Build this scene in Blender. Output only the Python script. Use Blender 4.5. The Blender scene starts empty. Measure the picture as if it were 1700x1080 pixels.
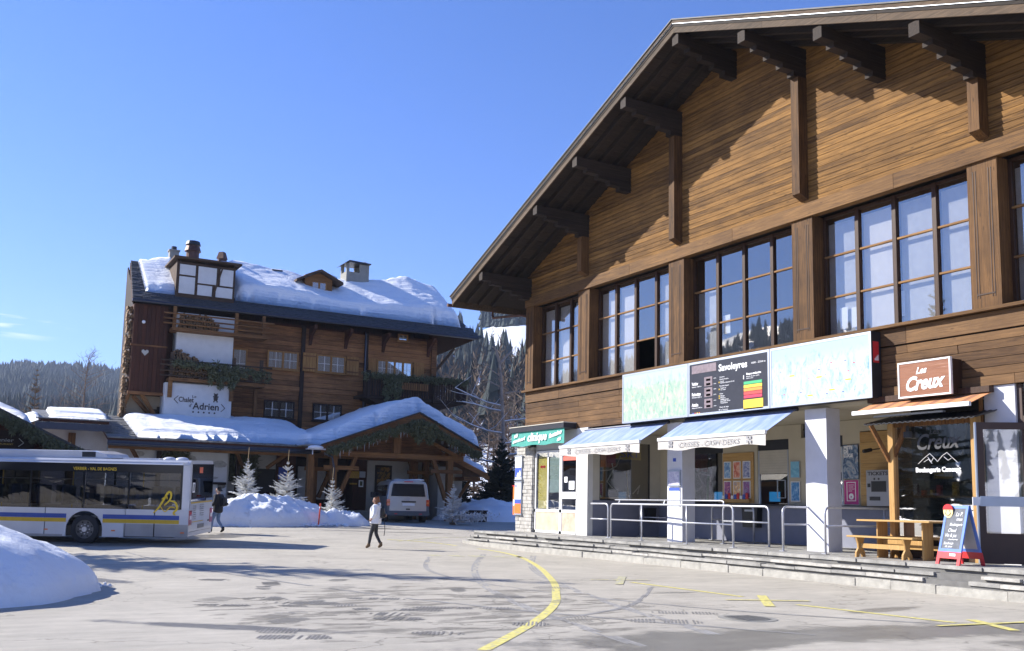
import bpy, bmesh, math, random
from mathutils import Vector, Matrix, Euler, noise
import numpy as np
random.seed(7)
R = math.radians
S = bpy.context.scene
C = S.collection

# ------------------------------------------------------------------ camera
cam_d = bpy.data.cameras.new('camera')
cam = bpy.data.objects.new('camera', cam_d); C.objects.link(cam); S.camera = cam
Mr = ((0.86996, -0.08028, -0.48653), (-0.49268, -0.09863, -0.86461), (0.02141, 0.99190, -0.12543))
def _orth():
    up = Vector((266, 12732, -1615)).normalized()
    y = Vector((-921, -186, -1615)); y = (y - up * y.dot(up)).normalized()
    x = y.cross(up)
    return Matrix((x, y, up))
cam.matrix_world = Matrix.Translation((0, 0, 1.55)) @ _orth().to_4x4()
cam_d.sensor_fit = 'HORIZONTAL'; cam_d.sensor_width = 36.0
cam_d.lens = 1615 / 1700 * 36.0
cam_d.shift_x = -2 / 1700; cam_d.shift_y = 92 / 1700
cam_d.clip_start = 0.1; cam_d.clip_end = 9000

# ------------------------------------------------------------------ light
SUN = Vector((-2.15, 2.14, 1.84)).normalized()          # towards the sun
sun_d = bpy.data.lights.new('sun', 'SUN'); sun_d.energy = 4.8; sun_d.angle = R(0.55)
sun_d.color = (1.0, 0.955, 0.88)
sun = bpy.data.objects.new('sun', sun_d); C.objects.link(sun)
sun.rotation_euler = SUN.to_track_quat('Z', 'Y').to_euler(); sun.location = (-40, 40, 60)
W = bpy.data.worlds.new('World'); S.world = W; W.use_nodes = True
wt = W.node_tree; wn = wt.nodes; wn.clear()
wo = wn.new('ShaderNodeOutputWorld'); wb = wn.new('ShaderNodeBackground'); sky = wn.new('ShaderNodeTexSky')
sky.sky_type = 'NISHITA'; sky.sun_disc = False
sky.sun_elevation = R(31.3); sky.sun_rotation = math.atan2(SUN.x, SUN.y)
sky.altitude = 1500; sky.air_density = 1.0; sky.dust_density = 0.15; sky.ozone_density = 3.5
wb.inputs[1].default_value = 0.095
# a small wisp of cloud low in the sky, beyond the left hill
tc = wn.new('ShaderNodeTexCoord'); mp = wn.new('ShaderNodeMapping'); mp.inputs['Scale'].default_value = (7, 7, 75)
ns = wn.new('ShaderNodeTexNoise'); ns.inputs['Scale'].default_value = 1.6; ns.inputs['Detail'].default_value = 6
cr = wn.new('ShaderNodeValToRGB'); cr.color_ramp.elements[0].position = .52; cr.color_ramp.elements[1].position = .72
wt.links.new(tc.outputs['Generated'], mp.inputs[0]); wt.links.new(mp.outputs[0], ns.inputs[0]); wt.links.new(ns.outputs[0], cr.inputs[0])
vd = wn.new('ShaderNodeVectorMath'); vd.operation = 'DISTANCE'
cdir = Vector((math.sin(R(2.0)) * math.cos(R(8.9)), math.cos(R(2.0)) * math.cos(R(8.9)), math.sin(R(8.9))))
vs = wn.new('ShaderNodeVectorMath'); vs.operation = 'MULTIPLY'; vs.inputs[1].default_value = (1, 1, 3.2)
wt.links.new(tc.outputs['Generated'], vs.inputs[0]); wt.links.new(vs.outputs[0], vd.inputs[0])
vd.inputs[1].default_value = (cdir.x, cdir.y, cdir.z * 3.2)
mr = wn.new('ShaderNodeMapRange'); mr.interpolation_type = 'SMOOTHSTEP'
mr.inputs[1].default_value = .055; mr.inputs[2].default_value = .02; mr.inputs[3].default_value = 0; mr.inputs[4].default_value = .8
wt.links.new(vd.outputs['Value'], mr.inputs[0])
mm = wn.new('ShaderNodeMath'); mm.operation = 'MULTIPLY'; wt.links.new(cr.outputs[0], mm.inputs[0]); wt.links.new(mr.outputs[0], mm.inputs[1])
mx = wn.new('ShaderNodeMix'); mx.data_type = 'RGBA'
hs = wn.new('ShaderNodeHueSaturation'); hs.inputs['Saturation'].default_value = 1.22; hs.inputs['Value'].default_value = 1.05; wt.links.new(sky.outputs[0], hs.inputs['Color'])
wt.links.new(mm.outputs[0], mx.inputs[0]); tn = wn.new('ShaderNodeVectorMath'); tn.operation = 'MULTIPLY'; tn.inputs[1].default_value = (.85, .775, 1.06); wt.links.new(hs.outputs[0], tn.inputs[0])
wt.links.new(tn.outputs[0], mx.inputs[6]); mx.inputs[7].default_value = (7.5, 7.6, 8, 1)
wt.links.new(mx.outputs[2], wb.inputs[0]); wt.links.new(wb.outputs[0], wo.inputs[0])
S.view_settings.view_transform = 'Standard'; S.view_settings.look = 'None'
S.view_settings.exposure = 1.12; S.view_settings.gamma = 1; S.view_settings.use_curve_mapping = False
S.cycles.volume_bounces = 0 if hasattr(S, 'cycles') else 0

# ------------------------------------------------------------------ materials
def newmat(name):
    m = bpy.data.materials.new(name); m.use_nodes = True
    n = m.node_tree.nodes; b = n['Principled BSDF']
    return m, m.node_tree, n, b
def mat(name, col, rough=.6, metal=0.0, var=0.12, scale=6.0, bump=0.0, bscale=40.0, spec=.5, coat=0.0):
    """plain surface with fine tonal variation and relief"""
    m, t, n, b = newmat(name)
    geo = n.new('ShaderNodeNewGeometry')
    ns = n.new('ShaderNodeTexNoise'); ns.inputs['Scale'].default_value = scale; ns.inputs['Detail'].default_value = 5
    t.links.new(geo.outputs['Position'], ns.inputs[0])
    r = n.new('ShaderNodeMapRange'); r.inputs[1].default_value = .25; r.inputs[2].default_value = .75
    r.inputs[3].default_value = 1 - var; r.inputs[4].default_value = 1 + var; t.links.new(ns.outputs[0], r.inputs[0])
    h = n.new('ShaderNodeVectorMath'); h.operation = 'SCALE'; h.inputs[0].default_value = col; t.links.new(r.outputs[0], h.inputs['Scale'])
    t.links.new(h.outputs[0], b.inputs['Base Color'])
    b.inputs['Roughness'].default_value = rough; b.inputs['Metallic'].default_value = metal
    b.inputs['Specular IOR Level'].default_value = spec; b.inputs['Coat Weight'].default_value = coat
    if bump:
        nb = n.new('ShaderNodeTexNoise'); nb.inputs['Scale'].default_value = bscale; nb.inputs['Detail'].default_value = 4
        t.links.new(geo.outputs['Position'], nb.inputs[0])
        bp = n.new('ShaderNodeBump'); bp.inputs['Strength'].default_value = 1; bp.inputs['Distance'].default_value = bump
        t.links.new(nb.outputs[0], bp.inputs['Height']); t.links.new(bp.outputs[0], b.inputs['Normal'])
    return m
def wood(name, light, dark, axis='Y', rough=.75, per=.35, weather=.5, spec=.25):
    """timber: grain along the axis, knots, weather stains, tone varies by board"""
    m, t, n, b = newmat(name); L = t.links.new
    geo = n.new('ShaderNodeNewGeometry'); oi = n.new('ShaderNodeObjectInfo')
    off = n.new('ShaderNodeVectorMath'); off.operation = 'MULTIPLY_ADD'
    cmb = n.new('ShaderNodeCombineXYZ')
    for k in range(3): L(oi.outputs['Random'], cmb.inputs[k])
    L(cmb.outputs[0], off.inputs[0]); off.inputs[1].default_value = (37, 51, 23); L(geo.outputs['Position'], off.inputs[2])
    mp = n.new('ShaderNodeMapping'); L(off.outputs[0], mp.inputs[0])
    sc = [28, 28, 28]; sc['XYZ'.index(axis)] = 1.3; mp.inputs['Scale'].default_value = sc
    g = n.new('ShaderNodeTexNoise'); g.inputs['Scale'].default_value = 1; g.inputs['Detail'].default_value = 6; g.inputs['Roughness'].default_value = .65; g.inputs['Distortion'].default_value = .6
    L(mp.outputs[0], g.inputs[0])
    w = n.new('ShaderNodeTexNoise'); w.inputs['Scale'].default_value = .9; w.inputs['Detail'].default_value = 7; w.inputs['Roughness'].default_value = .6
    L(geo.outputs['Position'], w.inputs[0])
    mp2 = n.new('ShaderNodeMapping'); L(off.outputs[0], mp2.inputs[0]); s2 = [7, 7, 7]; s2['XYZ'.index(axis)] = 2.2; mp2.inputs['Scale'].default_value = s2
    vo = n.new('ShaderNodeTexVoronoi'); vo.inputs['Scale'].default_value = 1; L(mp2.outputs[0], vo.inputs[0])
    kn = n.new('ShaderNodeMapRange'); kn.inputs[1].default_value = .05; kn.inputs[2].default_value = .16; L(vo.outputs['Distance'], kn.inputs[0])
    r1 = n.new('ShaderNodeMapRange'); r1.inputs[1].default_value = .3; r1.inputs[2].default_value = .7; L(g.outputs[0], r1.inputs[0])
    r2 = n.new('ShaderNodeMapRange'); r2.inputs[1].default_value = .35; r2.inputs[2].default_value = .7; r2.inputs[3].default_value = 1; r2.inputs[4].default_value = 1 - weather; L(w.outputs[0], r2.inputs[0])
    mu = n.new('ShaderNodeMath'); mu.operation = 'MULTIPLY'; L(r1.outputs[0], mu.inputs[0]); L(r2.outputs[0], mu.inputs[1])
    mu2 = n.new('ShaderNodeMath'); mu2.operation = 'MULTIPLY'; L(mu.outputs[0], mu2.inputs[0]); L(kn.outputs[0], mu2.inputs[1])
    ob = n.new('ShaderNodeMapRange'); ob.inputs[3].default_value = -per; ob.inputs[4].default_value = per; L(oi.outputs['Random'], ob.inputs[0])
    ad = n.new('ShaderNodeMath'); ad.operation = 'ADD'; ad.use_clamp = True; L(mu2.outputs[0], ad.inputs[0]); L(ob.outputs[0], ad.inputs[1])
    c = n.new('ShaderNodeMix'); c.data_type = 'RGBA'; c.inputs[6].default_value = (*dark, 1); c.inputs[7].default_value = (*light, 1); L(ad.outputs[0], c.inputs[0])
    L(c.outputs[2], b.inputs['Base Color']); b.inputs['Roughness'].default_value = rough; b.inputs['Specular IOR Level'].default_value = spec
    bp = n.new('ShaderNodeBump'); bp.inputs['Strength'].default_value = .6; bp.inputs['Distance'].default_value = .006; L(g.outputs[0], bp.inputs['Height']); L(bp.outputs[0], b.inputs['Normal'])
    return m
def worn(m, amount=.5):
    """road paint chipped away so the asphalt colour shows through"""
    t = m.node_tree; n = t.nodes; b = n['Principled BSDF']; src = b.inputs['Base Color'].links[0].from_socket
    geo = n.new('ShaderNodeNewGeometry'); ns = n.new('ShaderNodeTexNoise'); ns.inputs['Scale'].default_value = 9; ns.inputs['Detail'].default_value = 9; ns.inputs['Roughness'].default_value = .75; t.links.new(geo.outputs['Position'], ns.inputs[0])
    r = n.new('ShaderNodeMapRange'); r.inputs[1].default_value = amount; r.inputs[2].default_value = amount + .08; t.links.new(ns.outputs[0], r.inputs[0])
    c = n.new('ShaderNodeMix'); c.data_type = 'RGBA'; t.links.new(r.outputs[0], c.inputs[0]); t.links.new(src, c.inputs[6]); c.inputs[7].default_value = (.38, .365, .33, 1); t.links.new(c.outputs[2], b.inputs['Base Color']); return m
def patchwork(name, cols, scale=6.0, rough=.5, stretch=(1, 1, 1), dist=1.5):
    """printed picture of vague coloured patches"""
    m, t, n, b = newmat(name); L = t.links.new
    geo = n.new('ShaderNodeNewGeometry'); mp = n.new('ShaderNodeMapping'); mp.inputs['Scale'].default_value = stretch; L(geo.outputs['Position'], mp.inputs[0])
    ns = n.new('ShaderNodeTexNoise'); ns.inputs['Scale'].default_value = scale; ns.inputs['Detail'].default_value = 6; ns.inputs['Distortion'].default_value = dist; L(mp.outputs[0], ns.inputs[0])
    cr = n.new('ShaderNodeValToRGB'); e = cr.color_ramp.elements
    k = len(cols)
    while len(e) < k: e.new(.5)
    for i, cc in enumerate(cols): e[i].position = .3 + .42 * i / (k - 1); e[i].color = (*cc, 1)
    L(ns.outputs[0], cr.inputs[0]); L(cr.outputs[0], b.inputs['Base Color']); b.inputs['Roughness'].default_value = rough
    return m
def glass(name, tint=(.02, .025, .03), refl=.16, trans=.8):
    """window pane: mirror of the surroundings over a see-through sheet"""
    m = bpy.data.materials.new(name); m.use_nodes = True; t = m.node_tree; n = t.nodes; n.clear(); L = t.links.new
    o = n.new('ShaderNodeOutputMaterial'); gl = n.new('ShaderNodeBsdfGlossy'); gl.inputs['Roughness'].default_value = .015; gl.inputs['Color'].default_value = (1, .96, .9, 1)
    tr = n.new('ShaderNodeBsdfTransparent'); tr.inputs['Color'].default_value = (trans, trans * 1.01, trans * 1.02, 1)
    fr = n.new('ShaderNodeFresnel'); fr.inputs['IOR'].default_value = 1.5
    ma = n.new('ShaderNodeMath'); ma.operation = 'MULTIPLY_ADD'; ma.inputs[1].default_value = 1.4; ma.inputs[2].default_value = refl; ma.use_clamp = True
    geo = n.new('ShaderNodeNewGeometry'); ns = n.new('ShaderNodeTexNoise'); ns.inputs['Scale'].default_value = .9; L(geo.outputs['Position'], ns.inputs[0])
    bp = n.new('ShaderNodeBump'); bp.inputs['Strength'].default_value = .12; bp.inputs['Distance'].default_value = .006; L(ns.outputs[0], bp.inputs['Height']); L(bp.outputs[0], gl.inputs['Normal'])
    bf = n.new('ShaderNodeMath'); bf.operation = 'SUBTRACT'; bf.inputs[0].default_value = 1; L(geo.outputs['Backfacing'], bf.inputs[1])
    m2 = n.new('ShaderNodeMath'); m2.operation = 'MULTIPLY'; L(ma.outputs[0], m2.inputs[0]); L(bf.outputs[0], m2.inputs[1])
    L(fr.outputs[0], ma.inputs[0]); mx = n.new('ShaderNodeMixShader'); L(m2.outputs[0], mx.inputs[0]); L(tr.outputs[0], mx.inputs[1]); L(gl.outputs[0], mx.inputs[2]); L(mx.outputs[0], o.inputs[0])
    return m
def snowmat(name, col=(.86, .88, .9), dirt=0.0):
    m, t, n, b = newmat(name); L = t.links.new
    geo = n.new('ShaderNodeNewGeometry')
    a = n.new('ShaderNodeTexNoise'); a.inputs['Scale'].default_value = 4.2; a.inputs['Detail'].default_value = 10; a.inputs['Roughness'].default_value = .66; L(geo.outputs['Position'], a.inputs[0])
    bp = n.new('ShaderNodeBump'); bp.inputs['Strength'].default_value = .55; bp.inputs['Distance'].default_value = .05 + .07 * (dirt > 0); L(a.outputs[0], bp.inputs['Height']); L(bp.outputs[0], b.inputs['Normal'])
    d = n.new('ShaderNodeTexNoise'); d.inputs['Scale'].default_value = 1.1; d.inputs['Detail'].default_value = 8; d.inputs['Roughness'].default_value = .7; L(geo.outputs['Position'], d.inputs[0])
    r = n.new('ShaderNodeMapRange'); r.inputs[1].default_value = .56; r.inputs[2].default_value = .8; r.inputs[4].default_value = dirt; L(d.outputs[0], r.inputs[0])
    c = n.new('ShaderNodeMix'); c.data_type = 'RGBA'; c.inputs[6].default_value = (*col, 1); c.inputs[7].default_value = (.25, .22, .18, 1); L(r.outputs[0], c.inputs[0]); L(c.outputs[2], b.inputs['Base Color'])
    b.inputs['Roughness'].default_value = .6; b.inputs['Specular IOR Level'].default_value = .3
    b.inputs['Subsurface Weight'].default_value = 0
    return m

M = {}
M['facade'] = wood('weathered_brown_siding', (.35, .18, .05), (.085, .042, .014), 'Y', per=.25, weather=.45)
M['facade_dark'] = wood('aged_brown_cladding', (.22, .12, .05), (.065, .034, .016), 'Y', per=.3, weather=.75)
M['beamA'] = wood('facade_beam_wood', (.25, .13, .043), (.07, .034, .013), 'Y', per=.15)
M['post'] = wood('facade_pillar_wood', (.20, .10, .035), (.05, .025, .010), 'Z', per=.15, weather=.7)
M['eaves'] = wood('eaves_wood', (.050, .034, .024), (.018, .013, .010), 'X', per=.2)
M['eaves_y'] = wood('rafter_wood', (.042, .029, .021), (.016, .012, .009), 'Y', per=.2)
M['barge'] = wood('bargeboard_wood', (.15, .10, .06), (.045, .03, .018), 'Y', per=.15)
M['frame'] = wood('window_frame_wood', (.075, .036, .018), (.03, .015, .009), 'Z', per=.1, rough=.5)
M['rail_w'] = wood('glazing_bar_wood', (.36, .2, .075), (.16, .08, .03), 'Y', per=.1)
M['chalet'] = wood('chalet_log_wood', (.42, .19, .068), (.10, .042, .016), 'X', per=.3, weather=.6)
M['chalet_v'] = wood('chalet_dark_board', (.11, .038, .018), (.045, .017, .01), 'Z', per=.2)
M['shutter'] = wood('chalet_shutter_wood', (.46, .24, .075), (.22, .10, .03), 'Z', per=.15)
M['timber'] = wood('porch_timber', (.34, .16, .05), (.09, .04, .015), 'X', per=.15)
M['timber_z'] = wood('porch_post_timber', (.32, .15, .048), (.08, .036, .014), 'Z', per=.15)
M['oldtimber'] = wood('grey_balcony_wood', (.12, .075, .045), (.045, .027, .017), 'X', per=.2)
M['darktimber'] = wood('dark_balcony_wood', (.05, .026, .016), (.02, .011, .008), 'X', per=.2)
M['pine'] = wood('varnished_pine', (.56, .36, .14), (.38, .21, .07), 'Z', per=.12, rough=.45, weather=.25)
M['pine_x'] = wood('varnished_pine_plank', (.58, .38, .15), (.40, .23, .08), 'Y', per=.12, rough=.45, weather=.25)
M['logend'] = mat('firewood_end', (.20, .115, .05), .8, var=.75, scale=9, bump=.01)
def strata(m):
    n = m.node_tree.nodes; t = m.node_tree; b = n['Principled BSDF']; geo = n.new('ShaderNodeNewGeometry'); mp = n.new('ShaderNodeMapping'); mp.inputs['Scale'].default_value = (.35, .35, 9); t.links.new(geo.outputs['Position'], mp.inputs[0])
    ns = n.new('ShaderNodeTexNoise'); ns.inputs['Scale'].default_value = 1; ns.inputs['Detail'].default_value = 5; t.links.new(mp.outputs[0], ns.inputs[0])
    old = b.inputs['Normal'].links[0].from_socket; bp = n.new('ShaderNodeBump'); bp.inputs['Strength'].default_value = .7; bp.inputs['Distance'].default_value = .10; t.links.new(ns.outputs[0], bp.inputs['Height']); t.links.new(old, bp.inputs['Normal']); t.links.new(bp.outputs[0], b.inputs['Normal']); return m
M['snowr'] = strata(snowmat('layered_roof_snow', (.87, .88, .88), .12)); M['snow'] = snowmat('clean_snow'); M['snowd'] = snowmat('soiled_snow', dirt=.85); M['snowf'] = snowmat('ploughed_snow', dirt=.25)
M['white'] = mat('white_render', (.66, .65, .62), .8, var=.07, scale=3, bump=.004, bscale=60)
M['cream'] = mat('cream_render', (.50, .47, .40), .8, var=.08, scale=3)
M['cream_in'] = mat('cream_back_wall', (.52, .47, .36), .8, var=.05, scale=2)
M['grey_blue'] = mat('grey_blue_paint', (.20, .21, .27), .7, var=.08, scale=3)
M['lilac'] = mat('pale_lilac_paint', (.60, .60, .64), .7, var=.05, scale=4, bump=.003)
M['darkboard'] = wood('dark_side_board', (.045, .03, .022), (.02, .014, .01), 'Z', per=.2)  # near-black brown, darker than the other chalet boards
M['whitepaint'] = mat('white_paint', (.78, .78, .78), .5, var=.04)
M['steel'] = mat('galvanised_steel', (.55, .56, .60), .38, metal=.55, var=.12, scale=14)
M['alu'] = mat('aluminium_frame', (.42, .46, .52), .4, metal=.6, var=.06)
M['black'] = mat('black_plastic', (.012, .012, .014), .4, var=.1)
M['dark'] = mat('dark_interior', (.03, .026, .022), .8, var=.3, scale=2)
M['metal_dark'] = mat('dark_sheet_metal', (.035, .037, .045), .45, metal=.4, var=.1)
M['gutter'] = mat('slate_grey_gutter', (.05, .055, .075), .4, metal=.5, var=.15)
M['vanp'] = mat('grey_van_plastic', (.10, .11, .12), .55)
M['slate_pale'] = mat('pale_grey_paving_slate', (.30, .29, .265), .7, var=.35, scale=3, bump=.008, bscale=20)
M['slate'] = mat('grey_slate', (.17, .165, .15), .6, var=.45, scale=5, bump=.006, bscale=25)
M['slate_dark'] = mat('dark_slate', (.036, .036, .038), .6, var=.45, scale=5, bump=.006, bscale=25)
M['stone'] = mat('pale_split_stone', (.42, .40, .36), .75, var=.3, scale=7, bump=.012, bscale=18)
M['kerb'] = mat('pale_kerb_stone', (.36, .345, .305), .75, var=.22, scale=5, bump=.01, bscale=22)
M['terr'] = mat('terrace_core', (.16, .155, .145), .9, var=.2)
M['mortar'] = mat('dark_joint', (.10, .095, .085), .9, var=.2)
M['rubber'] = mat('tyre_rubber', (.022, .022, .024), .75, var=.2)
M['conc'] = mat('grey_concrete', (.26, .25, .22), .8, var=.15, scale=4, bump=.004)
M['curtain'] = mat('pale_blind_cloth', (.70, .66, .60), .8, var=.06)
M['curtain_g'] = mat('grey_curtain_cloth', (.50, .49, .47), .8, var=.1)
M['cglass'] = glass('chalet_glass', refl=.50, trans=.85)
M['glass'] = glass('window_glass', refl=.20, trans=.85); M['shopglass'] = glass('shop_glass', refl=.22, trans=.85)
M['busglass'] = glass('tinted_bus_glass', refl=.02, trans=.62)
M['green'] = mat('fir_garland_needles', (.10, .105, .045), .7, var=.5, scale=9)
M['rust'] = mat('copper_brown_sheet', (.10, .045, .03), .5, metal=.4, var=.3)
M['red'] = mat('red_paint', (.62, .03, .035), .45); M['orange'] = mat('orange_plastic', (.85, .2, .03), .45)
M['blue'] = mat('blue_print', (.04, .09, .45), .5); M['yellow'] = mat('yellow_print', (.85, .58, .03), .5)
M['letter_w'] = mat('white_lettering', (.85, .85, .85), .5, var=.02); M['letter_k'] = mat('dark_lettering', (.05, .05, .055), .5, var=.02)
M['letter_g'] = mat('faded_grey_lettering', (.30, .30, .31), .6, var=.1)

# ------------------------------------------------------------------ mesh helper
class MB:
    def __init__(s): s.v = []; s.f = []; s.m = []; s.mi = 0
    def add(s, vs, fs):
        o = len(s.v); s.v += [tuple(p) for p in vs]; s.f += [tuple(o + i for i in q) for q in fs]; s.m += [s.mi] * len(fs); return s
    def box(s, x0, y0, z0, x1, y1, z1):
        if x0 > x1: x0, x1 = x1, x0
        if y0 > y1: y0, y1 = y1, y0
        if z0 > z1: z0, z1 = z1, z0
        return s.add([(x0, y0, z0), (x1, y0, z0), (x1, y1, z0), (x0, y1, z0), (x0, y0, z1), (x1, y0, z1), (x1, y1, z1), (x0, y1, z1)],
                     [(3, 2, 1, 0), (4, 5, 6, 7), (0, 1, 5, 4), (1, 2, 6, 5), (2, 3, 7, 6), (3, 0, 4, 7)])
    def beam(s, a, b, w, h, up=(0, 0, 1)):
        a = Vector(a); b = Vector(b); d = (b - a).normalized(); u = Vector(up)
        sd = d.cross(u)
        if sd.length < 1e-4: sd = d.cross(Vector((0, 1, 0)))
        sd.normalize(); u = sd.cross(d).normalized(); sd *= w / 2; u *= h / 2
        P = [a - sd - u, a + sd - u, a + sd + u, a - sd + u, b - sd - u, b + sd - u, b + sd + u, b - sd + u]
        return s.add(P, [(0, 1, 2, 3), (7, 6, 5, 4), (0, 4, 5, 1), (1, 5, 6, 2), (2, 6, 7, 3), (3, 7, 4, 0)])
    def prism(s, pts, vec):
        n = len(pts); vec = Vector(vec); P = [Vector(p) for p in pts]
        return s.add(P + [p + vec for p in P], [tuple(range(n))[::-1], tuple(range(n, 2 * n))] + [(i, (i + 1) % n, n + (i + 1) % n, n + i) for i in range(n)])
    def quad(s, *p): return s.add(p, [tuple(range(len(p)))])
    def tube(s, pts, r, n=8, cap=True, r1=None):
        pts = [Vector(p) for p in pts]; k = len(pts); rings = []
        t0 = (pts[1] - pts[0]).normalized(); ref = Vector((0, 0, 1)) if abs(t0.z) < .9 else Vector((1, 0, 0))
        x = t0.cross(ref).normalized(); V = []; F = []
        for i, p in enumerate(pts):
            t = (pts[min(i + 1, k - 1)] - pts[max(i - 1, 0)]).normalized()
            x = (x - t * x.dot(t)).normalized(); y = t.cross(x)
            rr = r if r1 is None else r + (r1 - r) * i / (k - 1)
            for j in range(n):
                a = 2 * math.pi * j / n; V.append(p + x * math.cos(a) * rr + y * math.sin(a) * rr)
        for i in range(k - 1):
            for j in range(n):
                F.append((i * n + j, i * n + (j + 1) % n, (i + 1) * n + (j + 1) % n, (i + 1) * n + j))
        if cap: F += [tuple(range(n))[::-1], tuple(range((k - 1) * n, k * n))]
        return s.add(V, F)
    def disc(s, c, r, axis, h, n=24):
        c = Vector(c); a = Vector(axis).normalized(); return s.tube([c, c + a * h], r, n)
    def sphere(s, c, r, nu=12, nv=8, sc=(1, 1, 1)):
        V = []; F = []
        for i in range(nv + 1):
            th = math.pi * i / nv
            for j in range(nu):
                ph = 2 * math.pi * j / nu; V.append((c[0] + r * sc[0] * math.sin(th) * math.cos(ph), c[1] + r * sc[1] * math.sin(th) * math.sin(ph), c[2] + r * sc[2] * math.cos(th)))
        for i in range(nv):
            for j in range(nu): F.append((i * nu + j, (i + 1) * nu + j, (i + 1) * nu + (j + 1) % nu, i * nu + (j + 1) % nu))
        return s.add(V, F)
    def xf(s, mtx):
        s.v = [tuple(mtx @ Vector(p)) for p in s.v]; return s
    def mesh(s, name, mats, smooth=False):
        me = bpy.data.meshes.new(name); me.from_pydata(s.v, [], s.f)
        for m in (mats if isinstance(mats, (list, tuple)) else [mats]): me.materials.append(M[m] if isinstance(m, str) else m)
        if any(s.m): me.polygons.foreach_set('material_index', s.m)
        if smooth: me.polygons.foreach_set('use_smooth', [True] * len(me.polygons))
        me.update(); return me
    def build(s, name, mats, parent=None, smooth=False, bevel=0.0, local=False):
        """mesh in world coordinates, re-expressed in the parent's frame"""
        if parent is not None and not local:
            inv = WM(parent).inverted(); s.v = [tuple(inv @ Vector(p)) for p in s.v]
        o = bpy.data.objects.new(name, s.mesh(name, mats, smooth)); C.objects.link(o)
        if parent is not None: o.parent = parent
        if bevel:
            b = o.modifiers.new('bevel', 'BEVEL'); b.width = bevel; b.segments = 1; b.limit_method = 'ANGLE'
        return o
def WM(o):
    m = Matrix.LocRotScale(o.location, o.rotation_euler, o.scale)
    return WM(o.parent) @ m if o.parent else m
def tag(o, label=None, cat=None, group=None, kind=None):
    if label: o['label'] = label
    if cat: o['category'] = cat
    if group: o['group'] = group
    if kind: o['kind'] = kind
    return o
def thing(name, label, cat, loc=(0, 0, 0), rot=(0, 0, 0), group=None, kind=None):
    o = bpy.data.objects.new(name, None); C.objects.link(o); o.location = loc; o.rotation_euler = rot; o.empty_display_size = .2
    return tag(o, label, cat, group, kind)
def solo(mb, name, mats, label, cat, group=None, kind=None, smooth=False, base=None, bevel=0):
    """a thing that is one mesh, its origin at its base"""
    if base is None:
        a = np.array(mb.v); base = (*(a[:, :2].min(0) + a[:, :2].max(0)) / 2, a[:, 2].min())
    b = Vector(base); mb.v = [tuple(Vector(p) - b) for p in mb.v]
    o = mb.build(name, mats, None, smooth, bevel); o.location = b
    return tag(o, label, cat, group, kind)
_unit = {}
def unit(name, m):
    k = (name, m)
    if k not in _unit: _unit[k] = MB().box(-.5, -.5, -.5, .5, .5, .5).mesh(name, m)
    return _unit[k]
def piece(name, m, parent, x0, y0, z0, x1, y1, z1, rot=None):
    """one board / slab / stone: shared unit mesh scaled to size"""
    o = bpy.data.objects.new(name, unit(name, m)); C.objects.link(o); o.parent = parent
    c = WM(parent).inverted() @ Vector(((x0 + x1) / 2, (y0 + y1) / 2, (z0 + z1) / 2)) if parent else Vector(((x0 + x1) / 2, (y0 + y1) / 2, (z0 + z1) / 2))
    o.location = c; o.scale = (abs(x1 - x0), abs(y1 - y0), abs(z1 - z0))
    if rot: o.rotation_euler = rot
    return o
def clone(root, loc, rot=None, label=None, group=None, parent=None):
    r = root.copy(); C.objects.link(r); r.location = loc
    if parent is not None: r.parent = parent
    if rot is not None: r.rotation_euler = rot
    if label: r['label'] = label
    if group: r['group'] = group
    def rec(a, b):
        for ch in list(a.children):
            if ch is r: continue
            c = ch.copy(); C.objects.link(c); c.parent = b; rec(ch, c)
    rec(root, r); return r
def text(s, origin, right, up, size, m, parent, depth=.006, shear=0, offset=0, align='LEFT', spacing=1, width=None, name='lettering'):
    cu = bpy.data.curves.new(name, 'FONT'); cu.body = s; cu.size = size; cu.extrude = depth / 2; cu.shear = shear; cu.offset = offset
    cu.align_x = align; cu.space_character = spacing; cu.resolution_u = 3
    ob = bpy.data.objects.new('tmp', cu); C.objects.link(ob)
    dg = bpy.context.evaluated_depsgraph_get(); me = bpy.data.meshes.new_from_object(ob.evaluated_get(dg)); bpy.data.objects.remove(ob)
    co = [v.co.copy() for v in me.vertices]
    k = 1.0
    if width and co:
        w = max(p.x for p in co) - min(p.x for p in co); k = width / w
    right = Vector(right).normalized(); up = Vector(up).normalized(); nrm = right.cross(up)
    inv = WM(parent).inverted(); o0 = Vector(origin)
    for v in me.vertices: v.co = inv @ (o0 + right * v.co.x * k + up * v.co.y + nrm * v.co.z)
    me.materials.clear(); me.materials.append(M[m] if isinstance(m, str) else m)
    o = bpy.data.objects.new(name, me); C.objects.link(o); o.parent = parent
    return o
def fbm(x, y, z=0, o=4):
    return noise.fractal(Vector((x, y, z)), 1.0, 2.0, o)
def sstep(a, b, x):
    t = max(0, min(1, (x - a) / (b - a))); return t * t * (3 - 2 * t)
RY = (0, -1, 0); UZ = (0, 0, 1); NX = (-1, 0, 0)      # writing on the -X facade runs towards -Y
RX = (1, 0, 0)

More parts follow.
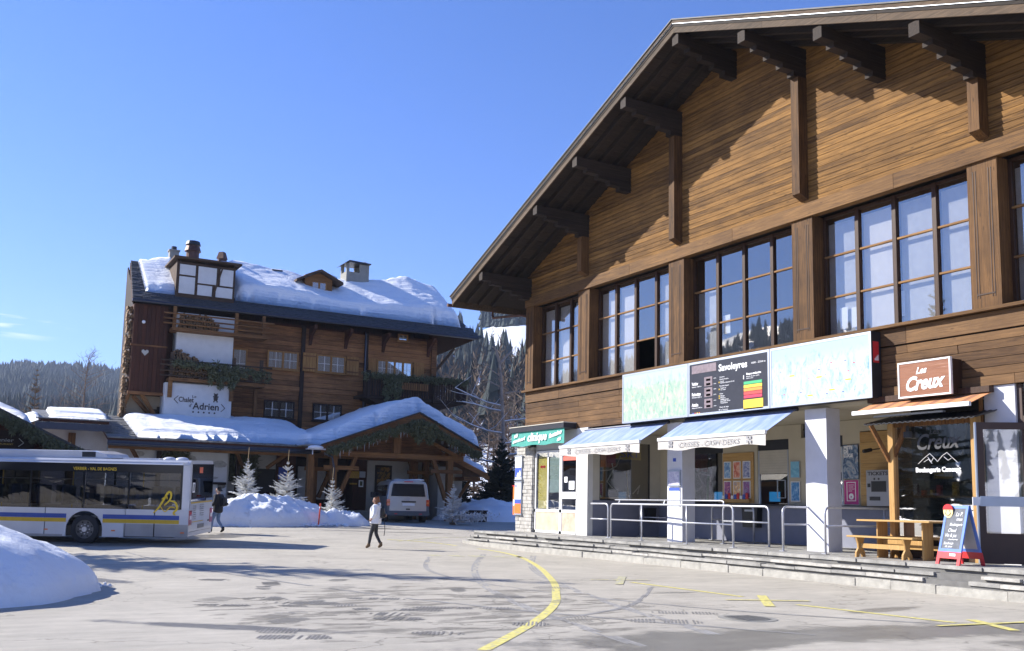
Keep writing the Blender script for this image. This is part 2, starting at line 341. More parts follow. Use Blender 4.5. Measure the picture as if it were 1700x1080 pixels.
# ================================================================== GROUND
def gz(x, y):
    y0 = 31 + max(0, min(12, 12 - x)) * .4
    return min(.62, .043 * max(0, y - y0)) + (-.04 if x < 8 and y > 25 else 0) * sstep(25, 33, y) * sstep(10, 4, x) 
def asphalt():
    m, t, n, b = newmat('pale_worn_asphalt'); L = t.links.new
    geo = n.new('ShaderNodeNewGeometry'); P = geo.outputs['Position']
    def noi(s, d=6, r=.6, dist=0, vec=None):
        k = n.new('ShaderNodeTexNoise'); k.inputs['Scale'].default_value = s; k.inputs['Detail'].default_value = d; k.inputs['Roughness'].default_value = r; k.inputs['Distortion'].default_value = dist
        L(vec or P, k.inputs[0]); return k.outputs[0]
    def rng(v, a, b_, c, d, sm=False):
        k = n.new('ShaderNodeMapRange'); k.inputs[1].default_value = a; k.inputs[2].default_value = b_; k.inputs[3].default_value = c; k.inputs[4].default_value = d
        if sm: k.interpolation_type = 'SMOOTHSTEP'
        L(v, k.inputs[0]); return k.outputs[0]
    def ma(op, a, c=None, v=None):
        k = n.new('ShaderNodeMath'); k.operation = op; L(a, k.inputs[0])
        if c is not None: L(c, k.inputs[1])
        if v is not None: k.inputs[1].default_value = v
        return k.outputs[0]
    grit = noi(95, 3, .7); blot = noi(.55, 8, .62, .4); mid = noi(3.5, 7, .7)
    # long faint wheel tracks round the bend
    mp = n.new('ShaderNodeMapping'); mp.inputs['Rotation'].default_value = (0, 0, R(58)); mp.inputs['Scale'].default_value = (.35, 5, 1); L(P, mp.inputs[0])
    trk = noi(1, 4, .5, .3, mp.outputs[0])
    f = ma('MULTIPLY', rng(grit, .28, .72, .68, 1.26), rng(blot, .3, .72, 1.06, .8)); f = ma('MULTIPLY', f, rng(mid, .3, .75, 1.05, .88)); f = ma('MULTIPLY', f, rng(trk, .4, .7, 1.03, .9))
    # cracks and pale salt stains
    vo = n.new('ShaderNodeTexVoronoi'); vo.feature = 'DISTANCE_TO_EDGE'; vo.inputs['Scale'].default_value = .22; dn = n.new('ShaderNodeVectorMath'); dn.operation = 'MULTIPLY_ADD'; nz = n.new('ShaderNodeTexNoise'); nz.inputs['Scale'].default_value = 1.3; nz.inputs['Detail'].default_value = 8; L(P, nz.inputs[0])
    L(nz.outputs['Color'], dn.inputs[0]); dn.inputs[1].default_value = (2.2, 2.2, 0); L(P, dn.inputs[2]); L(dn.outputs[0], vo.inputs[0])
    f = ma('MULTIPLY', f, rng(vo.outputs['Distance'], .001, .0045, .62, 1)); f = ma('MULTIPLY', f, rng(noi(1.1, 9, .7, .8), .55, .75, 1, 1.13))
    h = n.new('ShaderNodeVectorMath'); h.operation = 'SCALE'; h.inputs[0].default_value = (.50, .46, .385); L(f, h.inputs['Scale'])
    # wet patches: meltwater that has run over the road
    def blob(cx, cy, rx, ry, ang, soft=.25):
        q = n.new('ShaderNodeMapping'); q.vector_type = 'TEXTURE'; q.inputs['Location'].default_value = (cx, cy, 0); q.inputs['Rotation'].default_value = (0, 0, R(ang)); q.inputs['Scale'].default_value = (rx, ry, 1e4); L(P, q.inputs[0])
        l = n.new('ShaderNodeVectorMath'); l.operation = 'LENGTH'; L(q.outputs[0], l.inputs[0])
        s = ma('ADD', l.outputs['Value'], rng(noi(1.6, 7, .65), .25, .75, -.45, .45)); return rng(s, 1 - soft, 1 + soft, 1, 0, True)
    bl = [blob(9.8, 9.0, 4.3, .7, -8), blob(6.9, 8.6, 2.6, .42, 8), blob(12.6, 7.2, 1.8, .7, 0), blob(7.9, 36.4, 2.2, .8, 20, .15), blob(7.0, 33.6, 2.6, .28, -32, .15),
          blob(14.6, 40.2, 3.6, .35, -12), blob(15.2, 38.2, 3, .18, -20), blob(2.2, 19.9, 1.2, .35, -60), blob(13.1, 10.9, .9, .2, 10), blob(11.6, 14.4, .5, .14, 0), blob(4, 34.2, 4.5, .5, -30), blob(3.0, 12.2, 1.6, .2, -40)]
    w = bl[0]
    for k in bl[1:]: w = ma('MAXIMUM', w, k)
    spots_off = ma('MULTIPLY', rng(noi(2.3, 5, .6), .66, .7, 0, .75, True), rng(noi(.35, 3, .5), .5, .6, 0, 1, True))
    # damp tyre smears: soft elongated patches where vehicles turn
    q = n.new('ShaderNodeMapping'); q.vector_type = 'TEXTURE'; q.inputs['Location'].default_value = (6.4, 13.6, 0); q.inputs['Rotation'].default_value = (0, 0, R(-30)); q.inputs['Scale'].default_value = (4.6, 5.2, 1e4); L(P, q.inputs[0])
    l = n.new('ShaderNodeVectorMath'); l.operation = 'LENGTH'; L(q.outputs[0], l.inputs[0]); reg = rng(l.outputs['Value'], .6, 1.1, 0, -.3)
    mq = n.new('ShaderNodeMapping'); mq.inputs['Rotation'].default_value = (0, 0, R(35)); mq.inputs['Scale'].default_value = (.9, 2.3, 1); L(P, mq.inputs[0])
    sm = rng(ma('ADD', noi(1.25, 4, .55, .5, mq.outputs[0]), reg), .49, .56, 0, 1, True); sm = ma('MULTIPLY', sm, rng(mid, .3, .65, .45, 1))
    sv = n.new('ShaderNodeMix'); sv.data_type = 'RGBA'; sv.blend_type = 'MULTIPLY'; L(sm, sv.inputs[0]); L(h.outputs[0], sv.inputs[6]); sv.inputs[7].default_value = (.46, .46, .46, 1); h = sv; HC = sv.outputs[2]
    dk = n.new('ShaderNodeMix'); dk.data_type = 'RGBA'; L(w, dk.inputs[0]); L(HC, dk.inputs[6])
    dv = n.new('ShaderNodeVectorMath'); dv.operation = 'SCALE'; dv.inputs['Scale'].default_value = .48; L(HC, dv.inputs[0]); L(dv.outputs[0], dk.inputs[7])
    L(dk.outputs[2], b.inputs['Base Color']); L(rng(w, 0, 1, .85, .33), b.inputs['Roughness']); b.inputs['Specular IOR Level'].default_value = .35
    bp = n.new('ShaderNodeBump'); bp.inputs['Strength'].default_value = .8; bp.inputs['Distance'].default_value = .012; L(ma('ADD', grit, mid), bp.inputs['Height']); L(bp.outputs[0], b.inputs['Normal'])
    return m
M['asphalt'] = asphalt()
g = MB(); nx, ny = 66, 76; X0, X1, Y0, Y1 = -70, 62, -60, 92
g.v = [(X0 + (X1 - X0) * i / nx, Y0 + (Y1 - Y0) * j / ny, gz(X0 + (X1 - X0) * i / nx, Y0 + (Y1 - Y0) * j / ny)) for j in range(ny + 1) for i in range(nx + 1)]
g.f = [(j * (nx + 1) + i, j * (nx + 1) + i + 1, (j + 1) * (nx + 1) + i + 1, (j + 1) * (nx + 1) + i) for j in range(ny) for i in range(nx)]; g.m = [0] * len(g.f)
tag(g.build('road', 'asphalt', smooth=True), kind='structure')

# painted yellow lines, each its own thing a few millimetres above the road
M['paint_y'] = worn(mat('worn_yellow_road_paint', (.62, .55, .17), .7, var=.3, scale=12), .54)
M['paint_f'] = worn(mat('faded_yellow_road_paint', (.52, .48, .22), .8, var=.4, scale=10), .46)
ZP = .005
def strip(pts, w, m, label, name='road_line', group=None, worn=0.0):
    b = MB(); P = [Vector((p[0], p[1], 0)) for p in pts]; w = w / 2
    for i in range(len(P) - 1):
        d0 = (P[min(i + 1, len(P) - 1)] - P[max(i - 1, 0)]).normalized(); d1 = (P[min(i + 2, len(P) - 1)] - P[i]).normalized()
        n0 = Vector((-d0.y, d0.x, 0)) * w; n1 = Vector((-d1.y, d1.x, 0)) * w
        if random.random() < worn: continue
        q = [P[i] - n0, P[i + 1] - n1, P[i + 1] + n1, P[i] + n0]
        b.quad(*[(v.x, v.y, gz(v.x, v.y) + ZP) for v in q])
    return solo(b, name, m, label, 'road marking', group)
arc = [(5.0, 9.4), (6.3, 10.8), (7.45, 12.15), (8.5, 13.55), (9.35, 14.9), (10.3, 16.45), (11.2, 18.1), (12.4, 20.4), (13.5, 22.7), (14.5, 25.0), (15.3, 27.4), (15.7, 29.5), (15.75, 31.4), (15.2, 33.2), (14.1, 34.4)]
def smooth(pts, k=6):
    out = []
    for i in range(len(pts) - 1):
        p0 = pts[max(i - 1, 0)]; p1 = pts[i]; p2 = pts[i + 1]; p3 = pts[min(i + 2, len(pts) - 1)]
        for j in range(k):
            t = j / k; out.append(tuple(.5 * ((2 * p1[a]) + (-p0[a] + p2[a]) * t + (2 * p0[a] - 5 * p1[a] + 4 * p2[a] - p3[a]) * t * t + (-p0[a] + 3 * p1[a] - 3 * p2[a] + p3[a]) * t ** 3) for a in range(len(p1))))
    return out + [pts[-1]]
strip(smooth(arc), .145, 'paint_y', 'long curved yellow line sweeping round the road in front of the kerb')
strip([(12.25, 16.6), (12.3, 13.35)], .13, 'paint_y', 'straight yellow line between the first and second painted crosses')
strip([(12.2, 11.95), (12.55, 9.25)], .13, 'paint_y', 'straight yellow line between the second and third painted crosses')
ZP = .009
for k, (a, b_, w_) in enumerate([(((13.0, 17.95), (11.65, 16.2)), ((11.75, 17.35), (12.95, 16.9)), 'small faded cross painted farthest up the road, near the kerb'),
                       (((12.8, 13.4), (11.5, 11.85)), ((11.55, 12.95), (12.85, 12.3)), 'yellow painted cross in the middle of the row'),
                       (((13.1, 9.4), (12.5, 8.3)), ((11.9, 9.05), (13.9, 8.85)), 'nearest yellow painted cross, at the right edge of the photo')]):
    t_ = thing('road_cross', w_, 'road marking', (a[0][0] * .5 + a[1][0] * .5, a[0][1] * .5 + a[1][1] * .5, 0), group='yellow crosses painted on the road')
    for q, (p_, s_) in enumerate(((a, .17), (b_, .1))):
        b = MB(); A = Vector((*p_[0], 0)); B = Vector((*p_[1], 0)); d = (B - A).normalized(); nn = Vector((-d.y, d.x, 0)) * s_ / 2; zz = Vector((0, 0, .009 + .004 * q))
        b.quad(A - nn + zz, B - nn + zz, B + nn + zz, A + nn + zz); b.build('painted_bar', 'paint_y' if k else 'paint_f', t_)
ZP = .005
strip([(14.2, 33.6), (16.4, 35.2), (19, 35.6)], .14, 'paint_f', 'faded yellow line turning towards the hotel forecourt', worn=.2)
strip([(9.5, 31.6), (12.4, 30.9), (14.2, 29.8)], .1, 'paint_f', 'faint yellow line beside the walking woman', worn=.2)
b = MB()
for x, y in ((12.2, 26.3), (12.75, 26.0), (13.3, 25.7), (13.9, 25.4), (14.4, 25.2)):
    b.quad((x, y, .005), (x + .34, y - .15, .005), (x + .42, y + .5, .005), (x + .08, y + .65, .005))
solo(b, 'road_lettering', 'paint_f', 'worn illegible yellow blocks of paint on the open road', 'road marking')
# manhole
t_ = thing('manhole_cover', 'oval looking cast manhole cover flush with the road near the wet patch', 'manhole', (9.95, 10.7, 0))
b = MB(); b.disc((9.95, 10.7, -.02), .42, (0, 0, 1), .026, 40); b.build('cover_ring', mat('manhole_concrete', (.26, .25, .22), .8, var=.2), t_)
b = MB(); b.disc((9.95, 10.7, -.02), .31, (0, 0, 1), .031, 40)
for k in range(-3, 4): b.box(9.95 - .24, 10.7 + k * .075 - .012, .011, 9.95 + .24, 10.7 + k * .075 + .012, .015)
b.build('lid', mat('manhole_iron', (.15, .145, .13), .6, var=.3), t_)
# tyre prints left by wet treads: crosswise ribs in little blocks
M['print'] = mat('damp_tread_mark', (.225, .213, .192), .8, var=.35, scale=5)
b = MB(); rr = random.Random(11)
for k in range(60):
    x = rr.uniform(2.2, 9.6); y = 9.8 + 10.7 * rr.random() ** 1.2
    if math.hypot((x - 6.2) / 4, (y - 14.2) / 6) > 1 + rr.uniform(-.3, .15): continue
    a = R(rr.choice([-28, -36, -22, -30, 40, 62]) + rr.uniform(-12, 12)); ca, sa = math.cos(a), math.sin(a); ln = rr.uniform(.3, 1.1); wd = rr.uniform(.3, .5); nb = int(ln / .05)
    solid = rr.random() < .0
    for i in range(nb):
        if rr.random() < .12: continue
        u0 = i * .05; u1 = u0 + (.05 if solid else .026)
        w0 = -wd / 2 + rr.uniform(0, .05) + (u0 * .1); w1 = wd / 2 - rr.uniform(0, .05) + u0 * .1
        if solid: w1 += .07 * math.sin(i * .35 + k) + rr.uniform(-.07, .03); w0 += .06 * math.sin(i * .5 + 2 * k) + rr.uniform(-.03, .07)
        tp = min(1, (i + 1) / 3, (nb - i) / 3); w0 *= tp; w1 *= tp
        b.quad(*[(x + ca * u - sa * v, y + sa * u + ca * v, .0052 + .000012 * k) for u, v in ((u0, w0), (u1, w0 + .02), (u1, w1 + .02), (u0, w1))])
o = b.build('tread_prints', 'print'); tag(o, 'damp tyre tread prints scattered over the dry road', 'tyre prints', kind='stuff')
M['skid'] = mat('faint_skid_mark', (.30, .29, .275), .8, var=.4, scale=4)
b = MB(); hz_ = .0012
for pts, w_ in (([(15.5, 26), (12.5, 21), (10.6, 16.8), (9.2, 12.8), (8.3, 9.5)], .2), ([(14.3, 27), (11.2, 21.6), (9.0, 17), (7.6, 12.8), (6.8, 9)], .18), ([(12, 26), (9.5, 20.5), (9.2, 16), (10.3, 12), (12.2, 9.2)], .13), ([(4.3, 30), (4.5, 24), (5.6, 18), (7.2, 13), (9.5, 9)], .12), ([(6.5, 11.3), (9.2, 12.6), (12.0, 15.6)], .1)):
    P = smooth(pts, 10); hz_ += .0006
    for i in range(len(P) - 1):
        d = (Vector(P[i + 1]) - Vector(P[i])).normalized(); nn = Vector((-d.y, d.x)) * w_ / 2
        for s_ in (-1, -.35, .3):
            if rr.random() < .2: continue
            a0 = Vector(P[i]) + nn * s_; a1 = Vector(P[i + 1]) + nn * s_; e = nn * .5
            b.quad(*[(q.x, q.y, gz(q.x, q.y) + hz_) for q in (a0, a1, a1 + e, a0 + e)])
o = b.build('skid_tracks', 'skid'); tag(o, 'faint curved wheel tracks crossing the road', 'wheel tracks', kind='stuff')

# ================================================================== HILLS
def ridge(az):
    """skyline elevation (deg) and ridge distance for an azimuth clockwise from +Y"""
    az = (az + 180) % 360 - 180
    L_ = (5.75 + .35 * math.sin(az * .33), 1150); Rt = (10.9 + .5 * math.sin(az * .9), 620)
    if -25 <= az <= 60:
        s = sstep(11, 22, az); e, r = L_[0] * (1 - s) + Rt[0] * s, L_[1] * (1 - s) + Rt[1] * s
        s = sstep(40, 60, az); return e * (1 - s) + 8 * s, r * (1 - s) + 1000 * s
    if az < -25:
        s = sstep(-25, -45, az) * sstep(-150, -110, az); return L_[0] * (1 - s) + (9.5 + 1.5 * math.sin(az * .12)) * s, 1150 * (1 - s) + 1500 * s
    return (8 - 3.8 * sstep(60, 90, az) if az > 0 else 4.2 + 3.8 * 0), 1000
def th(x, y):
    r = math.hypot(x, y); az = math.degrees(math.atan2(x, y)); e, Rr = ridge(az); zr = math.tan(R(e)) * Rr
    t = (r - 70) / (Rr - 70)
    if t <= 0: return -.5
    a_ = (az + 180) % 360 - 180
    p = 1.35 + .6 * (1 - sstep(11, 22, a_)) if a_ < 60 else 1.3
    z = zr * (t ** p if t < 1 else 1 - .25 * min(1.5, t - 1))
    return -.5 + z + fbm(x * .006, y * .006) * 9 * min(1, t * 3) * (1 if t < .85 else .5)
b = MB(); azs = [i * 1.5 for i in range(240)]; rs = [40, 68, 76, 90, 110, 135, 165, 200, 245, 300, 365, 440, 520, 600, 680, 780, 900, 1020, 1150, 1300, 1500, 1750, 2000, 2300]
for r in rs:
    for a in azs:
        x, y = r * math.sin(R(a)), r * math.cos(R(a)); b.v.append((x, y, th(x, y)))
na = len(azs)
for i in range(len(rs) - 1):
    for j in range(na): b.f.append((i * na + j, (i + 1) * na + j, (i + 1) * na + (j + 1) % na, i * na + (j + 1) % na))
b.m = [0] * len(b.f); tag(b.build('snowy_hillside', snowmat('hill_snow', (.80, .84, .9)), smooth=True), kind='structure')
def clearing(az, r, e):
    n1 = noise.noise(Vector((az * .35, r * .012, 1)))
    if 20 <= az < 40:
        if 8.6 - (az - 26) * .12 < e < 10.3 + (az - 28) * .05 and az > 26.3: return True
        if 5.6 + .25 * (az - 27) < e < 7.0 + .3 * (az - 27): return True
        if 7.2 < e < 8.6 and az < 26.4: return n1 > -.25
        return n1 > .42
    if az < 20 and az > -26: return n1 > .5
    return n1 > .22
rg = np.random.default_rng(4); TV = []; TF = []; TM = []; off = 0
def far_tree(x, y, z, h, kind):
    global off
    rad = h * ((.24 if x * x + y * y > 4e5 else .19) if kind == 0 else .2) * rg.uniform(.8, 1.25); k = 5; a0 = rg.uniform(0, 6)
    if kind == 1:
        nb = 26 if x * x + y * y < 90000 else 12
        for j in range(nb):
            f = .12 + .85 * j / nb; a = rg.uniform(0, 6.283); L0 = rad * (1.15 - f) * rg.uniform(.6, 1.2); w = .018 * h; c, s = math.cos(a), math.sin(a); up = h * rg.uniform(.04, .16)
            TV.extend([(x, y, z + h * f - w), (x, y, z + h * f + w), (x + c * L0, y + s * L0, z + h * f + up)]); TF.append((off, off + 1, off + 2)); TM.append(1); off += 3
        TV.extend([(x - .012 * h, y, z), (x + .012 * h, y, z), (x, y, z + h)]); TF.append((off, off + 1, off + 2)); TM.append(1); off += 3
        return
    lev = ((.08, 1, .5), (.34, .72, .78), (.6, .45, 1.0)) if kind == 0 else ((.2, .8, .62), (.45, .9, .86), (.7, .5, 1.0))
    for z0, rr_, z1 in lev:
        for j in range(k):
            a = a0 + 6.283 * j / k; q = rad * rr_ * rg.uniform(.72, 1.2); TV.append((x + q * math.cos(a), y + q * math.sin(a), z + h * (z0 + rg.uniform(-.04, .04))))
        TV.append((x, y, z + h * z1))
        for j in range(k): TF.append((off + j, off + (j + 1) % k, off + k)); TM.append(kind if kind < 2 else 1)
        off += k + 1
def sow(n_, az0, az1, r0, r1, hmin, hmax, brown):
    for _ in range(n_):
        az = rg.uniform(az0, az1); r = math.sqrt(rg.uniform(r0 * r0, r1 * r1)); x, y = r * math.sin(R(az)), r * math.cos(R(az)); z = th(x, y)
        e = math.degrees(math.atan2(z - 1.5, r))
        if clearing(az, r, e): continue
        kind = 1 if rg.random() < brown(az, r) else 0
        far_tree(x, y, z - .3, rg.uniform(hmin, hmax), kind)
sow(26000, -16, 12, 330, 1190, 14, 26, lambda a, r: .05 if r > 700 else .3)
sow(4600, 20, 38, 150, 640, 9, 17, lambda a, r: .85 if r < 230 else (.45 if r < 340 else .06))
sow(1500, 100, 250, 220, 1000, 12, 24, lambda a, r: .2)
sow(9000, -100, -25, 220, 1450, 14, 28, lambda a, r: .15)
me = bpy.data.meshes.new('distant_forest'); me.from_pydata(TV, [], TF)
me.materials.append(mat('distant_spruce', (.016, .027, .026), .9, var=.5, scale=.12)); me.materials.append(mat('leafless_larch_brown', (.115, .078, .05), .9, var=.4, scale=.12))
me.polygons.foreach_set('material_index', TM); me.update()
o = bpy.data.objects.new('distant_forest', me); C.objects.link(o); tag(o, 'dark spruce and brown larch forest covering the far hillsides', 'forest', kind='stuff')
hz = MB().box(-2450, -2450, -2.2, 2450, 2450, 420)
hm = bpy.data.materials.new('thin_mountain_haze'); hm.use_nodes = True; hn = hm.node_tree.nodes; hn.clear()
ho = hn.new('ShaderNodeOutputMaterial'); pv = hn.new('ShaderNodeVolumePrincipled'); pv.inputs['Color'].default_value = (.62, .76, 1, 1); pv.inputs['Density'].default_value = .0002; pv.inputs['Anisotropy'].default_value = .2
hm.node_tree.links.new(pv.outputs[0], ho.inputs['Volume'])
HAZE = hz.build('haze', hm); tag(HAZE, 'thin blue mountain haze filling the valley air', 'haze', kind='stuff')

# ================================================================== BUILDING A : ski station
XF = 18.6; CY = 20.36; ZW = 4.22
A = thing('ski_station_building', 'large brown timber lift station with snowy gable roof and ticket desks below', 'building', (XF, 32.07, 0))
rw = random.Random(3)
def zu(y): return 14.72 - .393 * abs(y - CY)
ymin, ymax = 8.65, 32.07
# core walls
b = MB(); b.prism([(19.15, ymin, 4.75), (19.15, ymax, 4.75), (19.15, ymax, zu(ymax)), (19.15, CY, zu(CY)), (19.15, ymin, zu(ymin))], (.12, 0, 0))
b = MB()
b.prism([(18.66, ymin, 9.3), (18.66, ymax, 9.3), (18.66, ymax, zu(ymax)), (18.66, CY, zu(CY)), (18.66, ymin, zu(ymin))], (.15, 0, 0))
b.box(18.66, ymin, 4.24, 18.9, ymax, 5.85)
b.box(18.72, ymax - .25, .5, 33, ymax - .02, 10.1); b.box(18.9, ymin, .5, 33, ymin + .2, 10.1); b.box(32.8, ymin, 0, 33, ymax, 10.3)
b.box(22.6, 8.9, 4.6, 22.75, 31.8, 9.6)
b.box(18.9, ymin + .2, 9.25, 22.6, ymax - .3, 9.32); b.box(18.9, ymin + .2, 5.3, 22.6, ymax - .3, 5.4)
b.build('wall', 'dark', A)
# gable planks, cut into bays by the struts
bays = [32.07, 27.92, 22.82, 17.72, 12.6, 8.65]; ph = .146
def yl(z, hi): # extent of the gable at height z
    return CY + (1 if hi else -1) * (14.72 - z) / .393
k = 0
for r in range(38):
    z0 = 9.47 + r * ph; z1 = z0 + ph - .02
    hi = min(ymax, yl(z0 - .17, True)); lo = max(ymin, yl(z0 - .17, False))
    for i in range(5):
        a, c = min(bays[i], hi) - .004, max(bays[i + 1], lo) + .004
        if a - c < .15: continue
        pr = rw.uniform(0, .007)
        piece('plank', 'facade', A, 18.605 - pr, c, z0, 18.655 - pr, a, z1, rot=(0, R(-10), 0))
# lower cladding
segs = [32.0, 29.6, 25.9, 22.3, 18.3, 14.7, 11.2, 8.65]
for r in range(5):
    z0 = 4.44 + r * .185
    for i in range(len(segs) - 1):
        sh = (r % 2) * 1.3 if 0 < i else 0
        a = segs[i] - (sh if i else 0); c = segs[i + 1] - (1.3 * (r % 2) if i < len(segs) - 2 else 0)
        pr = rw.uniform(0, .014); piece('cladding_board', 'facade_dark', A, 18.59 - pr, c + .006, z0, 18.66, a - .006, z0 + .172, rot=(0, R(-4), 0))
for i in range(len(segs) - 1):
    piece('sill_board', 'facade_dark', A, 18.56, segs[i + 1] + .005, 5.39, 18.66, segs[i] - .005, 5.77); piece('bottom_board', 'facade_dark', A, 18.54, segs[i + 1] + .9, ZW, 18.66, min(32.07, segs[i] + .89), 4.42)
piece('window_ledge', 'beamA', A, 18.42, ymin, 5.79, 18.9, ymax, 5.86)
for a, c in ((32.07, 25.3), (25.29, 20.4), (20.39, 14.9), (14.89, 8.65)): piece('header_beam', 'beamA', A, 18.52, c, 9.09, 18.75, a, 9.455)
# pillars and windows
faces = [(32.07, 31.5), (28.4, 27.7), (23.32, 22.6), (18.18, 17.47), (13.02, 12.32), (8.9, 8.65)]
for a, c in faces:
    p = MB().box(18.58, c, 5.862, 19.0, a, 9.088).build('pillar', 'post', A)
    if a - c > .5:
        q = MB()
        for yy in (c + .14, c + .2, a - .2, a - .14): q.box(18.572, yy - .008, 6.1, 18.585, yy + .008, 8.9)
        q.box(18.568, c + .14, 6.16, 18.585, a - .14, 6.19); q.build('moulding', 'frame', p)
Wn = {}
def win(y_hi, y_lo, nc, z0, z1, x, opens=None, curt=None):
    w = MB(); fx = x; fw = .07
    for (a, c) in ((y_hi, y_hi - fw), (y_lo + fw, y_lo)): w.box(fx, c, z0, fx + .1, a, z1)
    w.box(fx, y_lo, z0, fx + .1, y_hi, z0 + fw); w.box(fx, y_lo, z1 - fw, fx + .1, y_hi, z1)
    W_ = w.build('window', 'frame', A)
    cw = (y_hi - y_lo) / nc; rows = 3; rh = (z1 - z0) / rows
    for i in range(1, nc):
        yy = y_hi - cw * i; m_ = MB().box(fx - .03, yy - .055, z0, fx + .11, yy + .055, z1); m_.build('mullion', 'frame', W_)
    for i in range(nc):
        a = y_hi - cw * i - .06; c = a - cw + .12
        for r in range(rows):
            za = z0 + rh * r + .02; zb = za + rh - .04
            if r: MB().box(fx - .012, c, z0 + rh * r - .022, fx + .06, a, z0 + rh * r + .022).build('glazing_bar', 'rail_w', W_)
            if opens and (i, r) in opens:
                pass
            else:
                pn = MB().box(fx + .035, c, za, fx + .041, a, zb).build('pane', 'glass', W_)
        if curt and curt[i]:
            cm, zt = curt[i]; n_ = 14; q = MB(); zb_ = z0 + .05
            for j in range(n_):
                ya = a - (a - c) * j / n_; yb = a - (a - c) * (j + 1) / n_; xa = fx + .16 + .0015 * (j % 2); xb = fx + .16 + .0015 * ((j + 1) % 2)
                q.quad((xa, ya, zb_), (xb, yb, zb_), (xb, yb, zt), (xa, ya, zt))
            q.build('curtain', cm, W_)
    return W_
c_, g_ = 'curtain', 'curtain_g'
win(31.5, 28.4, 3, 5.862, 9.088, 18.96, None, [(c_, 8.9), (c_, 8.9), (c_, 8.9)])
win(27.7, 23.32, 4, 5.862, 9.088, 18.96, {(2, 0)}, [(c_, 8.9), (c_, 8.9), None, (g_, 8.9)])
win(22.6, 18.18, 4, 5.862, 9.088, 18.96, None, [(g_, 8.0), None, None, None])
win(17.47, 13.02, 4, 5.862, 9.088, 18.96, None, [(g_, 8.9), (c_, 8.9), (g_, 8.9), (g_, 8.9)])
win(12.32, 8.9, 3, 5.862, 9.088, 18.96, None, [(g_, 8.9), (g_, 8.9), (g_, 8.9)])
q = MB()
for i, (y, z, w_, h_) in enumerate([(15.1, 6.15, .3, .6), (16.4, 6.1, .28, .5), (16.8, 6.1, .25, .55), (21.1, 6.6, .3, .55)]): q.box(19.06, y, z, 19.062, y + w_, z + h_)
q.build('paper_sheet', 'letter_w', A)
# struts
for y in bays[1:5]:
    zt = zu(y) - .82
    s_ = MB().box(18.28, y - .13, 9.68, 18.6, y + .13, zt); s_.prism([(18.28, y - .13, 9.68), (18.6, y - .13, 9.68), (18.6, y - .13, 9.55)], (0, .26, 0)); s_.build('strut', 'frame' if False else 'post', A)
# purlins with stepped corbels
for y in (31.85, 27.92, 25.46, 22.82, 20.36, 17.72, 15.2, 12.6, 10.1):
    zt = zu(y) - .02; p = MB(); hw = .13
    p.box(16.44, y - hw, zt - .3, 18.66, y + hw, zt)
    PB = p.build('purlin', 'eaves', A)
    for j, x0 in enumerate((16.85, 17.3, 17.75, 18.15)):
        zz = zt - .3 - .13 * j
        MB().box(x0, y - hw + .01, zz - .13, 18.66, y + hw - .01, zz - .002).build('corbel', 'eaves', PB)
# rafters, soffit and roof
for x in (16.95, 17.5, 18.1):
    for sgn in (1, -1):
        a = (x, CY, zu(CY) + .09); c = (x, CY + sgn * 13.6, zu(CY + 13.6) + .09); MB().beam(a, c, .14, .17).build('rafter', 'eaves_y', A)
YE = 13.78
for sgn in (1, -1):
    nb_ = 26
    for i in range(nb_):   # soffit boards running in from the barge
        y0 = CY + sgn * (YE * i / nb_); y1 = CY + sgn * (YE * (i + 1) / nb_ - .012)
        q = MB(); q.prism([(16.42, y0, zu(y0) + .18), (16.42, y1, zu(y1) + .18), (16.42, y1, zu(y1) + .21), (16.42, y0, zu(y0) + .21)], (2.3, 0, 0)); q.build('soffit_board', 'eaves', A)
    def barge(x0, x1, dz0, dz1, m_, nm, ext=0, k=1):
        for i in range(k):
            ya = CY + sgn * (YE + ext) * i / k; yb = CY + sgn * ((YE + ext) * (i + 1) / k - (.006 if k > 1 else 0))
            q = MB(); q.prism([(x0, ya, zu(ya) + dz0), (x0, yb, zu(yb) + dz0), (x0, yb, zu(yb) + dz1), (x0, ya, zu(ya) + dz1)], (x1 - x0, 0, 0)); q.build(nm, m_, A)
    barge(16.385, 16.43, .02, .19, 'barge', 'bargeboard', 0, 4)
    barge(16.37, 16.425, .191, .27, 'eaves_y', 'verge_board', .03)
    barge(16.34, 16.42, .271, .282, 'alu', 'verge_flashing', .05)
    barge(16.33, 16.42, .284, .375, 'barge', 'upper_bargeboard', .06, 4)
    barge(16.422, 33.6, .22, .37, 'eaves_y', 'roof', .04)
    barge(16.30, 33.7, .377, .41, 'slate_dark', 'roof_covering', .1)
for yy, s_ in ((CY + YE, 1), (CY - YE, -1)):
    z_ = zu(yy); MB().box(16.4, yy - .02 * s_, z_ - .06, 33.5, yy + .06 * s_, z_ + .2).build('eaves_board', 'barge', A)
    MB().tube([(16.25, yy + .14 * s_, z_ + .02), (33.5, yy + .14 * s_, z_ + .02)], .07).build('gutter', 'rust', A)
for x in (19.8, 22, 24): MB().beam((x, 32.1, 9.7), (x, 33.9, zu(33.9) + .0), .14, .16).build('eaves_rafter', 'eaves', A)
q = MB().tube([(18.1, 33.95, 9.25), (18.1, 33.9, 8.95), (18.5, 32.3, 8.85), (18.7, 32.2, 8.8)], .05); q.build('downpipe', 'rust', A)
# soffit under the side eaves
q = MB().quad((16.44, 32.05, zu(32.05) + .17), (33, 32.05, zu(32.05) + .17), (33, 34.1, zu(34.1) + .17), (16.44, 34.1, zu(34.1) + .17)); q.build('side_soffit', 'eaves_y', A)
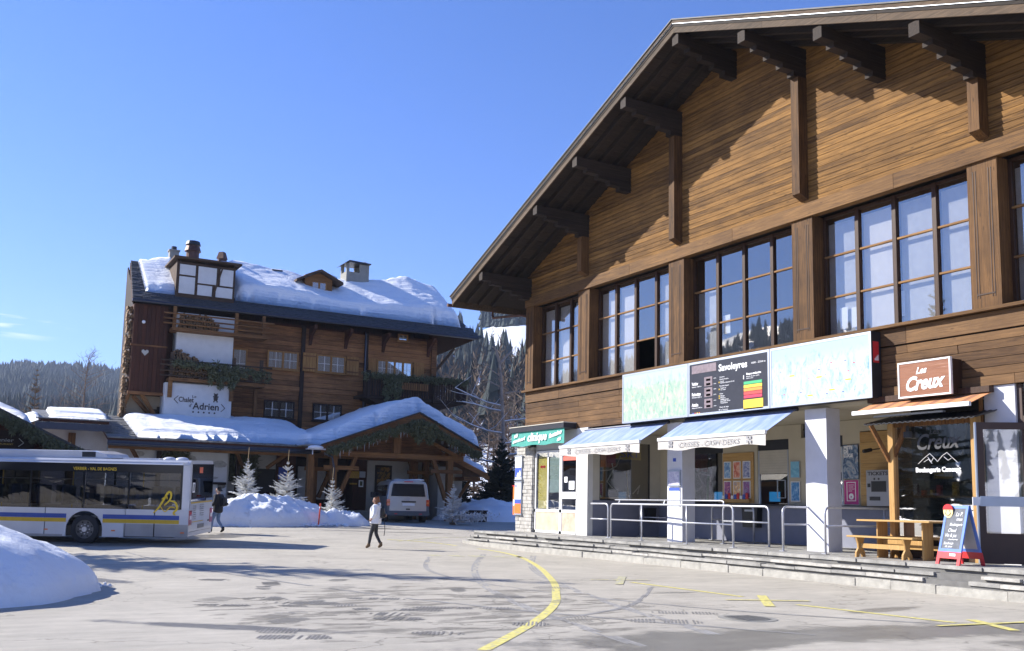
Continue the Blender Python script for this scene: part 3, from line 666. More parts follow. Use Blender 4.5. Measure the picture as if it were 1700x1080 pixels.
# ---- ground floor
b = MB()
b.box(18.75, 14.9, ZW - .12, 21.75, 28.4, ZW - .02)
b.build('recess_ceiling', 'cream_in', A)
for y in (23.06, 17.5): MB().box(18.6, y - .35, .52, 19.08, y + .35, ZW - .125).build('column', 'lilac', A)
MB().box(18.6, 12.15, .52, 19.1, 12.84, ZW - .01).build('column', 'lilac', A)
MB().box(18.5, 27.58, .52, 18.72, 28.24, ZW - .01).build('pilaster', 'white', A)
b = MB(); b.box(18.722, 27.58, .52, 21.6, 27.7, 1.75); bwl = b.build('dado_wall', 'grey_blue', A)
b = MB(); b.box(18.722, 27.582, 1.751, 19.0, 27.7, ZW - .13); b.box(21.15, 27.582, 1.751, 21.6, 27.7, ZW - .13); b.box(19.0, 27.582, 3.75, 21.15, 27.7, ZW - .13); b.build('side_wall', 'cream', A)
w_ = MB(); w_.box(19.0, 27.6, 1.76, 19.04, 27.66, 3.75); w_.box(21.1, 27.6, 1.76, 21.15, 27.66, 3.75); w_.box(19.0, 27.6, 1.76, 21.15, 27.66, 1.80); SW = w_.build('shop_window', 'black', A)
MB().box(19.04, 27.62, 1.8, 21.1, 27.626, 3.75).build('pane', 'shopglass', SW)
q = MB().box(19.0, 28.1, 1.6, 21.2, 28.15, 3.9); q.build('display_back', 'dark', SW)
# back wall of the ticket recess
XB = 21.6
b = MB(); b.box(XB - .06, 14.9, .52, XB + .1, 27.58, 1.66); b.build('counter_wall', 'grey_blue', A)
MB().box(XB - .28, 16.9, 1.662, XB + .02, 26.4, 1.705).build('counter_top', 'metal_dark', A)
def wallseg(y1, y0, z0, z1, m='cream_in'): MB().box(XB, y0, z0, XB + .12, y1, z1).build('back_wall', m, A)
wallseg(27.58, 25.95, 1.706, ZW - .13); wallseg(25.95, 20.9, 3.68, ZW - .13); wallseg(24.3, 22.72, 1.706, 3.68); wallseg(21.4, 20.62, 1.706, 3.68); wallseg(20.62, 19.33, 3.68, ZW - .13); wallseg(19.33, 18.72, 1.706, ZW - .13); wallseg(18.72, 14.9, 3.75, ZW - .13)
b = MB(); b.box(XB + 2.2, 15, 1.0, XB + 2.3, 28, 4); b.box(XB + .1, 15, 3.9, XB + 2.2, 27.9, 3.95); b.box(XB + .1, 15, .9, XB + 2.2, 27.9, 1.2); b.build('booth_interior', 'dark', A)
def booth(y1, y0, shut, lab=None):
    f_ = MB().box(XB + .02, y0, 3.36, XB + .06, y1, 3.68); H = f_.build('ticket_window', 'metal_dark', A)
    if shut: 
        n_ = 9
        for k in range(n_): MB().box(XB + .015, y0 + .02, 2.64 + .72 * k / n_ + .004, XB + .05, y1 - .02, 2.64 + .72 * (k + 1) / n_).build('shutter_slat', 'cream', H)
    MB().box(XB + .01, y0, 1.706, XB + .07, y0 + .05, 3.36).build('window_frame', 'alu', H); MB().box(XB + .01, y1 - .05, 1.706, XB + .07, y1, 3.36).build('window_frame', 'alu', H)
    MB().box(XB + .04, y0 + .05, 1.706, XB + .046, y1 - .05, 2.63 if shut else 3.36).build('pane', 'shopglass', H)
    return H
booth(25.95, 24.3, False); booth(22.7, 21.42, True); booth(20.6, 19.35, True)
wp = MB()
for k in range(7): piece('pine_board', 'pine_x', A, XB - .03, 16.2, 1.706 + .29 * k, XB + .02, 18.7, 1.706 + .29 * k + .283)
for k in range(0): piece('pine_board', 'pine_x', A, 20.3 if k < 0 else 20.55, 17.3, 1.706 + .29 * k, XB - .035, 17.345, 1.706 + .29 * k + .283)
# clinic shop front at the far corner
b = MB(); b.box(18.62, 28.26, 3.55, 18.8, 31.2, ZW - .01); b.build('shop_fascia', 'lilac', A)
def leaf(nm, y1, y0, x=18.55, zt=3.52, panel='cream'):
    f_ = MB(); w = .06
    f_.box(x, y1 - w, .56, x + .06, y1, zt); f_.box(x, y0, .56, x + .06, y0 + w, zt); f_.box(x, y0, zt - .07, x + .06, y1, zt); f_.box(x, y0, 1.3, x + .06, y1, 1.4); f_.box(x, y0, .56, x + .06, y1, .64)
    H = f_.build(nm, 'whitepaint', A); return H
D1 = leaf('shop_glazing', 31.12, 29.38)
MB().box(18.575, 30.23, 1.4, 18.6, 30.31, 3.45).build('mullion', 'whitepaint', D1)
MB().box(18.58, 29.44, 1.4, 18.586, 31.06, 3.45).build('pane', 'shopglass', D1); MB().box(18.57, 29.44, .64, 18.6, 31.06, 1.3).build('lower_panel', mat('stained_cream_panel', (.62, .50, .34), .6, var=.25, scale=3), D1)
pb = MB().box(18.61, 30.35, 1.42, 18.62, 30.98, 3.44).build('yellow_blind', mat('lemon_poster', (.80, .70, .18), .6, var=.15), D1); MB().box(18.61, 29.46, 2.0, 18.62, 30.2, 3.44).build('green_blind', mat('pale_green_blind', (.42, .55, .50), .6), D1)
MB().box(18.605, 30.5, 2.9, 18.608, 30.85, 2.98).build('red_print', 'red', pb)
D2 = leaf('shop_door', 29.34, 28.3)
MB().box(18.58, 28.36, 1.4, 18.586, 29.28, 3.45).build('pane', 'shopglass', D2); MB().box(18.57, 28.36, .64, 18.6, 29.28, 1.3).build('lower_panel', mat('rust_stained_panel', (.60, .44, .32), .6, var=.35, scale=4), D2)
MB().box(18.50, 28.3, 1.78, 18.60, 29.3, 2.02).build('push_bar', 'whitepaint', D2); MB().box(18.572, 28.4, 3.12, 18.578, 29.24, 3.42).build('red_sign', mat('faded_red_sign', (.62, .13, .09), .6), D2)
MB().box(18.572, 28.5, 2.1, 18.577, 28.85, 2.4).build('notice', 'letter_w', D2); MB().box(18.572, 28.95, 2.35, 18.577, 29.15, 2.55).build('notice', 'letter_w', D2)
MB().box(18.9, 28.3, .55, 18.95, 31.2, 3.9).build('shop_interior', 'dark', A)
# stone corner pier, stone by stone
PC = MB().box(18.54, 31.24, .5, 20.6, 32.4, 3.72).build('stone_pier', 'mortar', A)
z = .52; rc = 0
while z < 3.66:
    h = rw.uniform(.105, .16)
    if z + h > 3.7: h = 3.7 - z
    y = 32.42; 
    while y > 31.24:
        w = rw.uniform(.22, .5); y2 = max(31.22, y - w)
        if y2 - 31.22 < .12: y2 = 31.22
        e = rw.uniform(0, .03); piece('stone', 'stone', PC, 18.49 - e, y2 + .008, z + .006, 18.58, y - .008, z + h - .006)
        y = y2
    x = 18.50
    while x < 19.4:
        w = rw.uniform(.25, .5); x2 = min(19.4, x + w); e = rw.uniform(0, .025)
        piece('stone', 'stone', PC, x + .008, 31.2 - e, z + .006, x2 - .008, 31.26, z + h - .006); x = x2
    z += h
# roof snow over the near ridge side
def snow_patch(nm, P, lab, th_, nu=40, nv=14, m='snowr', edge=.35, seed=0, rough=.12, base=None, freq=.5, cat='snow', kind='stuff', flat=.6):
    """blanket of snow over the bilinear patch P(u,v): nearly square edges, ragged outline"""
    v = []; 
    for j in range(nv + 1):
        for i in range(nu + 1):
            u, w = i / nu, j / nv; p = Vector(P(u, w)); e = min(u, 1 - u) * nu / (nu * edge) ; e2 = min(w, 1 - w) / edge
            ju = .10 * fbm(p.x * 1.3 + seed, 3.1, seed, 4) + .05 * fbm(p.x * 5, 1, seed, 3); k = min(1, max(0, min(u, 1 - u) / (edge * .4))) ; k2 = min(1, max(0, (min(w, 1 - w) + max(-edge * .35, min(0, ju * .5))) / (edge * .8)))
            k = math.sqrt(1 - (1 - k) ** 2); k2 = (1 - (1 - k2) ** 2.8) ** .42
            h = th_(u, w) * k * k2 * (1 + rough * fbm(p.x * freq + seed, p.y * freq, seed) + .05 * fbm(p.x * 2.5, p.y * 2.5, seed))
            v.append((p.x, p.y, p.z + h))
    nt = len(v)
    for j in range(nv + 1):
        for i in range(nu + 1):
            p = P(i / nu, j / nv); v.append((p[0], p[1], p[2] + .003))
    q = MB(); q.v = v; W1 = nu + 1
    for j in range(nv):
        for i in range(nu):
            a = j * W1 + i; q.f.append((a, a + 1, a + W1 + 1, a + W1)); q.f.append((nt + a, nt + a + W1, nt + a + W1 + 1, nt + a + 1))
    ring = [i for i in range(nu + 1)] + [j * W1 + nu for j in range(1, nv + 1)] + [nv * W1 + i for i in range(nu - 1, -1, -1)] + [j * W1 for j in range(nv - 1, 0, -1)]
    for i in range(len(ring)):
        a, c = ring[i], ring[(i + 1) % len(ring)]; q.f.append((a, nt + a, nt + c, c))
    q.m = [0] * len(q.f)
    return solo(q, nm, m, lab, cat, kind=kind, smooth=True)
snow_patch('roof_snow', lambda u, v: (16.45 + 15 * v, 17.3 - 10.2 * u, zu(17.3 - 10.2 * u) + .41), 'thin white snow lying on the near slope of the big lift station roof', lambda u, v: .22, edge=.2)

# ================================================================== TERRACE, STEPS, KERB
ZT = .55
T = MB().box(16.98, 4, -.3, 23.7, 32.9, ZT - .05); T.box(16.84, 4, -.3, 16.98, 32.95, .39); T.box(16.72, 4, -.3, 16.84, 32.95, .27); T.box(16.62, 4, -.3, 16.8, 33.0, .1)
T = T.build('terrace', 'terr'); tag(T, kind='structure')
rt = random.Random(5)
y = 33.05
while y > 5:
    w = rt.uniform(.7, 1.7); a = rt.uniform(-.012, .012); piece('kerb_stone', 'kerb', T, 16.57 + a, y - w + .012, -.1, 16.86 + a, y, .17 + rt.uniform(-.01, .01), rot=(0, R(rt.uniform(-1, 1)), R(rt.uniform(-.5, .5)))); y -= w
for x0, x1, z0, z1, ye in ((16.69, 17.0, .215, .278, 32.85), (16.79, 17.1, .335, .40, 32.7)):
    y = ye
    while y > 5:
        w = rt.uniform(.5, 1.9); e = rt.uniform(-.05, .03)
        if rt.random() > .04: piece('step_slab', rt.choice(['slate_pale', 'slate_pale', 'slate_pale', 'stone']), T, x0 + e, y - w + .012, z0 + rt.uniform(-.008, .008), x1 + .1, y, z1 + rt.uniform(-.012, .012), rot=(R(rt.uniform(-.4, .4)), 0, R(rt.uniform(-.8, .8))))
        y -= w
x = 16.98; col = 0
for x0, x1 in ((16.94, 17.6), (17.62, 18.25), (18.27, 18.95), (18.97, 19.7), (19.72, 20.5), (20.52, 21.55)):
    y = 32.85 - rt.uniform(0, .3) * (x0 > 17)
    while y > 5:
        w = rt.uniform(.45, 1.5); 
        if x0 > 18.5 and y > 27.4: y -= w; continue
        piece('paving_slab', 'slate_pale', T, x0 + rt.uniform(-.06, .02) * (x0 < 17), y - w + .014, ZT - .075, x1 - rt.uniform(0, .015), y, ZT + rt.uniform(-.006, .006), rot=(0, 0, R(rt.uniform(-.3, .3)))); y -= w
for y in (32.6, 30.4, 27.9, 24.2, 20.1, 16.7, 12.3, 9): piece('riser_stone', 'kerb', T, 16.9, y, .17, 17.05, y + .3, .36)

# ================================================================== RAILINGS
def bent(a, b_, z, r, left=True, right=True, zb=ZT, rc=.14):
    """inverted U of tube from a to b (xy), top at z"""
    a = Vector(a); b_ = Vector(b_); d = (b_ - a).normalized(); P = []
    if left:
        P.append((a.x, a.y, zb))
        for k in range(6):
            t = math.pi / 2 * k / 5; P.append((a.x + d.x * rc * (1 - math.cos(t)), a.y + d.y * rc * (1 - math.cos(t)), z - rc + rc * math.sin(t)))
    else: P.append((a.x, a.y, z))
    if right:
        for k in range(6):
            t = math.pi / 2 * (1 - k / 5); P.append((b_.x - d.x * rc * (1 - math.cos(t)), b_.y - d.y * rc * (1 - math.cos(t)), z - rc + rc * math.sin(t)))
        P.append((b_.x, b_.y, zb))
    else: P.append((b_.x, b_.y, z))
    return P
def railing(a, b_, label, left=True, right=True, posts=(), z=1.63, upper=None, mid=1.14):
    t_ = thing('queue_railing', label, 'railing', (a[0], a[1], ZT), group='tubular steel queue railings')
    MB().tube(bent(a, b_, z, .028, left, right), .028, 10).build('top_rail', 'steel', t_, smooth=True)
    A_, B_ = Vector(a), Vector(b_)
    e0 = (0, 0); MB().tube([(A_.x, A_.y, mid), (B_.x, B_.y, mid)], .022, 8).build('middle_rail', 'steel', t_, smooth=True)
    ends = ([A_] if left else []) + ([B_] if right else [])
    for k in posts:
        p = A_.lerp(B_, k); MB().tube([(p.x, p.y, ZT), (p.x, p.y, z)], .022, 8).build('post', 'steel', t_, smooth=True); ends.append(p)
    for p in ends:
        MB().box(p.x - .07, p.y - .07, ZT + .004, p.x + .07, p.y + .07, ZT + .016).build('foot_plate', 'steel', t_)
    if upper:
        p, q = A_.lerp(B_, upper[0]), A_.lerp(B_, upper[1])
        MB().tube([(p.x + .05, p.y, z + .13), (q.x + .05, q.y + .1, z + .13), (q.x + .04, q.y, z + .1), (q.x, q.y - .02, z + .02)], .02, 8).build('hand_rail', 'steel', t_, smooth=True)
        for k in (.05, .5):
            r_ = p.lerp(q, k); MB().tube([(r_.x, r_.y, z), (r_.x + .05, r_.y, z + .13)], .012, 6).build('bracket', 'steel', t_)
railing((18.1, 26.75), (18.1, 25.78), 'short railing stub at the far left end of the queue rails, open at its left', left=False)
railing((18.08, 25.6), (17.62, 19.45), 'longest front railing with an extra upper handrail, passing before the left column', posts=(.29, .665), upper=(.03, .93))
railing((20.5, 27.3), (21.1, 26.2), 'small rear railing below the ski shop window', mid=1.2)
railing((21.2, 24.4), (20.55, 21.8), 'rear railing under the poster board near the black bin', mid=1.2, posts=(.5,))
railing((19.1, 21.5), (19.02, 19.6), 'inner railing with a chain hanging from its right post', left=True, mid=1.2)
railing((17.6, 17.66), (19.75, 17.95), 'single railing loop passing behind the right column', mid=1.2)
railing((17.6, 16.32), (20.3, 16.32), 'nearest railing loop beside the wooden bench', mid=1.2, posts=(.75,))
b = MB()
for k in range(16):
    z = 1.55 - .042 * k; b.tube([(19.06 + .012 * math.cos(a) * (k % 2), 19.66 + .014 * math.cos(a) * ((k + 1) % 2), z + .026 * math.sin(a)) for a in [i * math.pi / 3 for i in range(7)]], .004, 4, cap=False)
solo(b, 'chain', 'metal_dark', 'thin dark chain hanging down the right post of the inner railing', 'chain')

# ================================================================== AWNINGS
def cloth(name, cols, axis=1, scale=.35, var=.08, w=None):
    m, t, n, bs = newmat(name); L = t.links.new; geo = n.new('ShaderNodeNewGeometry')
    ns = n.new('ShaderNodeTexNoise'); mp = n.new('ShaderNodeMapping'); mp.inputs['Rotation'].default_value = (R(30), 0, 0); mp.inputs['Scale'].default_value = (2, 6, 1.2); L(geo.outputs['Position'], mp.inputs[0]); L(mp.outputs[0], ns.inputs[0]); ns.inputs['Scale'].default_value = .8; ns.inputs['Detail'].default_value = 5
    c = n.new('ShaderNodeMix'); c.data_type = 'RGBA'; c.inputs[6].default_value = (*cols[0], 1); c.inputs[7].default_value = (*cols[1], 1)
    r = n.new('ShaderNodeMapRange'); r.inputs[1].default_value = .35; r.inputs[2].default_value = .68; L(ns.outputs[0], r.inputs[0]); L(r.outputs[0], c.inputs[0]); L(c.outputs[2], bs.inputs['Base Color']); bs.inputs['Roughness'].default_value = .75
    return m
M['blue_cloth'] = cloth('sun_bleached_blue_canvas', ((.18, .26, .50), (.34, .41, .62)))
M['valance'] = mat('off_white_valance', (.52, .49, .45), .8, var=.1, scale=5)
def valance(x, y1, y0, zt, zb, m, parent, scallop=.03, seg=28):
    q = MB(); T_ = []; B_ = []
    for i in range(seg + 1):
        y = y1 + (y0 - y1) * i / seg; w_ = .011 * math.sin(i * 1.1) + .005 * math.sin(i * 2.7); T_.append((x, y, zt)); B_.append((x + w_, y, zb + scallop * math.sin(i / seg * math.pi * 5 + 1)))
    for i in range(seg):
        q.add([T_[i], T_[i + 1], B_[i + 1], B_[i]] + [(p[0] + .006, p[1], p[2]) for p in (T_[i], T_[i + 1], B_[i + 1], B_[i])], [(0, 1, 2, 3), (7, 6, 5, 4), (3, 2, 6, 7), (0, 4, 5, 1), (1, 5, 6, 2), (0, 3, 7, 4)])
    return q.build('valance', m, parent)
def awning(y1, y0, label, tear):
    t_ = thing('blue_awning', label, 'awning', (18.55, (y1 + y0) / 2, 3.17), group='blue ticket office awnings')
    x0, x1, zt, zf = 17.5, 18.52, 4.1, 3.5
    q = MB(); n_ = 3
    for i in range(n_):
        a = y1 + (y0 - y1) * i / n_; c = y1 + (y0 - y1) * (i + 1) / n_
        MB().prism([(x0, a, zf), (x0, c + .006, zf), (x1, c + .006, zt), (x1, a, zt)], (0, 0, .008)).build('canvas_strip', 'blue_cloth', t_)
    MB().box(x0 - .06, y0, zf - .06, x0 + .01, y1, zf + .03).build('front_bar', 'whitepaint', t_)
    V_ = valance(x0 - .03, y1, y0, zf - .062, 3.17, 'valance', t_)
    MB().tube([(x1 + .02, y1 + .05, zt + .02), (x1 + .02, y0 - .05, zt + .02)], .05).build('roller', 'gutter', t_)
    for yy in (y1 - .3, y0 + .3):
        MB().tube([(x1, yy, zt - .12), (x0 + .4, yy + .05, 3.62), (x0 + .02, yy, zf - .02)], .018, 6).build('folding_arm', 'alu', t_)
    L_ = y1 - y0
    text('CAISSES - CASH DESKS', (x0 - .055, y1 - L_ * .21, 3.235), RY, UZ, .2, 'letter_g', t_, depth=.003, shear=.25, width=L_ * .57)
    for c in (y1 - L_ * .135, y1 - L_ * .865):
        q = MB(); 
        for dy, dz, w_, h_ in ((-.09, -.085, .07, .075), (.02, -.085, .07, .075), (-.09, .02, .07, .075), (.02, .02, .07, .075), (-.018, -.03, .036, .06)):
            q.box(x0 - .058, c + dy, 3.32 + dz, x0 - .052, c + dy + w_, 3.32 + dz + h_)
        q.build('square_emblem', 'letter_g', t_)
    return t_
awning(27.75, 23.3, 'faded blue awning lettered CAISSES - CASH DESKS over the ski shop window, the left one', 0)
awning(22.42, 18.08, 'faded blue awning lettered CAISSES - CASH DESKS below the black information board', 1)
# clinic awning
t_ = thing('green_awning', 'green awning with slanted white lettering over the corner shop door', 'awning', (18.4, 30.2, 3.66))
MB().box(18.02, 28.38, 4.22, 18.56, 32.18, 4.40).build('cassette', 'metal_dark', t_); MB().box(18.0, 28.36, 4.401, 18.56, 32.2, 4.43).build('cassette_top', 'cream', t_)
V_ = valance(18.08, 32.13, 28.42, 4.22, 3.70, mat('teal_canvas', (.05, .33, .27), .7, var=.08), t_, .02)
text('clinique', (18.055, 30.92, 3.86), RY, UZ, .42, 'letter_w', t_, shear=.25, offset=.012, width=1.35)
text('nathan', (18.055, 31.95, 4.0), RY, (0, -.2, 1), .2, 'letter_w', t_, shear=.3, offset=.006, width=.55) if False else None
text('ski', (18.055, 31.9, 4.02), (0, -1, .1), UZ, .2, 'letter_w', t_, shear=.3, offset=.008, width=.3)
text('snowboard', (18.055, 32.0, 3.82), (0, -1, .12), UZ, .18, 'letter_w', t_, shear=.3, offset=.008, width=.95)
text('fontaine', (18.055, 29.4, 3.9), (0, -1, .16), UZ, .22, 'letter_w', t_, shear=.25, offset=.008, width=.85)
text('ski', (18.055, 28.85, 3.78), (0, -1, .1), UZ, .17, 'letter_w', t_, shear=.25, offset=.008, width=.26)
# ================================================================== BOARDS on the facade
def board(name, y1, y0, label, face, x=18.2, z0=4.17, z1=5.73, cat='sign'):
    t_ = thing(name, label, cat, (x + .2, (y1 + y0) / 2, z0))
    MB().box(x + .02, y0 + .005, z0, 18.53, y1 - .005, z1).build('case', 'metal_dark', t_)
    w = .065
    q = MB(); q.box(x, y1 - w, z0, x + .018, y1 - .006, z1); q.box(x, y0 + .006, z0, x + .018, y0 + w, z1); q.box(x, y0 + w, z0, x + .018, y1 - w, z0 + w); q.box(x, y0 + w, z1 - w, x + .018, y1 - w, z1); q.build('frame', 'alu', t_)
    F_ = MB().box(x + .008, y0 + w, z0 + w, x + .019, y1 - w, z1 - w).build('panel_face', face, t_); return t_
def mapface(name, seed, sky_, greens, zt):
    m, t, n, bs = newmat(name); L = t.links.new; geo = n.new('ShaderNodeNewGeometry'); sep = n.new('ShaderNodeSeparateXYZ'); L(geo.outputs['Position'], sep.inputs[0])
    mp = n.new('ShaderNodeMapping'); mp.inputs['Location'].default_value = (seed, seed, 0); mp.inputs['Rotation'].default_value = (R(25), 0, 0); mp.inputs['Scale'].default_value = (1, 2.4, 1.2); L(geo.outputs['Position'], mp.inputs[0])
    ns = n.new('ShaderNodeTexNoise'); ns.inputs['Scale'].default_value = 2.6; ns.inputs['Detail'].default_value = 10; ns.inputs['Roughness'].default_value = .72; ns.inputs['Distortion'].default_value = .9; L(mp.outputs[0], ns.inputs[0])
    cr = n.new('ShaderNodeValToRGB'); e = cr.color_ramp.elements; e[0].position = .3; e[0].color = (*greens[0], 1); e[1].position = .6; e[1].color = (*greens[2], 1); k = e.new(.46); k.color = (*greens[1], 1); L(ns.outputs[0], cr.inputs[0])
    s = n.new('ShaderNodeMath'); s.operation = 'MULTIPLY_ADD'; s.inputs[1].default_value = .9; L(ns.outputs[0], s.inputs[0]); L(sep.outputs['Z'], s.inputs[2])
    r = n.new('ShaderNodeMapRange'); r.inputs[1].default_value = zt + .4; r.inputs[2].default_value = zt + .7; L(s.outputs[0], r.inputs[0])
    c = n.new('ShaderNodeMix'); c.data_type = 'RGBA'; L(r.outputs[0], c.inputs[0]); L(cr.outputs[0], c.inputs[6]); c.inputs[7].default_value = (*sky_, 1); L(c.outputs[2], bs.inputs['Base Color']); bs.inputs['Roughness'].default_value = .3
    return m
B1 = board('piste_map_board', 25.2, 21.96, 'pale green and blue summer panorama map board, left of the three boards', mapface('summer_panorama_print', 3, (.44, .54, .62), ((.13, .31, .25), (.33, .46, .36), (.53, .57, .42)), 5.3))
B3 = board('ski_map_board', 18.66, 15.38, 'long white and blue winter ski map board with mountains, right of the black board', mapface('winter_panorama_print', 21, (.37, .49, .66), ((.12, .28, .44), (.40, .50, .58), (.58, .62, .64)), 5.25))
rp = random.Random(8); q1 = MB(); q2 = MB(); q3 = MB()
for k in range(26):
    y = rp.uniform(15.6, 18.4); z = rp.uniform(4.35, 5.2); s_ = rp.choice([.012, .018]); (q1 if k % 3 == 0 else q3).box(18.204, y, z, 18.207, y + s_ * rp.choice([1, 3]), z + s_)
for y, z in ((17.2, 4.37), (16.9, 4.8), (16.5, 4.45), (16.0, 4.65), (17.8, 4.92)): q2.box(18.203, y, z, 18.206, y + .17, z + .035)
tag(q1.build('map_symbols', 'red', B3), kind='stuff'); tag(q2.build('map_labels', 'yellow', B3), kind='stuff'); tag(q3.build('map_symbols', 'blue', B3), kind='stuff')
q1 = MB(); q2 = MB()
for k in range(40):
    y = rp.uniform(22.2, 24.9); z = rp.uniform(4.4, 5.3); (q1 if k % 2 else q2).box(18.204, y, z, 18.207, y + .02, z + .015)
tag(q1.build('map_symbols', 'red', B1), kind='stuff'); tag(q2.build('map_labels', 'yellow', B1), kind='stuff')
sp = MB().box(18.26, 15.375, 5.0, 18.45, 15.387, 5.5).build('side_plate', 'red', B3)
for k in range(4): MB().box(18.3 + .035 * k, 15.37, 5.05, 18.325 + .035 * k, 15.3745, 5.1 + .03 * k).build('bar_emblem', 'letter_w', sp)
B2 = board('information_board', 21.95, 18.67, 'black lift information board with coloured level bars, between the two maps', mat('satin_black_board', (.035, .036, .045), .28, var=.15))
XT = 18.204; K = 3.28
def at(u, v): return (XT, 21.95 - u * K, 4.17 + v * 1.56)       # u across 0..1, v up 0..1
def btext(s, u, v, size, w, m='letter_w', off=0.0): return text(s, at(u, v), RY, UZ, size, m, B2, depth=.004, width=w * K, offset=off)
btext('Savoleyres', .40, .76, .27, .345, off=.006); btext('1600 - 2354 m', .79, .80, .07, .16)
btext('Verbier', .05, .565, .13, .085, off=.004); btext('Station 1500 m', .05, .525, .05, .125); btext('Ruinettes', .05, .37, .13, .115, off=.004); btext('Altitude 2200 m', .05, .33, .05, .13); btext('Attelas', .05, .175, .13, .085, off=.004); btext('Altitude 2740 m', .05, .135, .05, .135)
def brect(nm, u0, u1, v0, v1, m, d=.004):
    a = at(u0, v0); c = at(u1, v1); return MB().box(XT - d, a[1], a[2], XT + .003, c[1], c[2]).build(nm, m, B2)
M['led'] = mat('dim_led_screen', (.25, .20, .21), .25, var=.2, scale=12)
brect('display_screen', .05, .37, .78, .93, 'led')
for v in (.52, .325, .12):
    D_ = brect('display_screen', .215, .32, v, v + .17, 'led'); 
    for dv in (.11, .03): brect('screen_digits', .24, .295, v + dv - .015, v + dv + .025, mat('dim_red_digits', (.42, .12, .1), .4) if v == .52 and dv == .11 else 'dimred' if 'dimred' in M else 'red')
    btext('cm', .335, v + .12, .05, .03); btext('cm', .335, v + .02, .05, .03)
for i, (u, v, w, s) in enumerate([(.41, .64, .06, 'Horaires'), (.41, .60, .11, 'Ouverture des pistes'), (.42, .562, .04, 'Lundi'), (.42, .535, .17, 'Samedi et dimanche 8 h 30'), (.41, .48, .115, 'Prochain depart'), (.42, .44, .07, 'Toutes les'), (.42, .41, .06, '15 min'), (.41, .34, .04, 'Infos'), (.42, .30, .05, 'Neige'), (.42, .265, .06, 'Meteo'), (.42, .235, .1, 'Visibilite bonne'), (.42, .205, .12, 'Vent faible 10 km'), (.42, .175, .09, 'Temperature'), (.41, .10, .11, 'Piste de luge'), (.42, .055, .09, 'La Tzoumaz')]):
    btext(s, u, v, .05, w)
for v in (.545, .42, .26, .3): brect('marker', .402, .41, v, v + .025, 'yellow')
brect('marker', .402, .41, .055, .075, 'letter_w'); brect('marker', .70, .708, .55, .62, 'letter_w')
btext('Risque avalanche', .735, .62, .075, .17, off=.003); btext('Bulletin du jour valable', .735, .58, .045, .15); btext('toutes zones', .735, .55, .045, .08)
for i, m_ in enumerate([(.05, .42, .17), (.85, .68, .06), (.85, .30, .05), (.75, .07, .06), (.62, .04, .09)]):
    nm = 'level_bar_%d' % i; mm_ = mat(nm, m_, .4, var=.03); brect('level_bar', .705, .915, .455 - i * .06, .505 - i * .06, mm_); btext('niveau de danger', .735, .468 - i * .06, .04, .12)
brect('yellow_panel', .70, .925, .02, .175 if False else .19, 'yellow'); 
for i, m_ in enumerate(('blue', 'red', 'yellow', 'orange')):
    a = at(.055 + i * .028 + .01, .045); MB().disc((XT - .003, a[1], a[2]), .026, (1, 0, 0), .005, 12).build('coloured_dot', m_, B2)
# ================================================================== CREUX BAKERY
t_ = thing('bakery_sign', 'brown box sign with white script lettering above the orange awning', 'sign', (18.5, 13.94, 4.1))
MB().box(18.16, 13.30, 4.1, 18.56, 14.58, 4.84).build('case', 'frame', t_)
q = MB(); w = .035
q.box(18.13, 13.27, 4.07, 18.2, 13.27 + w, 4.87); q.box(18.13, 14.61 - w, 4.07, 18.2, 14.61, 4.87); q.box(18.13, 13.27 + w, 4.07, 18.2, 14.61 - w, 4.07 + w); q.box(18.13, 13.27 + w, 4.87 - w, 18.2, 14.61 - w, 4.87); q.build('rim', 'whitepaint', t_)
MB().box(18.14, 13.31, 4.11, 18.161, 14.57, 4.83).build('sign_face', wood('red_brown_sign_board', (.34, .16, .09), (.22, .09, .05), 'Y', per=0, rough=.35), t_)
text('Creux', (18.136, 14.44, 4.22), (0, -1, .04), UZ, .42, 'letter_w', t_, depth=.006, shear=.35, offset=.016, width=1.0)
text('Les', (18.136, 14.14, 4.58), (0, -1, .04), UZ, .2, 'letter_w', t_, depth=.006, shear=.35, offset=.006, width=.28)
t_ = thing('orange_awning', 'half-open orange and brown striped awning with a white front bar over the bakery', 'awning', (18.4, 14.1, 3.75))
ms = [mat('orange_stripe', (.60, .27, .12), .7, var=.05), mat('brown_stripe', (.34, .16, .09), .7, var=.05)]
y = 15.6; k = 0
while y > 12.62:
    w = .16 if k % 2 else .24; y2 = max(12.6, y - w); MB().prism([(17.82, y, 3.80), (17.82, y2, 3.80), (18.5, y2, 4.06), (18.5, y, 4.06)], (0, 0, .01)).build('stripe', ms[k % 2], t_); y = y2; k += 1
MB().box(17.75, 12.6, 3.74, 17.83, 15.6, 3.83).build('front_bar', 'whitepaint', t_); MB().box(18.0, 13.4, 3.68, 18.1, 15.2, 3.72).build('arm', 'alu', t_)
MB().box(18.4, 12.58, 4.07, 18.56, 15.7, 4.2).build('cassette', 'frame', t_)
KX = 18.42
t_ = thing('bakery_kiosk', 'timber framed glass bakery front under a dark corrugated canopy', 'shop front', (KX, 14, ZT))
q = MB(); n_ = 40
for i in range(n_):
    ya = 15.35 - 2.8 * i / n_; yb = 15.35 - 2.8 * (i + 1) / n_; da = .015 * math.cos(i * math.pi / 1); db = .015 * math.cos((i + 1) * math.pi)
    q.prism([(17.85, ya, 3.50 + da), (17.85, yb, 3.50 + db), (18.75, yb, 3.72 + db), (18.75, ya, 3.72 + da)], (0, 0, .02))
q.build('corrugated_canopy', 'black', t_)
for yy in (15.02, 12.92): MB().box(KX - .1, yy - .07, ZT, KX + .06, yy + .07, 3.62).build('post', 'pine', t_)
for yy, s_ in ((15.02, -1),): MB().beam((KX - .02, yy + .0, 2.75), (KX - .02, yy + .42 * s_, 3.55), .08, .09).build('brace', 'timber_z', t_)
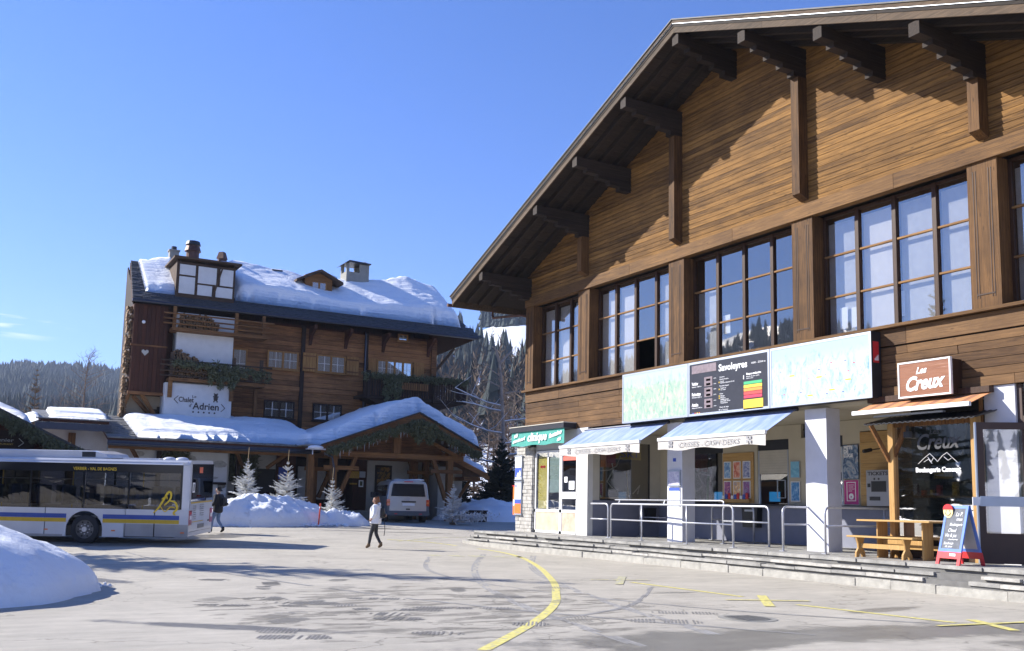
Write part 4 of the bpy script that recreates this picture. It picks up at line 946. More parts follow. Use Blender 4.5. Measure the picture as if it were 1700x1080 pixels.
MB().beam((KX - .08, 15.06, 2.7), (17.9, 15.2, 3.5), .07, .09).build('brace', 'timber_z', t_)
MB().box(KX - .06, 12.95, 3.46, KX + .04, 14.95, 3.60).build('lintel', 'timber_z', t_)
MB().box(KX - .02, 12.99, 1.0, KX - .012, 14.95, 3.46).build('pane', glass('bakery_glass', refl=.5, trans=.5), t_)
MB().box(KX - .05, 12.99, .97, KX + .03, 14.95, 1.03).build('lower_rail', 'timber_z', t_)
MB().box(KX - .01, 12.99, .56, KX + .02, 14.95, .97).build('lower_panel', 'frame', t_)
MB().box(KX + .03, 13.0, 1.885, KX + .35, 14.9, 1.925).build('counter', 'pine_x', t_)
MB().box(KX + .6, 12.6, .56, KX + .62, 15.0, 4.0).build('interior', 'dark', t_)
q = MB().box(KX + .5, 13.5, .75, KX + .52, 14.6, 1.25); q.build('drinks_cabinet', 'letter_w', t_)
rr = random.Random(2)
for k in range(6):
    y = 13.5 + .2 * k; MB().box(KX + .1, y, 1.93, KX + .18, y + rr.uniform(.05, .12), 1.93 + rr.uniform(.08, .3)).build('goods', rr.choice(['yellow', 'green', 'red', 'orange', 'letter_w']), t_)
MB().box(KX + .1, 13.6, 2.3, KX + .12, 14.05, 2.42).build('goods', 'yellow', t_)
text('Creux', (KX - .024, 14.42, 2.93), (0, -1, .02), UZ, .48, 'letter_k', t_, depth=.004, shear=.35, offset=.008, width=1.1)
text('Les', (KX - .024, 14.06, 3.26), (0, -1, .02), UZ, .18, 'letter_k', t_, depth=.004, shear=.35, width=.26)
text('Boulangerie Concept', (KX - .024, 14.42, 2.44), (0, -1, 0), UZ, .14, 'letter_w', t_, depth=.004, offset=.006, width=1.12)
q = MB()
for P_ in ([(14.35, 2.62), (14.2, 2.74), (14.05, 2.84), (13.98, 2.78), (13.86, 2.66), (13.74, 2.78), (13.62, 2.85), (13.5, 2.74), (13.36, 2.62)], [(14.1, 2.76), (14.02, 2.66), (13.96, 2.74)], [(13.7, 2.76), (13.6, 2.68), (13.52, 2.72)], [(14.2, 2.66), (14.08, 2.72), (14.0, 2.62)]):
    for i in range(len(P_) - 1): q.beam((KX - .022, *P_[i]), (KX - .022, *P_[i + 1]), .004, .022, up=(1, 0, 0))
q.build('mountain_emblem', 'letter_w', t_)
# side light and open door
t_ = thing('glass_door', 'tall brown framed glass door standing open with a wide grey push bar', 'door', (17.97, 12.62, ZT), rot=(0, 0, R(-38)))
def dbox(x0, y0, z0, x1, y1, z1, nm, m): return MB().box(x0, y0, z0, x1, y1, z1).build(nm, m, t_, local=True)
W_ = 1.15; Hh = 2.86
M['brown_metal'] = mat('brown_lacquered_metal', (.055, .028, .018), .5, var=.1)
q = MB(); q.box(0, -.03, .02, .13, .03, Hh); q.box(W_ - .13, -.03, .02, W_, .03, Hh); q.box(.13, -.03, Hh - .14, W_ - .13, .03, Hh); q.box(.13, -.03, .02, W_ - .13, .03, .62); q.build('leaf_frame', 'brown_metal', t_, local=True)
dbox(-.03, -.04, .02, -.002, .04, Hh, 'edge_strip', 'alu'); dbox(.13, -.004, .62, W_ - .13, .004, Hh - .14, 'pane', 'shopglass'); dbox(0.02, -.07, 1.16, W_, -.035, 1.36, 'push_bar', 'alu'); dbox(-.12, -.05, 1.17, .02, -.02, 1.34, 'handle', 'whitepaint')
q = MB(); q.box(18.66, 8.8, .56, 18.76, 12.14, 4.2); q = MB()
for a, c in ((12.14, 12.04), (11.0, 10.9), (9.9, 9.8), (8.9, 8.8)): q.box(18.66, c, .56, 18.76, a, 4.2)
q.box(18.665, 8.8, 3.4, 18.755, 12.14, 3.55); q.box(18.665, 8.8, .56, 18.755, 12.14, .75); EF = q.build('entrance_frame', 'brown_metal', A); MB().box(18.7, 8.8, .75, 18.708, 12.14, 4.2).build('pane', 'shopglass', EF); MB().box(20.4, 8.8, .56, 20.5, 15, 4.2).build('entrance_interior', 'curtain_g', A)
MB().box(18.5, 12.84, .56, 18.56, 12.9, 4.05).build('side_trim', 'timber_z', A)
# ================================================================== POSTERS AND NOTICES
def poster(name, label, y1, y0, z0, z1, face, x=XB - .02, fr='alu', cat='poster', w=.025, group=None, d=.02):
    t_ = thing(name, label, cat, (x, (y1 + y0) / 2, z0), group=group)
    MB().box(x - d, y0, z0, x - .001, y1, z1).build('backing', fr, t_); MB().box(x - d - .005, y0 + w, z0 + w, x - d + .001, y1 - w, z1 - w).build('print', face, t_); t_['px'] = 0; del t_['px']; return t_, x - d - .006
BL = patchwork('blue_print_poster', [(.05, .18, .45), (.10, .32, .62), (.45, .65, .8)], 9)
poster('blue_poster', 'upper of two narrow light blue posters beside the right column', 21.3, 20.93, 2.5, 3.0, patchwork('cyan_poster', [(.12, .35, .55), (.2, .5, .68), (.3, .6, .75)], 4), w=.02)
p_, x_ = poster('blue_poster', 'lower of two narrow blue posters beside the right column', 21.3, 20.93, 1.8, 2.4, BL, w=.03, fr='whitepaint')
p_, x_ = poster('toboggan_poster', 'tall dark blue poster reading PISTE DE LUGE', 19.3, 18.75, 2.44, 3.40, patchwork('sledging_photo_print', [(.03, .06, .14), (.09, .16, .28), (.35, .42, .5), (.5, .3, .2)], 5), w=.01, fr='metal_dark')
for i, s in enumerate(('PISTE', 'DE', 'LUGE')): text(s, (x_, 19.26, 3.27 - .11 * i), RY, UZ, .135, 'letter_w', p_, depth=.003, offset=.006)
p_, x_ = poster('magenta_poster', 'magenta poster with a white outlined panel and drop emblem', 19.28, 18.76, 1.73, 2.42, mat('magenta_print', (.50, .02, .22), .4), w=.01, fr='whitepaint')
q = MB(); q.box(x_ - .003, 18.86, 1.83, x_, 18.885, 2.36); q.box(x_ - .003, 19.155, 1.83, x_, 19.18, 2.36); q.box(x_ - .003, 18.885, 1.83, x_, 19.155, 1.85); q.box(x_ - .003, 18.885, 2.34, x_, 19.155, 2.36)
q.disc((x_ - .004, 19.02, 1.96), .085, (1, 0, 0), .004, 20); q.build('white_outline', 'letter_w', p_); MB().disc((x_ - .008, 19.02, 1.95), .035, (1, 0, 0), .004, 3).build('drop_emblem', mat('magenta_print_dark', (.50, .02, .22), .4), p_)
for i, s in enumerate(('BONNES', 'GLISSES', 'CHAQUE', 'JOUR')): text(s, (x_, 19.11, 2.26 - .055 * i), RY, UZ, .05, 'letter_w', p_, depth=.003)
# poster board
p_, x_ = poster('poster_board', 'wooden board holding six small framed event posters between the ticket windows', 24.28, 22.86, 1.74, 3.33, 'pine_x', w=.01, fr='pine_x', cat='notice board')
cs = [[(.08, .16, .45), (.2, .4, .7), (.7, .8, .9)], [(.5, .05, .06), (.75, .3, .2), (.9, .7, .6)], [(.1, .12, .35), (.3, .35, .6), (.75, .75, .85)], [(.12, .06, .2), (.45, .15, .35), (.6, .35, .3)], [(.1, .25, .6), (.85, .5, .15), (.9, .85, .8)], [(.06, .12, .3), (.35, .1, .3), (.2, .4, .6)]]
for r in range(2):
    for c in range(3):
        y1 = 24.2 - .44 * c; z1 = 3.06 - .62 * r; H = MB().box(x_ - .02, y1 - .34, z1 - .55, x_, y1, z1).build('poster_frame', 'whitepaint', p_)
        MB().box(x_ - .024, y1 - .31, z1 - .52, x_ - .019, y1 - .03, z1 - .03).build('print', patchwork('event_print_%d' % (r * 3 + c), cs[r * 3 + c], 7 + c), H)
MB().box(x_ - .12, 22.95, 1.76, x_, 24.28, 1.86).build('leaflet_rack', 'pine_x', p_)
for k in range(9): MB().box(x_ - .09, 24.2 - k * .135, 1.86, x_ - .07, 24.2 - k * .135 - .1, 1.97 + .04 * (k % 3)).build('leaflet', ['letter_w', 'blue', 'red'][k % 3], p_)
# column notices
x_ = 18.6
poster('small_sign', 'tiny blue square sign high on the left column', 23.12, 23.0, 2.92, 3.02, 'blue', x=x_, fr='blue', cat='sign', w=.01)
poster('notice_case', 'small framed glass notice case on the left column', 23.32, 22.76, 2.18, 2.66, patchwork('timetable_sheet', [(.3, .28, .42), (.55, .52, .62), (.7, .68, .7)], 12), x=x_, w=.04, cat='notice', d=.05)
p_, x2 = poster('map_notice', 'pale blue map sheet with a blue heading low on the left column', 23.3, 22.8, 1.58, 2.14, patchwork('pale_map_sheet', [(.55, .72, .88), (.78, .86, .92), (.85, .87, .9)], 6), x=x_, w=.01, fr='whitepaint', cat='notice'); MB().box(x2 - .003, 22.8, 2.05, x2, 23.3, 2.14).build('heading_strip', 'blue', p_)
# ticket machine
t_ = thing('ticket_machine', 'grey self-service ticket machine on the counter, marked TICKETS', 'ticket machine', (21.4, 17.85, 1.706))
MB().box(21.2, 17.42, 1.708, 21.55, 18.2, 2.66).build('housing', mat('light_grey_housing', (.36, .37, .40), .4, var=.05), t_, bevel=.01)
MB().box(21.185, 17.55, 2.08, 21.2, 18.02, 2.36).build('screen', 'black', t_); MB().box(21.185, 17.5, 2.47, 21.2, 18.14, 2.48).build('trim', 'alu', t_)
text('TICKETS', (21.197, 18.14, 2.52), RY, UZ, .13, 'letter_k', t_, depth=.004, offset=.004, width=.66)
MB().box(21.18, 17.75, 1.85, 21.2, 18.08, 1.95).build('ticket_slot', 'black', t_); MB().box(21.18, 18.06, 2.2, 21.2, 18.14, 2.3).build('card_reader', 'black', t_)
for y in (17.78, 17.92): MB().disc((21.19, y, 2.42), .028, (1, 0, 0), .01).build('button', 'letter_k', t_)
t_ = thing('litter_bin', 'black wall bin on the grey counter wall under the poster board', 'bin', (21.4, 22.85, 1.0))
MB().prism([(21.53, 22.5, 1.0), (21.53, 23.1, 1.0), (21.53, 23.14, 1.6), (21.53, 22.46, 1.6)], (-.22, 0, 0)).build('body', 'black', t_); MB().box(21.28, 22.45, 1.601, 21.53, 23.15, 1.64).build('lid', 'metal_dark', t_); MB().box(21.3, 22.6, 1.48, 21.309, 23.0, 1.54).build('slot', 'alu', t_)
t_ = thing('litter_bin', 'small dark bin hanging on the shop dado wall behind the left railings', 'bin', (21.0, 27.4, 1.1))
MB().prism([(20.9, 27.57, 1.05), (21.25, 27.57, 1.05), (21.28, 27.57, 1.5), (20.87, 27.57, 1.5)], (0, -.18, 0)).build('body', 'black', t_); MB().box(20.86, 27.38, 1.501, 21.29, 27.57, 1.53).build('lid', 'metal_dark', t_)
for y, lab in ((24.9, 'bright blue monitor seen in the left ticket window'), (22.35, 'bright blue monitor with yellow dot in the middle ticket window'), (20.1, 'small cyan monitor in the right ticket window')):
    t_ = thing('monitor', lab, 'monitor', (22.0, y, 1.7)); MB().box(21.95, y - .25, 1.78, 21.98, y + .25, 2.12).build('casing', 'black', t_); s_ = MB().box(21.944, y - .23, 1.80, 21.95, y + .23, 2.10); em = mat('lit_blue_screen', (.05, .3, .6), .4); em.node_tree.nodes['Principled BSDF'].inputs['Emission Color'].default_value = (.03, .3, .7, 1); em.node_tree.nodes['Principled BSDF'].inputs['Emission Strength'].default_value = .35; s_.build('screen', em, t_)
    MB().box(21.9, y - .1, 1.706, 22.05, y + .1, 1.78).build('stand', 'black', t_)
for y, lab in ((21.75, 'speech grille frame in the middle ticket window'), (19.75, 'speech grille frame in the right ticket window')):
    q = MB(); x = 21.63
    for a in (y - .17, y + .15): q.box(x - .01, a, 1.9, x + .005, a + .02, 2.45)
    q.box(x - .01, y - .15, 2.43, x + .005, y + .15, 2.45); q.box(x - .01, y - .15, 1.9, x + .005, y + .15, 1.92); q.build('grille_frame', 'alu', A)
# shop display items behind the window in the side wall
t_ = thing('sports_display', 'ski shop display with red banner, yellow board lettering and a green ski behind the window', 'display', (20, 27.9, 1.8))
MB().box(19.1, 28.05, 2.9, 20.0, 28.07, 3.7).build('red_banner', mat('dark_red_banner', (.35, .03, .03), .6), t_); MB().box(20.0, 28.05, 3.2, 21.1, 28.07, 3.7).build('yellow_board', mat('dull_yellow_board', (.45, .33, .03), .6), t_)
text('SKI', (20.2, 28.045, 3.28), RX, UZ, .32, 'blue', t_, width=.7); MB().beam((19.25, 27.9, 1.85), (19.15, 27.95, 2.8), .08, .02).build('green_ski', mat('bright_green_ski', (.05, .55, .08), .3), t_); MB().beam((20.45, 27.9, 1.9), (20.4, 27.95, 2.75), .09, .02).build('yellow_ski', mat('ochre_ski', (.45, .3, .03), .3), t_)
q = MB()
for P_ in ([(19.1, 2.75), (19.6, 2.8), (19.9, 2.95), (20.05, 3.3)], [(19.7, 3.05), (19.75, 2.8), (19.5, 2.4), (19.7, 2.2), (20.0, 2.1)], [(20.6, 2.0), (20.9, 2.3), (20.8, 2.0)]): q.tube([(x, 27.85, z) for x, z in P_], .025, 6)
q.build('bare_branch', 'curtain_g', t_); MB().box(19.05, 27.75, 1.81, 21.1, 28.05, 1.86).build('shelf', 'pine_x', t_)
# info totem plates on the stone pier
def plate(name, label, z0, z1, bands):
    t_ = thing(name, label, 'sign', (18.4, 32.1, z0)); MB().box(18.43, 31.92, z0, 18.48, 32.44, z1).build('plate', 'alu', t_)
    for a, c, m_ in bands: MB().box(18.424, 31.95, z0 + (z1 - z0) * a, 18.431, 32.41, z0 + (z1 - z0) * c).build('colour_band', m_, t_)
    q = MB()
    for z in (z0 - .03, z1): q.box(18.41, 31.88, z, 18.47, 32.46, z + .03)
    tag(q.build('clamp', 'alu', t_), kind='stuff'); return t_
p_ = plate('village_sign', 'upper white sign plate with a blue mountain picture on the stone pier', 2.5, 3.36, [(0, .08, 'letter_w'), (.08, .5, 'blue'), (.5, 1, 'letter_w')])
q = MB(); q.prism([(18.421, 32.3, 2.6), (18.421, 32.2, 2.76), (18.421, 32.12, 2.72), (18.421, 32.04, 2.86), (18.421, 31.98, 2.72), (18.421, 31.98, 2.6)], (.003, 0, 0)); q.build('mountain_picture', 'letter_w', p_)
p_ = plate('bus_stop_sign', 'lower sign plate with timetable, blue stripe and orange base on the stone pier', 1.18, 2.4, [(.03, .33, 'orange'), (.33, .46, 'blue'), (.46, .97, 'letter_w')])
MB().box(18.42, 32.28, 2.2, 18.424, 32.37, 2.29).build('blue_square', 'blue', p_)
q = MB()
for k in range(11): q.box(18.42, 32.0, 1.82 + k * .04, 18.424, 32.36 - .03 * (k % 3), 1.83 + k * .04)
q.build('printed_lines', 'letter_g', p_)
# security camera and flood lamp at the kiosk
t_ = thing('security_camera', 'small dark security camera on the pine wall above the ticket machine', 'camera', (21.3, 17.9, 3.1)); MB().tube([(21.2, 18.0, 3.2), (20.95, 18.05, 3.15)], .05).build('body', 'black', t_); MB().tube([(21.2, 18.0, 3.2), (21.56, 17.95, 3.25)], .015).build('bracket', 'black', t_)
t_ = thing('flood_lamp', 'little black flood lamp fixed inside the top left of the bakery glass', 'lamp', (18.3, 14.55, 3.25)); MB().box(18.26, 14.45, 3.2, 18.36, 14.62, 3.34).build('housing', 'black', t_, bevel=.01); MB().box(18.29, 14.5, 3.341, 18.32, 14.57, 3.47).build('bracket', 'black', t_)
# ================================================================== TERRACE FURNITURE
t_ = thing('pine_table', 'varnished pine table with two solid side panels in front of the bakery', 'table', (17.95, 14.45, ZT), rot=(0, 0, R(-90)))
def lb(x0, y0, z0, x1, y1, z1, nm, m, par=None): return MB().box(x0, y0, z0, x1, y1, z1).build(nm, m, par or t_, local=True, bevel=.006)
for k in range(4): lb(-.95, -.36 + .182 * k, .79, .95, -.36 + .182 * k + .176, .83, 'top_plank', 'pine_x')
for x in (-.55, .62): lb(x - .02, -.165, 0, x + .02, .165, .788, 'side_panel', 'pine')
lb(-.53, -.02, .25, .60, .02, .4, 'cross_rail', 'pine')
def bench(name, label, loc):
    b_ = thing(name, label, 'bench', loc, rot=(0, 0, R(-90)), group='pine benches outside the bakery')
    for k in range(2): MB().box(-.88, -.14 + .145 * k, .43, .88, -.14 + .145 * k + .14, .47).build('seat_plank', 'pine_x', b_, local=True, bevel=.006)
    for x in (-.62, .62):
        P_ = [(.15, 0), (.06, 0), (.03, .07), (-.03, .07), (-.06, 0), (-.15, 0), (-.14, .1), (-.07, .2), (-.08, .3), (-.13, .43), (.13, .43), (.08, .3), (.07, .2), (.14, .1)]
        MB().prism([(x - .022, p[0], p[1]) for p in P_], (.044, 0, 0)).build('shaped_leg', 'pine', b_, local=True)
    MB().box(-.6, -.015, .2, .6, .015, .3).build('stretcher', 'pine', b_, local=True)
bench('pine_bench', 'pine bench with curved legs on the road side of the table', (17.6, 14.7, ZT)); bench('pine_bench', 'pine bench on the shop side, half hidden behind the table', (18.26, 14.3, ZT))
t_ = thing('chalkboard_sign', 'blue framed A-board with red feet, chalk writing and a smiling yellow face on top', 'chalkboard', (17.33, 12.62, ZT), rot=(0, 0, R(-102)))
def aleg(s_):
    lean = .3
    def P(x, z, o=0): return (x, s_ * (lean - z * lean / 1.16) - s_ * -.0 + (-.02 * s_ if o else 0), z)
    q = MB(); hw = .31
    def slab(x0, x1, z0, z1, t0, t1, nm, m):
        k = lambda z: s_ * lean * (1 - z / 1.18)
        return MB().prism([(x0, k(z0) + t0, z0), (x1, k(z0) + t0, z0), (x1, k(z1) + t0, z1), (x0, k(z1) + t0, z1)], (0, t1 - t0, 0)).build(nm, m, t_, local=True)
    bl = 'signblue'
    slab(-hw, -hw + .06, .25, 1.16, -.015, .015, 'frame_rail', bl); slab(hw - .06, hw, .25, 1.16, -.015, .015, 'frame_rail', bl); slab(-hw + .06, hw - .06, 1.1, 1.16, -.015, .015, 'frame_rail', bl); slab(-hw + .06, hw - .06, .25, .31, -.015, .015, 'frame_rail', bl)
    slab(-hw - .012, -hw + .07, 0, .25, -.017, .017, 'red_foot', 'red'); slab(hw - .07, hw + .012, 0, .25, -.017, .017, 'red_foot', 'red'); slab(-hw + .07, hw - .07, .12, .25, -.017, .017, 'red_foot', 'red')
    return slab(-hw + .06, hw - .06, .31, 1.1, -.008, .008, 'board', 'chalk' if s_ < 0 else 'curtain_g')
M['signblue'] = mat('bright_blue_frame', (.10, .20, .56), .4); M['chalk'] = mat('grey_chalkboard', (.10, .11, .13), .7, var=.25, scale=12)
bd = aleg(-1); aleg(1)
def kb(z): return -.3 * (1 - z / 1.18) - .014
wm = WM(t_)
def chalk(s, x, z, size, w):
    o0 = wm @ Vector((x, kb(z), z)); rt_ = wm.to_3x3() @ Vector((1, 0, 0)); up_ = wm.to_3x3() @ Vector((0, .246, .969)); text(s, o0, rt_, up_, size, 'letter_w', t_, depth=.002, shear=.3, width=w)
for s, x, z, sz, w in (('La P.', .0, .95, .12, .18), ('creux', .04, .86, .1, .16), ('Boulangerie', -.12, .76, .08, .34), ('Chaud', -.14, .64, .1, .22), ('Vin & jus', -.2, .54, .1, .3), ('~~~', -.1, .46, .12, .26), ('Sandwich', -.2, .39, .08, .26), ('du jour', -.15, .335, .07, .2)): chalk(s, x, z, sz, w)
MB().disc((-.2, kb(.98) - .006, 1.04), .12, (0, 1, 0), .012, 28).build('smiling_face', 'facey', t_, local=True) if 'facey' in M else MB().disc((-.2, kb(.98) - .01, 1.04), .13, (0, 1, 0), .016, 28).build('smiling_face', mat('pale_yellow_disc', (.80, .66, .32), .5), t_, local=True)
MB().prism([(-.2 + .135 * math.cos(a), kb(.98) - .016, 1.075 + .11 * math.sin(a)) for a in [math.pi * i / 12 for i in range(13)]], (0, .02, 0)).build('red_cap', 'red', t_, local=True)
q = MB(); yy = kb(.98) - .016
for x in (-.245, -.155): q.disc((x, yy, 1.05), .013, (0, 1, 0), .01, 10)
q.tube([(-.2 + .07 * math.cos(a), yy, 1.02 + .06 * math.sin(a)) for a in [math.pi + math.pi * i / 8 for i in range(9)]], .006, 5); q.build('face_drawing', 'letter_k', t_, local=True)
MB().box(.02, kb(.2) - .01, .17, .18, kb(.2) + .0, .22).build('badge', 'letter_w', t_, local=True)
# small things at the far corner
t_ = thing('orange_box', 'orange box on a post just behind the stone pier', 'box', (20.4, 35.5, .4)); MB().box(20.2, 35.3, 1.1, 20.6, 35.7, 2.3).build('body', 'orange', t_, bevel=.02); MB().box(20.19, 35.35, 1.5, 20.2, 35.65, 1.75).build('label', 'letter_w', t_); MB().tube([(20.4, 35.5, .3), (20.4, 35.5, 1.1)], .04).build('post', 'steel', t_); MB().box(20.18, 35.28, 2.301, 20.62, 35.72, 2.34).build('lid', 'red', t_)

# ================================================================== HOTEL CHALET
H_ = thing('hotel_chalet', 'dark log-built hotel chalet with thick snow on its roof, balconies and chimneys', 'building', (7.1, 53, .6))
rc = random.Random(21); YW = 53.0
b = MB(); b.box(7.2, YW + .03, .5, 9.0, 56, 11.3); b.box(9.0, YW + .03, .5, 24.35, 60, 11.3); b.box(7.2, 55.9, 11.3, 24.35, 56.0, 14.0); b.prism([(7.2, 53.1, 11.2), (7.2, 56, 11.2), (7.2, 56, 14.1)], (.1, 0, 0)); b.prism([(24.25, 53.1, 11.2), (24.25, 60, 11.2), (24.25, 56, 14.1)], (.1, 0, 0)); b.build('wall', 'chalet_v', H_)
def zr(y): return 11.52 + (y - 51.8) * .675 if y < 56 else 14.35 - (y - 56) * .675
# horizontal logs on the front
z = 5.35
while z < 11.15:
    segs = [12.15, 16.2, 19.95, 24.4] if z > 5.3 else []
    for i in range(len(segs) - 1):
        e = rc.uniform(0, .03); piece('log', 'chalet', H_, segs[i] + .01, YW - .05 - e, z + .008, segs[i + 1] - .01, YW + .03, z + .268, rot=(R(rc.uniform(2, 5)), 0, 0))
    z += .277
for x in (12.15, 16.2, 19.95): MB().box(x - .11, YW - .16, 5.3, x + .11, YW + .02, 11.3).build('corner_post', 'darktimber', H_)
MB().box(24.1, YW - .2, 5.3, 24.42, YW + .05, 11.3).build('corner_post', 'chalet', H_)
MB().tube([(19.87, YW - .22, 11.2), (19.87, YW - .2, 5.5)], .05).build('downpipe', 'gutter', H_)
piece('string_beam', 'chalet', H_, 12.2, YW - .14, 7.55, 19.5, YW, 7.8); 
def cwin(x0, x1, z0, z1, n_, sh=(), glassm='cglass', y=YW - .19, fr='shutter', mull='shutter'):
    q = MB(); w = .08
    q.box(x0, y, z0, x0 + w, y + .09, z1); q.box(x1 - w, y, z0, x1, y + .09, z1); q.box(x0 + w, y, z0, x1 - w, y + .09, z0 + w); q.box(x0 + w, y, z1 - w, x1 - w, y + .09, z1)
    W_ = q.build('window', fr, H_); cw = (x1 - x0 - 2 * w) / n_
    for i in range(n_):
        a = x0 + w + cw * i; c = a + cw
        if i: MB().box(a - .05, y - .01, z0 + w, a + .05, y + .07, z1 - w).build('mullion', mull, W_)
        MB().box(a, y + .04, z0 + w, c, y + .046, z1 - w).build('pane', glassm, W_)
        q = MB(); q.box((a + c) / 2 - .012, y + .02, z0 + w, (a + c) / 2 + .012, y + .05, z1 - w); q.box(a, y + .021, (z0 + z1) / 2 - .012, c, y + .051, (z0 + z1) / 2 + .012); q.build('glazing_bars', 'curtain', W_)
        q = MB(); ww = cw * (.28 if z0 > 8 and n_ == 2 and x0 < 15 else .49)
        for j in range(5): 
            q.box(a + j * ww / 5, y + .058 + .006 * (j % 2), z0 + w, a + (j + .9) * ww / 5, y + .064, z1 - w); q.box(c - (j + .9) * ww / 5, y + .058 + .006 * (j % 2), z0 + w, c - j * ww / 5, y + .064, z1 - w)
        q.build('curtain', 'curtain', W_)
    MB().box(x0 - .08, y - .06, z0 - .06, x1 + .08, y + .05, z0 - .002).build('sill', fr, W_)
    for a, c in sh:
        Sm = MB().box(a, y - .02, z0, c, y + .02, z1 + .02).build('shutter', 'shutter', H_); q = MB()
        for j in range(1, 4): q.box(a + (c - a) * j / 4 - .008, y - .026, z0 + .02, a + (c - a) * j / 4 + .008, y - .019, z1)
        q.box(a + .03, y - .04, z0 + .12, c - .03, y - .021, z0 + .2); q.box(a + .03, y - .04, z1 - .2, c - .03, y - .021, z1 - .12); q.build('shutter_batten', 'chalet', Sm)
cwin(14.2, 15.95, 8.7, 9.72, 2); cwin(17.0, 18.7, 8.72, 9.74, 2, [(16.2, 16.95), (18.76, 19.5)]); cwin(20.62, 22.86, 8.8, 9.78, 4, [(20.1, 20.58), (22.95, 23.6)])
cwin(14.15, 15.85, 5.98, 6.95, 2, fr='darktimber', mull='darktimber'); cwin(16.9, 18.6, 5.98, 6.95, 2, fr='darktimber', mull='darktimber')
cwin(12.3, 13.1, 8.0, 9.65, 1); cwin(21.88, 22.52, 11.0, 11.42, 1, y=YW - .2)
for x, y_ in ((16.6, 10.9), (18.7, 10.9), (21.0, 10.9), (23.9, 10.9)):    # roof brackets
    q = MB(); q.prism([(x - .09, YW - .05, 10.2), (x - .09, YW - .05, 11.25), (x - .09, YW - 1.05, 11.25), (x - .09, YW - 1.0, 11.05), (x - .09, YW - .35, 10.75)], (.18, 0, 0)); q.build('eaves_bracket', 'chalet_v', H_)
MB().beam((24.4, YW - .1, 9.4), (25.6, YW - .1, 10.9), .14, .14).build('corner_brace', 'oldtimber', H_)
# dark board closet at the left with heart hole
for i in range(8): piece('wall_board', 'chalet_v', H_, 7.08 + .21 * i, 52.12 - rc.uniform(0, .02), 6.85, 7.08 + .21 * i + .2, 52.2, 9.18); piece('wall_board', 'chalet_v', H_, 7.08 + .21 * i, 52.12 - rc.uniform(0, .02), 9.26, 7.08 + .21 * i + .2, 52.2, 11.35)
piece('closet_beam', 'chalet', H_, 7.0, 52.06, 9.18, 8.8, 52.2, 9.26); piece('closet_beam', 'chalet', H_, 7.0, 52.0, 6.68, 8.8, 52.25, 6.84)
MB().box(7.05, 52.2, 6.84, 7.15, YW, 11.35).build('closet_side', 'chalet_v', H_)
hp = [(0, -.16), (.17, .03), (.16, .12), (.08, .16), (0, .09), (-.08, .16), (-.16, .12), (-.17, .03)]
MB().prism([(7.72 + a, 52.09, 8.85 + c) for a, c in hp], (0, .02, 0)).build('heart', 'cream', H_); MB().sphere((7.55, 52.05, 10.42), .09).build('lamp_globe', 'letter_w', H_, smooth=True)
MB().beam((7.3, 52.2, 6.6), (8.6, 52.9, 5.4), .16, .16).build('support_brace', 'timber', H_); MB().beam((7.7, 52.1, 6.7), (8.7, 52.5, 5.3), .16, .16).build('support_brace', 'timber', H_); MB().beam((7.1, 52.3, 6.7), (6.85, 53, 5.5), .12, .12).build('support_brace', 'timber', H_)
MB().box(6.95, 52.8, 5.1, 8.75, 52.95, 6.7).build('plinth_wall', mat('sand_render', (.42, .33, .21), .8, var=.1), H_)
q = MB()
for k in range(5): q.box(7.7 + .22 * k, 52.74, 5.4, 8.75, 52.8, 5.62 + .14 * k)
q.build('stair_string', 'darktimber', H_); MB().box(6.6, 52.5, 5.28, 8.8, 53.1, 5.42).build('base_beam', 'chalet_v', H_)
# white chimney breast with the hotel name
MB().box(9.2, 51.95, 7.4, 12.1, YW + .02, 11.1).build('chimney_breast', 'white', H_)
SG = thing('hotel_sign', 'white wall panel with dark lettering, a little bear figure and five dots', 'sign', (10.4, 51.7, 5.3))
MB().box(8.72, 51.62, 5.42, 12.1, 52.9, 7.36).build('panel', 'white', SG); MB().box(8.75, 51.66, 5.2, 12.08, 52.9, 5.415).build('plinth', 'metal_dark', SG)
br = 'bronze'; M['bronze'] = mat('bronze_lettering', (.045, .03, .02), .5)
text('Chalet', (9.42, 51.615, 6.42), RX, UZ, .36, br, SG, depth=.02, offset=.006, width=.75); text('Le', (10.08, 51.615, 6.66), RX, UZ, .2, br, SG, depth=.02, width=.2)
text('d\'', (9.95, 51.615, 6.17), RX, UZ, .26, br, SG, depth=.02, width=.14); text('Adrien', (10.15, 51.615, 6.08), RX, UZ, .5, br, SG, depth=.02, offset=.008, width=1.33)
q = MB()
for x, z, d in ((9.2, 6.52, 1), (11.78, 6.22, -1)): q.beam((x, 51.61, z), (x + .2 * d, 51.61, z + .2), .02, .03); q.beam((x, 51.61, z), (x + .2 * d, 51.61, z - .2), .02, .03)
q.build('bracket_mark', br, SG)
q = MB(); 
for k in range(5): q.disc((10.18 + .27 * k, 51.62, 5.93), .045, (0, -1, 0), .02, 10)
q.build('star_dot', br, SG)
q = MB(); q.disc((11.28, 51.62, 6.86), .09, (0, -1, 0), .02, 14); q.disc((11.2, 51.62, 6.94), .035, (0, -1, 0), .02, 8); q.disc((11.36, 51.62, 6.94), .035, (0, -1, 0), .02, 8); q.disc((11.28, 51.615, 6.68), .11, (0, -1, 0), .02, 14)
for a, c in (((11.28, 6.74), (11.14, 6.8)), ((11.28, 6.74), (11.42, 6.8)), ((11.25, 6.64), (11.18, 6.5)), ((11.31, 6.64), (11.38, 6.5))): q.beam((a[0], 51.61, a[1]), (c[0], 51.61, c[1]), .02, .06)
q.build('bear_figure', br, SG)
